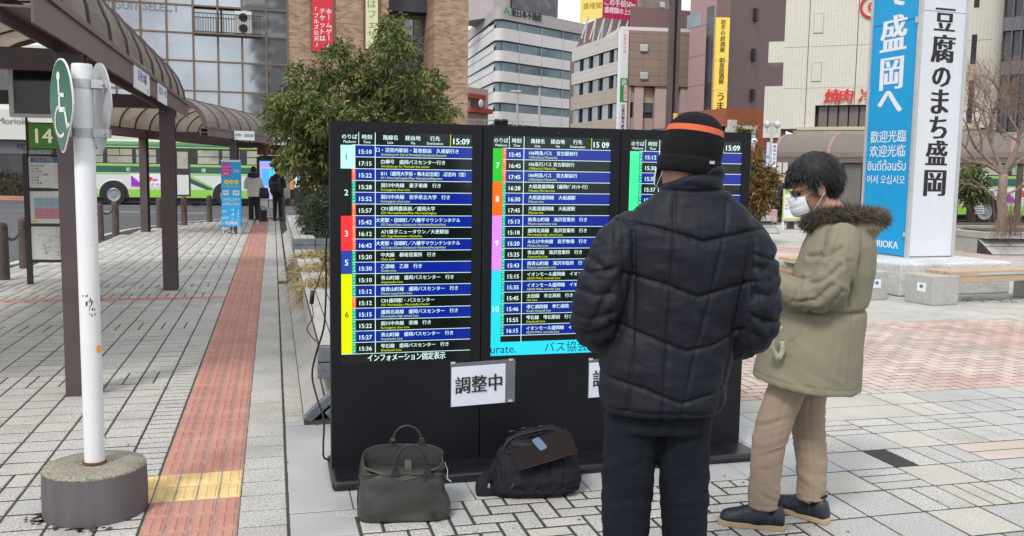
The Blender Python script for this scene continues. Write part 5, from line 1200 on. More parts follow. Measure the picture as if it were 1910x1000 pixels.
def make_bus(label, loc, rz, variant=0):
    t = thing('city_bus', label, 'bus', loc, rz, 'white and green city buses at the stops'); L_, W_, H_ = 10.5, 2.45, 3.05
    sec = []
    for (y, z) in ((0, .32), (0, 2.55), (.04, 2.8), (.16, 2.95), (.45, 3.03), (W_/2, 3.06), (W_-.45, 3.03), (W_-.16, 2.95), (W_-.04, 2.8), (W_, 2.55), (W_, .32)): sec.append((y, z))
    b = MB(); b.loft([[(x, y + (0 if 0.1 < x < L_-.1 else (.06 if y < 1 else -.06)), z if z < 2.9 or .1 < x < L_-.1 else z-.06) for y, z in sec] for x in (0, .12, L_-.12, L_)], 0); b.build('body', BC[0], t, local=True, bevel=.03)
    def strip(name, x0, x1, z0, z1, m, y=-.004, p=t, th=.003): b = MB(); b.b2(x0, x1, y-th, y, z0, z1); return b.build(name, BC[m], p, local=True)
    strip('lime_skirt', .03, L_-.03, .36, .73, 1); strip('skirt_edge', .05, L_-.05, .30, .355, 5)
    strip('green_band', .02, L_-.02, 1.50, 1.80, 2); strip('lime_line', .02, L_-.02, 1.82, 1.90, 1, -.008); strip('lime_line', .02, L_*.95, 1.42, 1.47, 1, -.008)
    strip('window_band', .02, L_-.02, 1.91, 2.66, 3)
    b = MB()
    for (ya, za, yb, zb_, m) in ((-.004, 2.66, .035, 2.80, 2), (.035, 2.80, .10, 2.90, 2)):
        b.add([(0.02, ya-.006, za), (L_-.02, ya-.006, za), (L_-.02, yb-.006, zb_+.006), (.02, yb-.006, zb_+.006)], [(0, 1, 2, 3)], 0)
    b.build('roof_stripe', BC[2], t, local=True)
    b = MB(); b.tube([(0.02, -.01, 2.68), (L_-.02, -.01, 2.68)], .028, 6); b.build('roof_line', BC[1], t, local=True)
    b = MB(); b.tube([(0.02, .12, 2.93), (L_-.02, .12, 2.93)], .03, 6); b.build('roof_line', BC[1], t, local=True)
    b = MB(); b.add([(5.3, -.009, 1.42), (5.9, -.009, 1.42), (7.3, -.009, .74), (6.9, -.009, .74)], [(0, 1, 2, 3)]); b.build('green_slash', BC[2], t, local=True)
    b = MB(); b.add([(5.95, -.0095, 1.42), (6.2, -.0095, 1.42), (7.35, -.0095, .78), (7.28, -.0095, .76)], [(0, 1, 2, 3)]); b.build('lime_slash', BC[1], t, local=True)
    xs = [(.25, 1.05), (1.1, 2.35), (2.45, 3.65), (3.72, 4.72), (5.62, 6.1), (6.5, 7.55), (7.62, 8.5), (8.75, 9.6), (9.68, 10.35)]
    for i, (x0, x1) in enumerate(xs):
        w = strip('window', x0+.05, x1-.05, 1.95, 2.58, 4, -.009)
        strip('window_bar', x0+.05, x1-.05, 2.26, 2.30, 5, -.013, w)
        strip('window_post', (x0+x1)/2-.015, (x0+x1)/2+.015, 2.30, 2.58, 5, -.0132, w) if i % 2 == 0 else None
    d = strip('door', 5.52, 6.2, .42, 2.6, 3, -.011); strip('door_glass', 5.62, 6.1, 1.72, 2.5, 4, -.016, d); strip('door_panel', 5.6, 6.12, .5, 1.42, 0, -.016, d)
    # printed advertisement and writing
    b = MB(); b.b2(4.6-1.1, 5.5, -.0125, -.0095, .83, 1.44, 0); y = -.014
    xo = 3.52
    for k in range(6): b.b2(xo+.10*k, xo+.10*(k+1), y-.001, y, .85, 1.34-.085*k, 1)
    for k in range(5): b.b2(5.05+.09*k, 5.05+.09*(k+1), y-.001, y, 1.30-.085*k, 1.43, 2)
    b.text('クリーニング・サンホーム', (3.95, y-.002, .87), X, Z, .19, 3, 'L', 1.2, .02); b.text('2643', (5.18, y-.002, .87), X, Z, .14, 3, 'L', None, 0)
    b.add([(4.3+.18*math.cos(a)*(1+.3*math.sin(3*a)), y-.001, 1.2+.13*math.sin(a)) for a in [2*PI*i/14 for i in range(14)]], [tuple(range(14))], 2); b.add([(4.45, y-.0015, 1.12), (4.7, y-.0015, 1.12), (4.72, y-.0015, 1.22), (4.5, y-.0015, 1.2)], [(0, 1, 2, 3)], 4)
    b.build('advertisement', [BC[8], BC[6], BC[7], BC[5], BC[9]], t, local=True)['kind'] = 'stuff'
    b = MB()
    for k, ch in enumerate('岩手県交通'): b.text(ch, (3.4+.85*k, -.012, 1.57), X, Z, .2, 0, 'C', None, .02)
    b.build('fleet_lettering', BC[8], t, local=True)['kind'] = 'stuff'
    for wx in (2.75, 7.85):
        b = MB(); n = 20; b.add([(wx+.66*math.cos(PI*i/n), -.0175, .46+.66*math.sin(PI*i/n)) for i in range(n+1)] + [(wx-.66, -.0175, .30), (wx+.66, -.0175, .30)], [tuple(range(n+1)) + (n+1, n+2)]); b.build('wheel_arch', BC[5], t, local=True)
        b = MB(); b.tube([(wx+.68*math.cos(PI*i/n), -.02, .46+.68*math.sin(PI*i/n)) for i in range(n+1)], .022, 5); b.build('arch_lip', BC[0], t, local=True)
        wh = MB(); wh.lathe([(.28, -.0), (.50, 0), (.53, .04), (.53, .24), (.3, .26)], (0, 0, 0), 28); wh.v = [(x+wx, -.045+z, y+.46) for x, y, z in [(p[0], p[1], p[2]) for p in wh.v]]; wo_ = wh.build('wheel', M['tyre'], t, local=True, angle=40)
        rm = MB(); rm.lathe([(.0, .1), (.1, .1), (.11, .02), (.22, .0), (.29, .05), (.31, .03), (.31, 0)], (0, 0, 0), 24); rm.v = [(x+wx, -.05-z*.4, y+.46) for x, y, z in rm.v]; rm.build('rim', M['rim'], wo_, local=True, angle=30)
    b = MB(); b.b2(-.02, L_+.02, .1, W_-.1, .12, .33); b.build('chassis', BC[5], t, local=True)
    if variant: b = MB(); b.b2(3.9, 5.1, -.035, -.02, 2.1, 2.5, 1); b.text('11:30', (4.5, -.037, 2.18), X, Z, .32, 0, 'C', 1.0, .0); b.build('destination_display', [BC[10], mat('display_green', (.05, .3, .05), .5, emit=(.1, .5, .08), estr=.35)], t, local=True)
    return t
w1 = D(213, 358, 42.6); ang = math.radians(7)
make_bus('white and green city bus on the road behind the left shelters', Vector((w1.x, w1.y, ROAD_Z)) - Vector((math.cos(ang), math.sin(ang), 0))*2.75, ang)
w2 = D(1836, 380, 36.5)
make_bus('white and lime city bus behind the bare tree at the right', Vector((w2.x, w2.y, ROAD_Z)) - Vector((math.cos(.03), math.sin(.03), 0))*2.75, .03, 1)
# ------------------------------------------------------------------ right shelter
o3 = D(1446, 300, 34.0)
a3 = math.radians(-90-35)
sh3 = shelter('long shelter with arched smoked roof in front of the white tiled building', Vector((o3.x, o3.y, 0)), a3 + 0, 15.5, 3.4, .9, 2.12, [3.2, 8.0, 13.2], side=-1, nrib=8, ribm=mat('pinkish_rib', (.30, .17, .155), .6, var=.1), panm=mat('brown_smoked_panel', (.20, .17, .15), .6, var=.1, scale=.6, transl=.2))
place(sh3, (o3.x, o3.y, 0), a3)
# ------------------------------------------------------------------ welcome tower
M['blk'] = mat('white_granite_block', (.56, .57, .57), .75, var=.12, scale=2.5, speck=.35, sscale=70, bump=.5, bscale=70, dirt=.5, dscale=2.2, dcol=(.25, .24, .22))
ta = math.radians(18); K0 = G(1678, 554); A_ = Vector((math.cos(ta), math.sin(ta), 0)); B_ = Vector((-math.sin(ta), math.cos(ta), 0))
blk = thing('granite_plinth', 'large white granite block carrying the tall welcome tower', 'plinth', K0, ta)
b = MB(); b.prism([(.0, 0, 0), (1.87, 0, 0), (1.87, 2.1, 0), (0, 2.1, 0)], (0, 0, .44)); b.build('block', M['blk'], blk, local=True, bevel=.03, seg=3)
tp = K0 + A_*.78 + B_*.80; TW, TD, TH = .80, .98, 7.2
tower = thing('welcome_tower', 'tall square welcome tower with a blue face and a white face of large Japanese letters', 'sign tower', tp + Vector((0, 0, .44)), ta)
M['tblue'] = mat('tower_blue', (.0, .30, .62), .45, var=.03); M['twhite'] = mat('tower_white', (.66, .68, .74), .4, var=.03, dirt=.15, dscale=2, dcol=(.5, .5, .52))
b = MB(); b.b2(.03, TW-.03, .03, TD-.03, 0, TH); b.build('core', M['alu'], tower, local=True)
zsplit = (OnPlane(1755, 22, tp, B_).z - .44)
for z0, z1 in ((.02, zsplit-.004), (zsplit+.004, TH)):
    b = MB(); b.b2(.035, TW-.02, -.01, .03, z0, z1); b.build('white_panel', M['twhite'], tower, local=True)
    b = MB(); b.b2(-.01, .03, .05, TD-.02, z0-.1 if z0 > 1 else z0, z1-.1 if z0 < 1 else z1); b.build('blue_panel', M['tblue'], tower, local=True)
for x, y in ((-.005, -.005), (TW, 0), (0, TD)): b = MB(); b.b2(x-.025, x+.025, y-.025, y+.025, 0, TH); b.build('corner_trim', M['alu'], tower, local=True)
b = MB(); b.tube([(-.035, .035, .3), (-.035, .035, .36)], .018, 6); b.build('hinge', M['alu'], tower, local=True)
b = MB(); b.tube([(-.035, .035, 3.3), (-.035, .035, 3.38)], .018, 6); b.build('hinge', M['alu'], tower, local=True)
b = MB(); xc = TW/2+.01
for ch, (yt, yb) in zip('豆腐のまち盛岡', ((15, 60), (67, 117), (125, 165), (170, 215), (220, 262), (265, 310), (317, 366))):
    zb0 = OnPlane(1750, yb, tp, B_).z-.44; zt0 = OnPlane(1750, yt, tp, B_).z-.44; b.text(ch, (xc, -.013, zb0+.035), X, Z, (zt0-zb0)*1.14 if ch not in 'のまち' else (zt0-zb0)*1.22, 0, 'C', None, .05)
b.build('black_lettering', M['ink'], tower, local=True)['kind'] = 'stuff'
b = MB(); fx, fz = Vector((0, -1, 0)), Z; yc = TD/2+.02; tq = tp
def zb_at(py): return OnPlane(1655, py, tp, A_).z-.44
for ch, (yt, yb) in zip('て盛岡へ', ((-45, 20), (30, 98), (103, 168), (172, 218))):
    z0 = zb_at(yb); z1 = zb_at(yt); s_ = (z1-z0) if ch != 'へ' else .5; b.text(ch, (-.013, yc, z0+.04), fx, fz, s_*1.06, 0, 'C', .62, .045)
for st, yb, sz in (('歡迎光臨', 264, .19), ('欢迎光临', 291, .19), ('ยินดีต้อนรับ', 318, .19), ('어서 오십시오', 342, .145)): b.text(st, (-.013, yc, zb_at(yb)), fx, fz, sz, 0, 'C', .80, .012)
b.text('MORIOKA', (-.013, yc, zb_at(462)), fx, fz, .15, 0, 'C', .68, .03)
b.build('white_lettering', M['sw'], tower, local=True)['kind'] = 'stuff'
# ------------------------------------------------------------------ benches round it
M['benchstone'] = mat('bench_granite', (.40, .40, .38), .8, var=.1, scale=4, speck=.35, sscale=110, bump=.3, bscale=110, dirt=.35, dscale=4, dcol=(.2, .2, .18)); M['wood'] = mat('bleached_wood', (.46, .34, .23), .7, var=.2, scale=4, stretch=(1, 1, 12), dirt=.35, dscale=4, dcol=(.22, .16, .12))
def bench(label, loc, rz, L_=2.3):
    t = thing('bench', label, 'bench', loc, rz, 'granite and wood benches round the tower')
    for x in (0, L_-.42): b = MB(); b.b2(x, x+.42, 0, .46, 0, .37); b.build('end_block', M['benchstone'], t, local=True, bevel=.012)
    for k in range(4): b = MB(); y = .035+.1*k; b.b2(.30 if k == 0 else .27, L_-.28, y, y+.088, .345, .415); b.build('slat', M['wood'], t, local=True, bevel=.006)
    b = MB(); b.b2(.42, L_-.42, .04, .08, .27, .345); b.build('side_rail', M['wood'], t, local=True, bevel=.004)
    b = MB(); b.b2(.75, L_-.5, .028, .034, .36, .392); b.build('metal_strip', M['alu'], t, local=True)
    b = MB(); b.b2(-.003, 0, .12, .26, .16, .27); b.build('sticker', M['sw'], t, local=True)
    b = MB(); b.ball((-.004, .19, .225), (.002, .03, .024), 8); b.build('sticker_print', plain('sticker_teal', (.05, .22, .28)), t, local=True); return t
cb_ = G(1739, 571); bench('front granite and wood bench reaching out of the right edge of the photo', cb_, math.radians(21))
bench('bench left of the tower plinth, mostly hidden behind the person in the khaki parka', G(1655, 559), math.radians(21+90), 2.0)
pb = G(1905, 556); bench('bench at the right side of the tower plinth', K0 + A_*2.25 + B_*.75, math.radians(21+90), 2.0)
# ------------------------------------------------------------------ planters on the right
def planter2(label, px, py, ang, L_, D_=1.4, h=.5, plank=False):
    t = thing('tiled_planter', label, 'planter', G(px, py), ang)
    b = MB(); b.b2(.02, L_-.02, .25, D_, 0, h-.17); b.b2(0, L_, .0, D_+.2, h-.17, h-.05); b.build('wall', M['concrete'], t, local=True)
    b = MB(); b.prism([(0.0, -.28, 0), (0, .25, 0), (0, .25, h-.2)], (L_, 0, 0)); b.build('bank', M['mortar'], t, local=True)
    b = MB(); b.b2(.3, L_-.3, .3, D_-.1, h-.05, h-.02); b.build('soil', M['soil'], t, local=True)
    n = int(L_/.09)
    R = Matrix.Rotation(math.atan2(h-.2, .53), 3, 'X')
    b = MB()
    for i in range(n):
        x = .045+.09*i; b.box((x, -.006, h-.11), (.082, .012, .115))
        for q in range(2): b.box((x, -.28+.53*(q+.5)/2, (h-.2)*(q+.5)/2+.008), (.082, .28, .012), 0, 0, R)
        b.box((x, .15, h-.045), (.082, .29, .012))
    b.build('brick_field', M['tile'], t, local=True)['kind'] = 'stuff'
    if plank:
        for k in range(3): b = MB(); b.b2(.1, 2.6, -.75-.13*k, -.64-.13*k, .33, .39); b.build('slat', M['wood'], t, local=True)
        for x in (.2, 2.3): b = MB(); b.b2(x, x+.2, -1.0, -.65, 0, .33); b.build('leg', M['ink'], t, local=True)
    return t
planter2('nearer tiled planter at the right edge, sloping brick foot', 1836, 474, math.radians(8), 5)
planter2('farther tiled planter with a wooden seat, behind the nearer one', 1722, 455, math.radians(4), 5.2, plank=True)
planter2('small tiled planter with an autumn shrub right of the departure board', 1372, 434, math.radians(6), 1.25*0.95)
# ------------------------------------------------------------------ foliage
def greens(name, cols, rough=.55): return [mat(f'{name}_{i}', c, rough, var=.25, scale=6, spec=.35, transl=.22) for i, c in enumerate(cols)]
M['ev'] = greens('evergreen_leaf', [(.10, .14, .042), (.14, .175, .052), (.055, .08, .03), (.23, .225, .065), (.32, .22, .075)])
M['sh'] = greens('shrub_leaf', [(.05, .085, .045), (.08, .11, .07), (.03, .05, .03)])
M['au'] = greens('autumn_leaf', [(.24, .13, .045), (.13, .11, .03), (.07, .08, .03), (.3, .1, .03)])
M['hd'] = greens('hedge_leaf', [(.08, .08, .03), (.06, .05, .03), (.10, .07, .04)])
M['dg'] = [mat(f'dry_grass_{i}', c, .7, var=.2, scale=9, transl=.2) for i, c in enumerate([(.44, .34, .17), (.33, .24, .10), (.50, .42, .24), (.20, .17, .07)])]
M['bark'] = mat('bark', (.085, .065, .05), .9, var=.3, scale=14, bump=.8, bscale=30); M['bark2'] = mat('pale_bark', (.24, .18, .14), .9, var=.3, scale=14, bump=.8, bscale=30)
def leaves(name, blobs, L_, Wd, mats, parent=None, weights=None, droop=.5, flat=.7, per=1.0, sprig=7):
    """blobs: (centre, radius, n). Leaves hang on short sprigs spread through each clump"""
    V = []; n_tot = 0
    for c, r, n in blobs:
        n = int(n*per/sprig); d = rng.normal(0, 1, (n, 3)); d /= np.linalg.norm(d, axis=1)[:, None]; rad = r*rng.uniform(.25, 1.0, n)**.5
        rad *= 1 + .25*np.sin(d[:, 0]*5+c[0]*3)*np.cos(d[:, 2]*6+c[2])
        P_ = np.array(c) + d*rad[:, None]*np.array([1, 1, flat]); out = d + np.array([0, 0, .15]); out /= np.linalg.norm(out, axis=1)[:, None]
        P_ = np.repeat(P_, sprig, 0); out = np.repeat(out, sprig, 0); m = len(P_); tt_ = np.tile(np.arange(sprig)/sprig, n)
        P_ = P_ + out*(tt_*L_*1.6)[:, None]; ld = out + rng.normal(0, .6, (m, 3)); ld[:, 2] -= droop*rng.uniform(.3, 1.4, m); ld /= np.linalg.norm(ld, axis=1)[:, None]
        sd_ = np.cross(ld, rng.normal(0, 1, (m, 3)) + np.array([0, 0, 1.2])); sd_ /= np.linalg.norm(sd_, axis=1)[:, None]+1e-9
        ll = (L_*rng.uniform(.45, 1.3, m))[:, None]; q = np.empty((m, 4, 3)); q[:, 0] = P_; q[:, 1] = P_ + ld*ll*.45 + sd_*Wd/2; q[:, 2] = P_ + ld*ll; q[:, 3] = P_ + ld*ll*.45 - sd_*Wd/2; q[:, 2, 2] -= ll[:, 0]*.15
        V.append(q.reshape(-1, 3)); n_tot += m
    V = np.concatenate(V); Fc = np.arange(n_tot*4).reshape(-1, 4)
    w = np.array(weights or [1]*len(mats), float); w /= w.sum(); mi = np.repeat(rng.choice(len(mats), n_tot//sprig+1, p=w), sprig)[:n_tot]
    fl = rng.random(n_tot) < .25; mi[fl] = rng.choice(len(mats), fl.sum(), p=w)
    return link(name, npmesh(name, V, Fc, mats, mi), parent)
def limb(b, a, c, r0, r1, n=5, wob=.06, sides=6):
    a, c = Vector(a), Vector(c); pts = []; L_ = (c-a).length
    for i in range(n+1):
        f = i/n; pts.append(a.lerp(c, f) + Vector((random.gauss(0, wob), random.gauss(0, wob), random.gauss(0, wob*.6)))*L_*math.sin(PI*f)*.5 + Vector((0, 0, -.08*L_*math.sin(PI*f))))
    b.tube(pts, [r0+(r1-r0)*i/n for i in range(n+1)], sides); return pts
# main evergreen
tb = UV(18.0, 1.62, .38); tree = thing('evergreen_tree', 'dense dark evergreen tree rising behind the left half of the departure board', 'tree', tb)
bl = [(735, 62, 22), (738, 95, 36), (690, 125, 42), (626, 118, 30), (575, 150, 38), (640, 165, 56), (720, 160, 60), (788, 155, 42), (812, 200, 30), (765, 215, 55), (560, 203, 48), (522, 226, 26), (618, 225, 60), (690, 225, 55), (600, 280, 46), (578, 322, 34), (648, 285, 45), (552, 256, 38), (530, 200, 30), (590, 395, 24), (620, 310, 40), (575, 285, 40), (735, 40, 12), (745, 260, 40), (820, 235, 20), (600, 345, 30), (632, 88, 14), (545, 300, 24)]
blobs = []; tr = MB(); top = tb + Vector((.05, 0, 1.7)); limb(tr, tb - Vector((0, 0, .1)), top, .11, .075, 4, .03, 10)
limb(tr, top, D(735, 90, 17.6), .07, .02, 5, .05)
for i, (px, py, r) in enumerate(bl):
    Yd = 17.6 + random.uniform(-.9, .9); c = D(px, py, Yd); rr = r/1700*Yd*.88; blobs.append((c, rr, 1250*(rr/.5)**2+160))
    if i % 2 == 0: blobs.append((c + Vector((random.uniform(-.2, .2), random.uniform(.3, .9), random.uniform(-.2, .2))), rr*.9, 700*(rr/.5)**2))
    fz = min(.95, max(.1, (c.z-tb.z)/3.6)); st_ = tb.lerp(top, .55) if c.z < top.z+.2 else top.lerp(D(735, 90, 17.6), min(.8, (c.z-top.z)/3))
    e = limb(tr, st_, c, .035, .008, 5, .1)
    for k in range(3): limb(tr, e[3], c + Vector((random.gauss(0, rr*.6), random.gauss(0, rr*.6), random.gauss(0, rr*.4))), .012, .004, 3, .1, 4)
tr.build('trunk', M['bark'], tree, smooth=True)
leaves('crown', blobs, .125, .042, M['ev'], tree, [5, 5, 3, 3, .7], droop=.7, flat=.55, per=1.05)
sb = UV(16.4, .93, .38); shb = thing('round_shrub', 'low rounded evergreen shrub in the farther planter under the tree', 'shrub', sb)
b = MB(); 
for k in range(5): limb(b, sb, sb + Vector((random.gauss(0, .25), random.gauss(0, .2), .45)), .018, .006, 3)
b.build('stem', M['bark'], shb, smooth=True)
leaves('foliage', [(sb + Vector((dx, dy, dz)), r, n) for dx, dy, dz, r, n in ((0, 0, .35, .36, 2600), (-.28, -.05, .42, .24, 1500), (.3, .1, .45, .3, 1600), (.0, 0, .62, .24, 1300), (-.12, -.2, .2, .3, 1500))], .055, .02, M['sh'], shb, droop=.1, flat=.8)
gc = leaves('ground_cover', [(UV(15.9+.5*i, .95+.5*j, .42), .33, 420) for i in range(6) for j in range(3)], .05, .02, [M['au'][1], M['hd'][1], M['soil'], M['sh'][0]], None, droop=0, flat=.18); gc['kind'] = 'stuff'
# dry grass tufts
for i, (u_, v_) in enumerate(((9.0, .50), (10.4, .50), (12.0, .52), (8.1, 1.1), (11.4, 1.3))):
    c = UV(u_, v_, .42); n = 1500; a = rng.uniform(0, 2*PI, n); el = rng.uniform(.15, 1.2, n); d = np.stack([np.cos(a)*np.cos(el), np.sin(a)*np.cos(el), np.sin(el)*.9], 1); d[:, 0] -= .45
    o = strips('dry_grass', np.array(c)+rng.normal(0, .085, (n, 3))*[1, 1.6, .2], d, .33, .011, M['dg'], None, droop=.8, seg=4, jitter=.15)
    tag(o, ['dry straw-coloured grass tuft nearest the board, spilling over the planter rim', 'second dry grass tuft along the planter, behind the nearest', 'third dry grass tuft near the far end of the long planter', 'dry grass tuft hidden behind the board edge', 'dry grass tuft at the back of the long planter'][i], 'grass tuft', 'dry grass tufts in the long planter')
# right: autumn shrub, green shrub, bare tree, hedges
sp = G(1412, 425, .4); s2 = thing('autumn_shrub', 'orange and green autumn shrub standing right of the departure board', 'shrub', sp)
b = MB()
for k in range(6): limb(b, sp, D(1410+random.uniform(-22, 25), 335+random.uniform(-15, 20), sp.y), .03, .01, 4)
b.build('stem', M['bark'], s2, smooth=True)
leaves('foliage', [(D(px, py, sp.y + random.uniform(-.4, .4)), r/1700*sp.y, r*r*1.5) for px, py, r in ((1398, 330, 22), (1420, 335, 24), (1405, 355, 26), (1430, 350, 20), (1390, 372, 20), (1415, 378, 24), (1400, 300, 13), (1392, 240, 9), (1384, 262, 8), (1408, 285, 12), (1434, 330, 14))], .10, .045, M['au'], s2, [3, 3, 2, .6], droop=.2)
sp = G(1815, 425, .35); s3 = thing('broad_leaf_bush', 'green broad-leaved bush to the right of the welcome tower', 'bush', sp)
b = MB(); limb(b, sp, D(1812, 350, sp.y), .05, .02, 4); b.build('stem', M['bark'], s3, smooth=True)
leaves('foliage', [(D(px, py, sp.y), r/1700*sp.y, r*r*1.4) for px, py, r in ((1806, 330, 17), (1822, 342, 16), (1808, 352, 18), (1818, 368, 14), (1797, 340, 12), (1832, 360, 9))], .15, .06, M['ev'], s3, [4, 4, 3, 2, 0.01], droop=.3)
bp = G(1868, 438, .4); bt_ = thing('bare_tree', 'leafless tree with a pale trunk and many reddish twigs at the right edge', 'tree', bp)
tr = MB(); tw = MB(); fork = D(1872, 325, bp.y); pts = limb(tr, bp - Vector((0, 0, .1)), fork, .115, .085, 6, .04, 10)
def grow(p, d, L_, r, dep):
    q = p + d*L_; pts = [p, p + d*L_*.5 + Vector((random.gauss(0, .05), random.gauss(0, .05), random.gauss(0, .04)))*L_, q]
    (tr if dep < 2 else tw).tube(pts, [r, r*.8, r*.62], 6 if dep < 2 else 3, cap=False)
    if dep >= 6: return
    for k in range(3 if dep < 5 else 2):
        nd = (d + Vector((random.gauss(0, .5), random.gauss(0, .45), random.gauss(.10, .4)))).normalized(); grow(q if k else pts[1].lerp(q, .6), nd, L_*random.uniform(.62, .85), r*.58, dep+1)
for a_ in ((-.75, 0, .65), (-.35, .2, .95), (.25, -.1, .95), (.8, .1, .6), (-.95, -.2, .3), (.5, .3, .8)): grow(fork, Vector(a_).normalized(), .85, .048, 0)
for a_ in ((-.6, .2, .5), (.6, 0, .4)): grow(pts[4], Vector(a_).normalized(), .5, .03, 1)
tr.build('trunk', M['bark2'], bt_, smooth=True)
o = tw.build('twigs', mat('reddish_twig', (.20, .13, .10), .85, var=.2), bt_); o['kind'] = 'stuff'
for i in range(2):
    c = G(1895-22*i, 440, .42); n = 60; o = strips('dry_stalks', np.array(c)+rng.normal(0, .12, (n, 3))*[1, 1, .1], np.tile([0, 0, 1.], (n, 1)), .9, .012, [MATS['reddish_twig']], None, seg=3, jitter=.18)
    tag(o, ['thin dry stalks right of the bare tree trunk', 'thin dry stalks beside the bare tree trunk base'][i], 'plant')
def hedge(label, a, c, w, h, z0=0, mats=None):
    a, c = Vector(a), Vector(c); d = c-a; n = max(2, int(d.length/(h*.7))); t = thing('hedge', label, 'hedge', a)
    leaves('foliage', [(a + d*(i+.5)/n + Vector((0, 0, z0+h*.5)), h*.62, 420) for i in range(n)], .16, .07, mats or M['hd'], t, droop=.1, flat=.9)
    b = MB(); b.box(a + d*.5 + Vector((0, 0, z0+h*.4)), (d.length, w*.5, h*.75), 0, math.atan2(d.y, d.x)); b.build('twigs', M['hd'][1], t); return t
q = D(-60, 350, 47.0); q2 = D(172, 350, 47.5); hedge('brown clipped hedge in front of the lit shops at the left', (q.x, q.y, ROAD_Z), (q2.x, q2.y, ROAD_Z), 1, 1.15, .15)
b = MB(); b.b2(q.x, q2.x+22, q.y-.9, q.y-.2, ROAD_Z, ROAD_Z+.2); tag(b.build('far_kerb', M['red']), kind='structure')
q = D(1440, 355, 36); q2 = D(1466, 355, 36.2); hedge('brownish clipped hedge beside the lamp post on the right', (q.x, q.y, 0), (q2.x, q2.y, 0), 1, .95, 0)
# ------------------------------------------------------------------ lamp, signs, posts on the right and centre
lp = D(1433, 400, 30.5); lp.z = 0
t = thing('globe_lamp', 'grey street lamp with two clear globes and small blue-white banners', 'street lamp', lp)
b = MB(); b.lathe([(.07, 0), (.06, 1.2), (.045, 3.1), (.05, 3.35)], (0, 0, 0), 10, cap=False); b.build('pole', M['alu'], t, local=True, angle=40)
b = MB(); b.b2(-.22, .22, -.025, .025, 3.02, 3.08); b.build('arm', M['alu'], t, local=True)
for x in (-.17, .17):
    b = MB(); b.tube([(x, 0, 3.08), (x, 0, 3.2)], .03, 6); b.build('holder', M['alu'], t, local=True)
    b = MB(); b.ball((x, 0, 3.31), .12, 12); b.build('globe', mat('clear_globe', (.5, .5, .52), .1, var=.2, spec=.9, scale=3), t, local=True, smooth=True)
b = MB(); b.b2(-.16, -.06, -.04, -.02, 1.95, 2.72, 0); b.text('盛岡駅前', (-.11, -.045, 2.2), X, Z, .09, 1, 'C', .09, 0); b.build('banner', [plain('banner_pale_blue', (.45, .55, .68)), M['inkblue']], t, local=True)
b = MB(); b.b2(.02, .17, -.07, -.05, 1.9, 2.68, 0)
for i, ch in enumerate('盛岡市交番'): b.text(ch, (.095, -.075, 2.54-.135*i), X, Z, .12, 1, 'C', None, .01)
b.build('banner', [M['sw'], M['inkblue']], t, local=True)
mp_ = D(1405, 300, 32); t = thing('convex_mirror', 'small round white mirror on a thin pole beside the autumn shrub', 'mirror', (mp_.x, mp_.y, 0))
zc = 1.55+(330-263)/1700*32; b = MB(); b.tube([(0, 0, 0), (0, 0, zc)], .03, 6); b.build('pole', M['alu'], t, local=True)
b = MB(); b.lathe([(0, 0), (.1, .01), (.105, .03), (0, .05)], n=16); b.v = [(x, -.06+z, y+zc) for x, y, z in b.v]; b.build('mirror_disc', M['sw'], t, local=True, smooth=True)
ms = G(1458, 428); t = thing('map_board', 'slanted white and green map board on two legs near the road', 'map board', ms, math.radians(3))
b = MB(); b.b2(0, .68, -.02, .02, .28, 1.22); b.build('board', mat('map_lime_edge', (.45, .6, .2), .5), t, local=True)
b = MB(); b.b2(.04, .64, -.024, -.021, .35, 1.05, 0)
for i in range(5):
    for j in range(4): b.b2(.07+.11*i, .15+.11*i, -.026, -.025, .6+.1*j, .66+.1*j, 1+(i*3+j) % 3)
b.text('盛岡駅前広場案内図', (.34, -.026, 1.1), X, Z, .09, 2, 'C', .55, 0); b.build('map_print', [M['sw'], plain('map_grey', (.4, .42, .5)), plain('map_pink', (.6, .3, .35)), plain('map_yellow', (.7, .6, .1))], t, local=True)['kind'] = 'stuff'
b = MB(); b.b2(0, .68, -.05, .05, .25, .28); b.build('shelf', mat('pink_shelf', (.5, .3, .33), .5), t, local=True)
for x in (.0, .62): b = MB(); b.b2(x, x+.05, -.03, .03, 0, .25); b.build('leg', M['sw'], t, local=True)
b = MB(); b.b2(.24, .42, .1, .28, 0, .6); b.build('base_post', M['brown'], t, local=True)
# tall dark lamp post in the centre
lpz = D(1251, 330, 15.5); t = thing('tall_steel_post', 'tall dark brown twin-section lamp post rising behind the departure board', 'lamp post', (lpz.x, lpz.y, 0), math.radians(12))
for x in (-.075, .035): b = MB(); b.b2(x-.028, x+.032, -.06, .06, 0, 4.62); b.build('post', M['brown'], t, local=True)
b = MB(); b.b2(-.012, .004, -.03, .03, 0, 4.6); b.build('web', M['ink'], t, local=True)
b = MB(); b.b2(-.24, .24, -.05, .05, 4.5, 4.6); b.build('crossbar', M['brown'], t, local=True)
b = MB(); b.b2(-.02, .05, -.085, -.062, 2.5, 2.6); b.build('yellow_box', plain('small_yellow', (.6, .45, .1)), t, local=True)
for x in (-.3, .3): b = MB(); b.lathe([(.03, 4.5), (.12, 4.62), (.15, 4.9), (.02, 5.05)], (x, 0, 0), 12); b.build('lamp_head', M['alu'], t, local=True, smooth=True)
# streetlights far off
for (px, yt, lab) in ((963, 170, 'far street light left of the pair before the white office'), (1004, 158, 'far street light right of the pair, the taller one')):
    p_ = D(px, 300, 85); ztop = D(px, yt, 85).z; t = thing('street_light', lab, 'street light', (p_.x, p_.y, ROAD_Z)); b = MB(); b.tube([(0, 0, 0), (0, 0, ztop)], [.12, .07], 6); b.build('pole', M['alu'], t, local=True); b = MB(); b.box((-.15, 0, ztop+.1), (1.0, .35, .22)); b.build('lamp_head', M['offg'], t, local=True, bevel=.05)
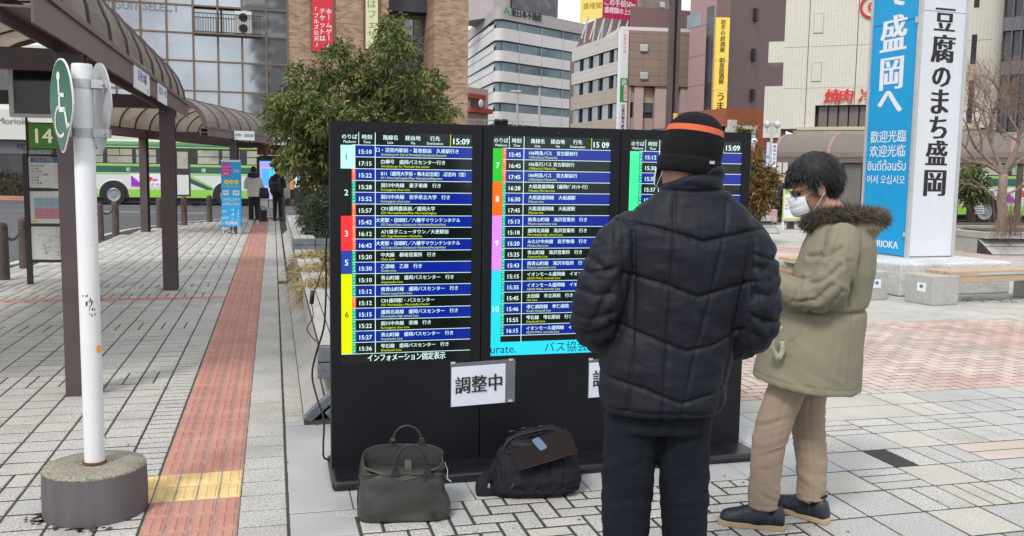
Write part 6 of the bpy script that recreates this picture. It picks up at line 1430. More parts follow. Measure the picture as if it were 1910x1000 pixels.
# elevated walkway railing and floodlights behind the board
ra, rb = D(866, 232, 60), D(1010, 243, 62); t = thing('walkway_railing', 'pale elevated walkway railing just visible over the departure board', 'railing', ra, math.atan2(rb.y-ra.y, rb.x-ra.x)); Lr = (Vector((rb.x, rb.y, 0))-Vector((ra.x, ra.y, 0))).length
M['rail'] = mat('pale_railing', (.45, .47, .45), .5, var=.05)
for z, h in ((.28, .07), (-.6, .3)): b = MB(); b.b2(0, Lr, -.03, .03, z, z+h); b.build('rail', M['rail'], t, local=True)
for k in range(9): b = MB(); b.b2(Lr*k/8-.03, Lr*k/8+.03, -.03, .03, -.4, .28); b.build('rail_post', M['rail'], t, local=True)
for i, px in enumerate((928, 941)):
    p_ = D(px, 229, 58); t = thing('floodlight', ['left one of two floodlights above the board', 'right one of two floodlights above the board'][i], 'floodlight', p_, .3); b = MB(); b.box((0, 0, 0), (.36, .28, .4), 0, 0, Matrix.Rotation(.5, 3, 'X')); b.build('housing', M['ink'], t, local=True); b = MB(); b.box((0, -.15, .05), (.3, .02, .3), 0, 0, Matrix.Rotation(.5, 3, 'X')); b.build('lens', M['gl_win'], t, local=True); b = MB(); b.b2(-.03, .03, 0, .05, -.5, -.15); b.build('bracket', M['ink'], t, local=True)
# far right small posts / timetable
p_ = G(1797, 418); t = thing('stop_board', 'narrow white timetable board between brown posts by the bare tree', 'timetable', (p_.x+.9, p_.y+2, 0), .05)
for x in (-.28, 0.28): b = MB(); b.b2(x-.07, x+.07, -.07, .07, 0, 2.1); b.build('post', M['brown'], t, local=True)
b = MB(); b.b2(.42, .86, -.02, .02, .3, 1.85, 0)
for k in range(16): b.b2(.46, .82, -.024, -.021, .36+.09*k, .39+.09*k, 1)
b.build('board', [M['sw'], plain('print_grey', (.25, .25, .27))], t, local=True)['kind'] = 'stuff'
# ------------------------------------------------------------------ blue banner sign and stop 13
bs = Vector(((413-955)/1700*22.0, 22.0, 0)); t = thing('blue_banner_sign', 'tall sky-blue free-standing banner sign with white writing at the kerb', 'banner sign', bs, math.radians(-4)); k_ = bs.y/1700
BW, BH0, BH1 = 37*k_, 14*k_, 138*k_
M['bb'] = mat('sky_blue_print', (.01, .34, .68), .4, var=.03)
b = MB(); b.b2(0, BW, -.03, .03, BH0, BH1); b.build('panel', M['bb'], t, local=True, bevel=.006)
for x in (.02, BW-.05): b = MB(); b.b2(x, x+.03, -.02, .02, 0, BH0); b.build('leg', M['alu'], t, local=True)
b = MB(); b.b2(BW*.25, BW*.7, .03, .16, 0, BH0+.02); b.build('ballast', M['brown'], t, local=True)
PRT = [M['sw'], plain('banner_magenta', (.65, .02, .32)), plain('banner_yellow', (.85, .75, .05)), plain('banner_dark', (.03, .06, .15))]
b = MB(); y = -.032
b.b2(0, BW, y-.002, y, BH1-.05, BH1-.005, 0)
b.add([(BW*.28+BW*.27*math.cos(a), y-.002, BH1-.24+.17*math.sin(a)) for a in [2*PI*i/20 for i in range(20)]], [tuple(range(20))], 1)
for i, s_ in enumerate(('イオンモール', 'アプリ', '限定')): b.text(s_, (BW*.28, y-.004, BH1-.19-.085*i), X, Z, .07, 0, 'C', BW*.44, 0)
b.text('回数券', (BW*.8, y-.004, BH1-.3), X, Z, .09, 0, 'C', BW*.3, 0)
for i in range(3): b.add([(BW*(.28+.26*i)+.055*math.cos(a), y-.002, BH1-.53+.055*math.sin(a)) for a in [2*PI*q/14 for q in range(14)]], [tuple(range(14))], 2); b.text(('10', '20', '30')[i], (BW*(.28+.26*i), y-.004, BH1-.56), X, Z, .07, 3, 'C', None, 0)
b.text('リニューアル・キャンペーン', (BW*.5, y-.004, BH1-.66), X, Z, .08, 2, 'C', BW*.9, 0)
for x0, x1 in ((.08, .38), (.6, .93)): b.b2(BW*x0, BW*x1, y-.002, y, BH1-.84, BH1-.73, 0)
b.text('盛南地区', (BW*.23, y-.004, BH1-.81), X, Z, .07, 3, 'C', BW*.26, 0); b.text('盛岡駅', (BW*.77, y-.004, BH1-.81), X, Z, .07, 3, 'C', BW*.26, 0)
b.text('3,000円(税込)ご利用で1P', (BW*.5, y-.003, BH1-.98), X, Z, .085, 0, 'C', BW*.9, 0); b.text('4,000円(税込)ご利用で2P', (BW*.5, y-.003, BH1-1.09), X, Z, .085, 0, 'C', BW*.9, 0)
for s_, x, z, sz in (('イオンモール盛岡南線', .86, BH1-1.22, .068), ('イオンモール盛岡南行', .58, BH1-1.22, .10)):
    for i, ch in enumerate(s_): b.text('|' if ch == 'ー' else ch, (BW*x, y-.003, z-sz*1.06*i-.02), X, Z, sz, 0, 'C', None, .01)
for i, ch in enumerate('バスのりば'): b.text(ch, (BW*.4, y-.003, BH1-1.58-.075*i), X, Z, .072, 0, 'C', None, .01)
b.text('運賃', (BW*.16, y-.003, BH1-1.26), X, Z, .06, 0, 'C', None, 0); b.text('200円', (BW*.17, y-.003, BH1-1.42), X, Z, .075, 0, 'C', None, .01); b.text('小人', (BW*.16, y-.003, BH1-1.55), X, Z, .06, 0, 'C', None, 0); b.text('100円', (BW*.17, y-.003, BH1-1.68), X, Z, .075, 0, 'C', None, .01)
b.text('岩手県交通', (BW*.5, y-.003, BH0+.06), X, Z, .09, 0, 'C', BW*.6, .02)
b.build('banner_print', PRT, t, local=True)['kind'] = 'stuff'
s13 = G(478, 408); k_ = s13.y/1700; s13 = Vector((D(480, 408, 29.4).x, 29.4, 0)); k_ = 29.4/1700
t = thing('information_stand', 'black bus stop stand with a lit colour poster under a dark red number 13', 'timetable', s13, math.radians(-2)); W13 = 49*k_
def z13(py): return 1.55+(317-py)*k_
for x0 in (0, W13-.09): b = MB(); b.b2(x0, x0+.09, 0, .12, 0, z13(292)); b.build('post', M['frame'], t, local=True)
b = MB(); b.b2(.09, W13-.09, .01, .11, z13(300), z13(290)); b.build('header', M['frame'], t, local=True)
SC13 = [SM[SI['white']], SM[SI['sky']], SM[SI['purple']], plain('poster_orange', (.9, .5, .02), .3, emit=.6), SM[SI['cyan']], plain('poster_pale', (.5, .52, .72), .3, emit=.45), M['ink']]
b = MB(); b.b2(.09, W13-.09, .02, .1, z13(371), z13(300), 5)
def pr(x0, x1, ya, yc_, m): b.b2(W13*x0, W13*x1, .012, .018, z13(yc_), z13(ya), m)
pr(.1, .9, 297.5, 302, 1); pr(.2, .48, 314, 345, 1); pr(.5, .66, 314, 330, 4); pr(.68, .9, 312, 330, 3); pr(.5, .9, 303, 311, 6); pr(.12, .4, 304, 311, 2); pr(.12, .18, 314, 345, 2)
b.build('lit_poster', SC13, t, local=True)['kind'] = 'stuff'
for x0, x1 in ((.1, .4), (.45, .85)): b = MB(); b.b2(W13*x0, W13*x1, .02, .06, z13(386), z13(373)); b.build('lower_chart', M['pap'], t, local=True)
b = MB(); b.b2(.02, W13-.02, .0, .1, z13(289), z13(274), 0); b.text('13', (W13/2, -.006, z13(287.5)), X, Z, .25, 1, 'C', None, .01); b.build('number_panel', [plain('dark_red_panel', (.16, .015, .02), .4), plain('pale_digit', (.55, .5, .45), .5)], t, local=True)
# lit poster on the far side, seen through the tree
p_ = D(550, 352, 44); t = thing('lit_poster_case', 'pale lit poster case across the road behind the tree leaves', 'poster case', (p_.x, p_.y, ROAD_Z)); b = MB(); b.b2(0, .62, 0, .2, .9, 2.0); b.build('poster', plain('pale_poster', (.45, .62, .8), .4, emit=.4), t, local=True); b = MB(); b.b2(-.05, .67, .02, .25, 0, .89); b.build('cabinet', M['ink'], t, local=True)
# bag and box under the stand
bx = G(500, 409); t = thing('small_bin', 'small dark waste bin behind the person in the cream jacket', 'bin', (bx.x-.02, bx.y-.6, 0)); b = MB(); b.lathe([(.14, 0), (.16, .3), (.15, .31), (.13, .02)], (0, 0, 0), 12); b.build('bin_body', M['frame'], t, local=True); b = MB(); b.tube([(-.1, 0, .3), (-.08, 0, .42), (.08, 0, .42), (.1, 0, .3)], .012, 6); b.build('bin_handle', M['frame'], t, local=True)
# ------------------------------------------------------------------ bags
M['leather'] = mat('dark_olive_coated_fabric', (.036, .037, .034), .42, var=.15, scale=5, bump=.12, bscale=160)
M['olive'] = mat('olive_canvas', (.065, .062, .045), .8, var=.15, scale=9, bump=.3, bscale=300)
M['lining'] = mat('black_lining', (.008, .009, .011), .8, var=.3, scale=20, bump=.4, bscale=30)
M['blackstrap'] = mat('black_strap', (.015, .015, .016), .45, var=.1)
M['brass'] = mat('brass_zip', (.13, .10, .06), .5, metal=.4)
def rrect(w, d, z, n=44, e=4.0, cx=0, cy=0):
    out = []
    for i in range(n):
        t = 2*PI*i/n; c, s = math.cos(t), math.sin(t); out.append(Vector((cx + w/2*math.copysign(abs(c)**(2/e), c), cy + d/2*math.copysign(abs(s)**(2/e), s), z)))
    return out
b1 = G(748, 977); bag = thing('tote_bag', 'open-topped dark grey-olive work tote with two arched handles standing on the paving', 'bag', b1 + Vector((0, .10, 0)), math.radians(4.5)); bag.scale = (1.04, 1.1, .90)
def wob(rings, amp, fr, seed=0.0):
    for r in rings:
        for i, p in enumerate(r):
            n = mnoise.noise(Vector((p.x*fr+seed, p.y*fr, p.z*fr))); q = Vector((p.x, p.y, 0)).normalized(); p += q*amp*n
    return rings
R_ = [rrect(.385, .16, .0), rrect(.40, .175, .006), rrect(.402, .18, .05), rrect(.392, .18, .12), rrect(.378, .17, .19), rrect(.372, .15, .235), rrect(.370, .144, .243)]
for k in range(len(R_)-1): pass
FR = []
for k in range(len(R_)-1):
    for q in range(4): FR.append([a.lerp(c, q/4) for a, c in zip(R_[k], R_[k+1])])
FR.append(R_[-1])
for r in FR:
    for p in r:
        if p.y < 0: 
            dx = (p.x-.05)/.12; dz = (p.z-.10)/.07; p.y += .012*math.exp(-dx*dx-dz*dz) - .008*math.exp(-((p.x+.08)/.1)**2-((p.z-.08)/.06)**2)
            f = p.x*.55+(p.z-.10); p.y += .005*math.exp(-(f/.014)**2)*(1 if p.x > .04 else .2)
        if p.x > .12: p.x -= .028*max(0, (p.z-.05)/.2)*(1+.4*math.sin(p.z*60)*.3); 
wob(FR, .010, 11); wob(FR, .005, 34, 5.0)
b = MB(); b.loft(FR, 0, cap=True); body1 = b.build('body', M['leather'], bag, local=True, smooth=True)
U = []
for (w, d, z, zb_) in ((.366, .142, .243, .243), (.358, .15, .262, .275), (.35, .18, .268, .305), (.346, .205, .262, .325)):
    r = rrect(w, d, z, 44, 3.2, -.005, .018)
    for p in r: f = (p.y-.018)/(d/2)*.5+.5; p.z = z + (zb_-z)*f - .045*math.exp(-(p.x/.09)**2)*(1-f)
    U.append(r)
UU = []
for k in range(3):
    for q in range(3): UU.append([a.lerp(c, q/3) for a, c in zip(U[k], U[k+1])])
UU.append(U[-1]); wob(UU, .007, 24, 3.0)
b = MB(); b.loft(UU, 0, cap=False); b.build('upper_gusset', M['olive'], bag, local=True, smooth=True)
rim = UU[-1]; b = MB(); b.tube([p.copy() for p in rim] + [rim[0]], .0016, 6, cap=False); b.build('zip_edge', M['brass'], bag, local=True, smooth=True)
I_ = [[p.copy() for p in rim], [Vector((p.x*.95, .018+(p.y-.018)*.80, p.z-.012)) for p in rim], [Vector((p.x*.92, .010+(p.y-.018)*.55, p.z-.05)) for p in rim], [Vector((p.x*.9, .008+(p.y-.018)*.5, .10)) for p in rim], [Vector((p.x*.5, .018+(p.y-.018)*.3, .09)) for p in rim]]
b = MB(); b.loft(I_, 0, cap=False); b.add(I_[-1], [tuple(range(44))]); b.build('lining', M['lining'], bag, local=True, smooth=True)
fr = [Vector((-.178+.356*i/20, -.076-.004*math.sin(i), .243)) for i in range(21)]; b = MB(); b.tube(fr, .0045, 6); b.build('front_trim', M['blackstrap'], bag, local=True, smooth=True)
def handle(name, xs, y, z0, top, w=.085, lean=0.0):
    pts = []
    for i in range(17): t = PI*i/16; pts.append(Vector((xs - w*math.cos(t), y + lean*math.sin(t), z0 + top*math.sin(t)**.8)))
    b = MB(); b.tube(pts, .0062, 8); h = b.build(name, M['blackstrap'], bag, local=True, smooth=True)
    for s in (-1, 1): b = MB(); b.prism([(xs+s*w-.010, y-.005, z0+.045), (xs+s*w+.010, y-.005, z0+.045), (xs+s*w+.020, y-.008, z0-.006), (xs+s*w-.020, y-.008, z0-.006)], (0, .008, 0)); b.build('handle_tab', M['blackstrap'], h, local=True, bevel=.003)
handle('handle', .035, -.078, .243, .155, .068, -.01); handle('handle', .01, .115, .315, .105, .065, .01)
b = MB(); b.lathe([(.011, 0), (.013, .01), (.011, .022)], (-.052, .115, .335), 10); b.build('handle_keeper', M['blackstrap'], bag, local=True, smooth=True)
b = MB(); b.prism([(.005, -.03, .235), (.035, -.03, .235), (.03, .02, .275), (.003, .02, .275)], (0, .004, .004)); b.build('inner_flap', M['olive'], bag, local=True)
b = MB(); b.box((.135, -.094, .035), (.026, .004, .024)); b.build('leather_patch', M['blackstrap'], bag, local=True)
b = MB(); b.tube([(-.19, -.02, .0), (-.197, -.03, .1), (-.188, -.03, .24), (-.18, -.02, .30)], .003, 6); b.build('side_zip', M['ink'], bag, local=True)
b = MB(); b.tube([(.178, .03, .26), (.19, .0, .23), (.187, -.03, .2)], .0018, 5); b.tube([(.187, -.03, .2), (.205, -.03, .185)], .003, 5); b.build('zip_pull', M['alu'], bag, local=True)
# black backpack
b2_ = G(1002, 932); bk = thing('backpack', 'black fabric backpack lying open with a notebook and phone on top', 'bag', b2_ + Vector((0, .12, 0)), math.radians(8))
M['nylon'] = mat('black_nylon', (.012, .012, .018), .8, var=.12, scale=6, bump=.3, bscale=220, spec=.25)
mb = MB(); rr = []
for (w, d, z, cx, cy) in ((.36, .20, 0.005, -.02, 0), (.40, .25, .03, -.01, 0), (.40, .26, .10, 0, 0), (.375, .25, .17, 0, .01), (.34, .22, .215, 0, .02), (.30, .17, .24, .0, .03)): rr.append(rrect(w, d, z, 40, 3.0, cx, cy))
mb.loft(rr, 0)
mb.tube([(-.15, .03, .19), (-.11, .06, .255), (-.02, .075, .30), (.08, .08, .31), (.145, .07, .27), (.165, .04, .20)], [.035, .035, .034, .034, .034, .03], 10)
mb.tube([(-.17, -.02, .03), (-.175, -.0, .12), (-.15, .03, .2)], [.03, .028, .03], 8)
def dbag(co, no):
    w = .006*nz3(co, 22, 3)+.003*nz3(co, (60, 20, 60), 2); d_ = np.abs(nz3(co, (14, 6, 10), 2)); w -= .008*np.exp(-(d_/.05)**2)*(co[:, 2] > .04)
    f = co[:, 0]*.4+(co[:, 2]-.15); w -= .006*np.exp(-(f/.007)**2)*(co[:, 1] < 0)*(co[:, 0] < 0); return co + no*w[:, None]
mb.v = [(x*1.10, y*1.05, z*.90) for x, y, z in mb.v]; me = clay(mb, .006, 3, dbag); me.name = 'body'; setmats(me, [M['nylon']]); link('body', me, bk, local=True)
b = MB(); zp = smooth_path([(-.15, -.06, .215), (-.165, .0, .225), (-.12, .03, .26), (-.02, .045, .285), (.08, .05, .295), (.14, .03, .27), (.16, -.02, .235)]); b.tube(zp, .004, 6); b.build('zip', M['blackstrap'], bk, local=True, smooth=True)
b = MB(); b.loft([rrect(.27, .09, .232, 30, 3, 0, .0), rrect(.26, .10, .25, 30, 3, 0, .01)], 0); b.build('opening', M['lining'], bk, local=True, smooth=True)
for i, x in enumerate((-.115, -.055, .03, .095)): b = MB(); z = .27+.03*math.sin((x+.15)*9); b.tube([(x-.02, .075, z-.004), (x-.008, .07, z+.006), (x+.008, .07, z+.007), (x+.02, .075, z-.003)], .004, 6, flat=.5); b.build('carry_loop', M['blackstrap'], bk, local=True, smooth=True)
b = MB()
pth = smooth_path([(-.17, .05, .15), (-.215, .02, .09), (-.27, -.03, .07), (-.275, -.045, .02), (-.25, -.05, .008), (-.2, -.04, .02)], 5)
b.tube(pth, [.030]*len(pth), 8, flat=.16, up=(0, .5, 1)); b.build('shoulder_strap', M['nylon'], bk, local=True, smooth=True)
b = MB(); b.tube([(-.13, -.118, .10), (-.135, -.125, .075), (-.145, -.12, .06)], .003, 5); b.build('zip_pull', M['brass'], bk, local=True)
BKM = bk.matrix_basis
def bkw(p): return BKM @ Vector(p)
nb = thing('notebook', 'dark brown notebook lying aslant on the open black backpack', 'notebook', bkw((.012, -.080, .235)), math.radians(0)); nb.rotation_mode = 'XYZ'
Rn = Matrix.Rotation(math.radians(-22), 4, 'X') @ Matrix.Rotation(math.radians(24), 4, 'Y') @ Matrix.Rotation(math.radians(10), 4, 'Z'); Rn = Matrix.Rotation(math.radians(24), 4, 'X') @ Matrix.Rotation(math.radians(-9), 4, 'Y') @ Matrix.Rotation(math.radians(16), 4, 'Z')
b = MB(); b.box((0, 0, .004), (.30, .185, .004)); b.box((0, 0, -.004), (.30, .185, .004)); b.v = [tuple(Rn @ Vector(p)) for p in b.v]; b.build('cover', mat('dark_brown_cover', (.014, .008, .008), .6, var=.1, spec=.2), nb, local=True)['kind'] = 'stuff'
b = MB(); b.box((0, 0.001, 0), (.296, .183, .004)); b.v = [tuple(Rn @ Vector(p)) for p in b.v]; b.build('pages', mat('page_edge', (.45, .27, .22), .7), nb, local=True)
ph = thing('phone', 'small grey-blue phone lying on the dark brown notebook', 'phone', bkw((.012, -.080, .235)), math.radians(0))
Rp = Rn @ Matrix.Translation((-.005, .028, .0105)) @ Matrix.Rotation(math.radians(12), 4, 'Z')
b = MB(); b.prism([(p.x, p.y, -.004) for p in rrect(.042, .095, 0, 20, 6)], (0, 0, .009)); b.v = [tuple(Rp @ Vector(p)) for p in b.v]; b.build('phone_body', mat('blue_grey_phone', (.11, .16, .25), .35, var=.05), ph, local=True, bevel=.0015)
# ------------------------------------------------------------------ people
M['skin'] = mat('skin', (.42, .235, .165), .5, var=.06, scale=20, spec=.4); M['hair'] = mat('black_hair', (.008, .007, .008), .6, var=.3, scale=60, spec=.35); M['hair2'] = mat('dark_hair_sheen', (.028, .025, .026), .45, spec=.5)
M['mask'] = mat('white_mask', (.66, .68, .72), .8, var=.04, scale=30); M['jacket'] = mat('navy_black_down_nylon', (.0062, .0075, .0145), .62, var=.12, scale=4, bump=.15, bscale=60, spec=.3)
M['jean'] = mat('black_jeans', (.008, .010, .017), .85, var=.25, scale=9, bump=.35, bscale=180, spec=.2); M['knit'] = mat('black_knit', (.008, .008, .010), .9, var=.1, bump=.4, bscale=500, scale=30, spec=.2)
M['oband'] = mat('orange_knit', (.62, .115, .045), .85, var=.06, bump=.3, bscale=400, scale=30); M['khaki'] = mat('khaki_cotton', (.215, .195, .135), .75, var=.10, scale=5, bump=.15, bscale=260, dirt=.25, dscale=4, dcol=(.165, .15, .105))
M['beige'] = mat('beige_chino', (.30, .232, .172), .85, var=.08, scale=5, bump=.2, bscale=300); M['navyshoe'] = mat('navy_leather', (.014, .020, .032), .42, var=.2, scale=18, bump=.1, bscale=120); M['tansole'] = mat('tan_sole', (.42, .31, .19), .7, var=.08); M['fur'] = [mat('fur_dark', (.055, .042, .032), .8), mat('fur_mid', (.10, .08, .06), .8), mat('fur_tip', (.17, .135, .10), .8)]
M['lens'] = mat('spectacle_lens', (.5, .52, .55), .05, var=0, alpha=.25, spec=.8); M['sock'] = plain('black_sock', (.008, .008, .01), .9)
def ring(cx, cy, z, a, b_, n=28, e=2.3, tx=0.0, ty=0.0):
    out = []
    for i in range(n):
        t = 2*PI*i/n; c, s = math.cos(t), math.sin(t); x = a*math.copysign(abs(c)**(2/e), c); y = b_*math.copysign(abs(s)**(2/e), s); out.append(Vector((cx+x, cy+y, z + x*tx + y*ty)))
    return out
def head_mb(mb, T, neck=True):
    def E(c, r, n=14): q = MB(); q.ball(c, r, n); mb.merge(q, T)
    E((0, -.008, .022), (.076, .094, .098)); E((0, .022, -.045), (.060, .066, .078)); E((0, .040, -.085), (.034, .038, .030)); E((0, .088, -.020), (.012, .022, .022), 8); E((0, .083, -.005), (.010, .012, .03), 8)
    E((.04, .066, -.03), (.022, .02, .018), 8); E((-.04, .066, -.03), (.022, .02, .018), 8); E((0, .078, -.062), (.026, .018, .012), 8)
    E((0, .072, .018), (.055, .02, .016), 8)
    for s in (-1, 1): E((s*.079, -.004, -.018), (.009, .019, .031), 10); E((s*.085, -.008, -.008), (.006, .017, .022), 8)
    if neck: q = MB(); q.tube([(0, -.02, -.05), (0, -.035, -.12), (0, -.055, -.20)], [.052, .052, .062], 14); mb.merge(q, T)
def mask_parts(parent, T):
    b = MB(); nu, nv = 18, 14
    def P_(i, j):
        u_ = -1.05+2.1*i/nu; v_ = j/nv; z = -.012-.092*v_; bul = .018*math.sin(PI*v_)**.6*math.cos(u_*.9); pl = .0007*(1 if int(v_*6) % 2 else -1)*(abs(u_) < .9)
        r = .069+.014*max(0, 1-abs(u_)*1.0)+bul*.7+pl
        if v_ > .8: r -= .03*(v_-.8)/.2
        return T @ Vector((math.sin(u_)*r*1.02, .022+math.cos(u_)*r*1.13, z + .010*math.cos(u_*2)*(v_ < .2)))
    for i in range(nu):
        for j in range(nv): b.add([P_(i, j), P_(i+1, j), P_(i+1, j+1), P_(i, j+1)], [(0, 1, 2, 3)])
    m_ = b.build('face_mask', M['mask'], parent, smooth=True)
    for s in (-1, 1):
        for z0, z1 in ((-.018, .008), (-.09, -.03)):
            b = MB(); b.tube([T @ Vector(p) for p in ((s*.062, .058, z0), (s*.077, .02, (z0+z1)/2), (s*.088, -.016, z1))], .0014, 5); b.build('ear_loop', M['mask'], m_)
def hair_cap(parent, T, fringe=.035, back=-.105, nstr=9000, rad=(.087, .106, .102), length=.05, fwd=True):
    nu, nv = 56, 22; P = []
    def low(az):     # az 0 = front, pi = back ; polar angle where the hair ends
        f = abs(((az+PI) % (2*PI))-PI)/PI
        zf = fringe if f < .36 else (fringe + (-.03-fringe)*(f-.36)/.05 if f < .41 else (-.03 + .04*(f-.41)/.05 if f < .46 else (.01 if f < .55 else .01+(back-.01)*min(1, (f-.55)/.12))))
        return zf
    c0 = Vector((0, -.012, .030)); b = MB()
    V_ = []
    for i in range(nu):
        az = 2*PI*i/nu; zl = low(az); th1 = math.acos(max(-1, min(1, (zl-c0.z)/rad[2])))
        for j in range(nv+1):
            th = th1*j/nv; k = 1+.05*mnoise.noise(Vector((math.sin(az)*9, math.cos(az)*9, th*2)))+ (.04 if j > nv-4 and (abs(az) < .9 or abs(az-2*PI) < .9) else 0)
            rr_ = 1 if th < PI/2 else 1
            V_.append(T @ (c0 + Vector((math.sin(az)*math.sin(th)*rad[0]*k, math.cos(az)*math.sin(th)*rad[1]*k, math.cos(th)*rad[2]*k))))
    F_ = [(i*(nv+1)+j, i*(nv+1)+j+1, ((i+1) % nu)*(nv+1)+j+1, ((i+1) % nu)*(nv+1)+j) for i in range(nu) for j in range(nv)]
    b.add(V_, F_); h = b.build('hair', M['hair'], parent, smooth=True)
    so = h.modifiers.new('s', 'SOLIDIFY'); so.thickness = .012; so.offset = -1
    roots = []; dirs = []
    for k in range(nstr):
        az = rng.uniform(0, 2*PI); zl = low(az); th1 = math.acos(max(-1, min(1, (zl-c0.z)/rad[2]))); th = th1*math.sqrt(rng.uniform(.01, .80 if abs(((az+PI) % (2*PI))-PI) < 1.75 else 1)); s = 1.012
        p = c0 + Vector((math.sin(az)*math.sin(th)*rad[0]*s, math.cos(az)*math.sin(th)*rad[1]*s, math.cos(th)*rad[2]*s))
        d = Vector((math.sin(az)*math.cos(th)*rad[0], math.cos(az)*math.cos(th)*rad[1], -math.sin(th)*rad[2])).normalized() + Vector((math.sin(az), math.cos(az), 0))*.16 + Vector((math.cos(az*7)*.2, math.sin(az*9)*.2, 0))
        roots.append(tuple(T @ p)); dirs.append(tuple(T.to_3x3() @ d))
    o = strips('hair_strands', roots, dirs, length, .0034, [M['hair'], M['hair'], M['hair2']], parent, jitter=.14, seg=3, droop=.12); o['kind'] = 'stuff'; return h
def shoe(parent, T, upper, sole, s=1.0, laces=True):
    Ls = .285*s
    def sec(y, w, z0, h, n=16, cx=0): return [Vector((cx + w/2*math.copysign(abs(math.cos(t))**.75, math.cos(t)), y, z0 + (h*max(0, math.sin(t))**.8 if math.sin(t) > 0 else -.0))) for t in [2*PI*i/n for i in range(n)]]
    b = MB(); pr = [(-.075, .045, .05), (-.065, .062, .082), (-.03, .072, .098), (.01, .076, .098), (.05, .080, .088), (.09, .088, .070), (.13, .096, .056), (.165, .092, .047), (.19, .074, .038), (.203, .04, .022)]
    b.loft([[T @ p for p in sec(y, w, .022, h, 20, .006*(y > .05))] for y, w, h in pr], 0); u = b.build('shoe_upper', upper, parent, smooth=True)
    b = MB(); out = []
    pts = [(-.082, .03), (-.076, .058), (-.03, .078), (.03, .078), (.09, .092), (.14, .104), (.185, .088), (.208, .05), (.214, .02)]
    poly = [(w/2+.006*(y > .05), y) for y, w in pts] + [(-w/2+.006*(y > .05), y) for y, w in reversed(pts)]
    b.prism([T @ Vector((x, y, .0)) for x, y in poly], T.to_3x3() @ Vector((0, 0, .026))); b.build('shoe_sole', sole, u, bevel=.004)
    if laces:
        LM = plain('grey_blue_lace', (.05, .055, .07), .7)
        b = MB(); b.tube([T @ Vector((.030*math.cos(t), -.012+.048*math.sin(t), .112-.010*math.sin(t))) for t in [2*PI*i/20 for i in range(21)]], .0065, 6, cap=False); b.build('padded_collar', M['sock'], u, smooth=True)
        b = MB(); b.tube([T @ Vector(p) for p in ((-.046, .085, .045), (-.034, .105, .072), (0, .115, .080), (.038, .105, .070), (.050, .085, .045))], .0022, 5); b.build('toe_seam', LM, u)
        for sg in (-1, 1): b = MB(); b.tube([T @ Vector(p) for p in ((sg*.034, -.02, .108), (sg*.040, .0, .075), (sg*.038, -.01, .035))], .002, 5); b.build('heel_seam', LM, u)
        for k in range(4): b = MB(); y = .035+.026*k; b.tube([T @ Vector(p) for p in ((-.025, y, .105-.011*k), (0, y+.004, .118-.012*k), (.028, y+.01, .104-.011*k))], .0026, 5); b.build('lace', LM, u)
        for sg in (-1, 1): b = MB(); b.tube([T @ Vector(p) for p in ((0, .03, .12), (sg*.02, .025, .135), (sg*.045, .03, .118), (sg*.03, .04, .11))], .002, 5); b.build('lace', M['blackstrap'], u)
def hand(T, s=1.0):
    """left hand, palm down -z, fingers along +y and curling down, thumb on +x side"""
    mb = MB(); q = MB(); q.loft([[Vector((w/2*math.cos(t)*1.0, y, .014*math.sin(t))) for t in [2*PI*i/12 for i in range(12)]] for y, w in ((0, .05), (.03, .075), (.065, .082), (.09, .078))], 0)
    for i, (x, ln) in enumerate(((-.03, .058), (-.010, .076), (.011, .080), (.031, .070))): q.tube([(x, .075, 0), (x, .085+ln*.35, -.004), (x*.95, .085+ln*.68, -.024), (x*.9, .085+ln*.78, -.046)], [.0095, .009, .008, .0065], 7)
    q.tube([(.030, .02, 0), (.052, .045, -.006), (.058, .07, -.016), (.052, .092, -.026)], [.013, .011, .0095, .008], 7)
    mb.merge(q, T @ Matrix.Scale(s, 4)); return mb
def seamdist(P2, poly):
    d = np.full(len(P2), 9.0)
    for (a, c) in zip(poly[:-1], poly[1:]):
        a = np.array(a); c = np.array(c); ab = c-a; t = np.clip(((P2-a)@ab)/(ab@ab), 0, 1); d = np.minimum(d, np.linalg.norm(P2-(a+t[:, None]*ab), axis=1))
    return d
# ---- man in the black down jacket
m1 = thing('person', 'person seen from behind in a black quilted jacket and a black beanie with orange stripe', 'person', (.534, 2.78, 0), 0.0)
def T1(x, y, z): return Vector((x, y, z))
H1T = m1.matrix_basis @ Matrix.Translation((-.012, -.004, 1.595)) @ Matrix.Rotation(math.radians(24), 4, 'Z') @ Matrix.Rotation(math.radians(7), 4, 'Y') @ Matrix.Scale(.93, 4)
mb = MB(); head_mb(mb, H1T)
q = MB()                                   # the body under the clothes, one skin
q.loft([ring(-.06, 0, .86, .15, .10), ring(-.03, 0, 1.1, .14, .095), ring(0, 0, 1.32, .17, .1), ring(0, -.02, 1.43, .13, .07), ring(0, -.03, 1.5, .06, .06)], 0)
for pts, rs in (([(-.12, 0, .9), (-.165, 0, .5), (-.165, -.01, .09)], [.075, .055, .04]), ([(.0, 0, .9), (.01, .02, .5), (.02, .03, .09)], [.075, .055, .04]),
                ([(-.14, -.01, 1.4), (-.25, -.03, 1.1), (-.16, .18, .98)], [.045, .04, .03]), ([(.14, -.01, 1.4), (.18, -.03, 1.08), (.08, .18, .98)], [.045, .04, .03])): q.tube([Vector(p) for p in pts], rs, 10)
mb.merge(q, m1.matrix_basis)
me = clay(mb, .008, 3); setmats(me, [M['skin']]); me.name = 'body'; link('body', me, m1)
mb = MB()
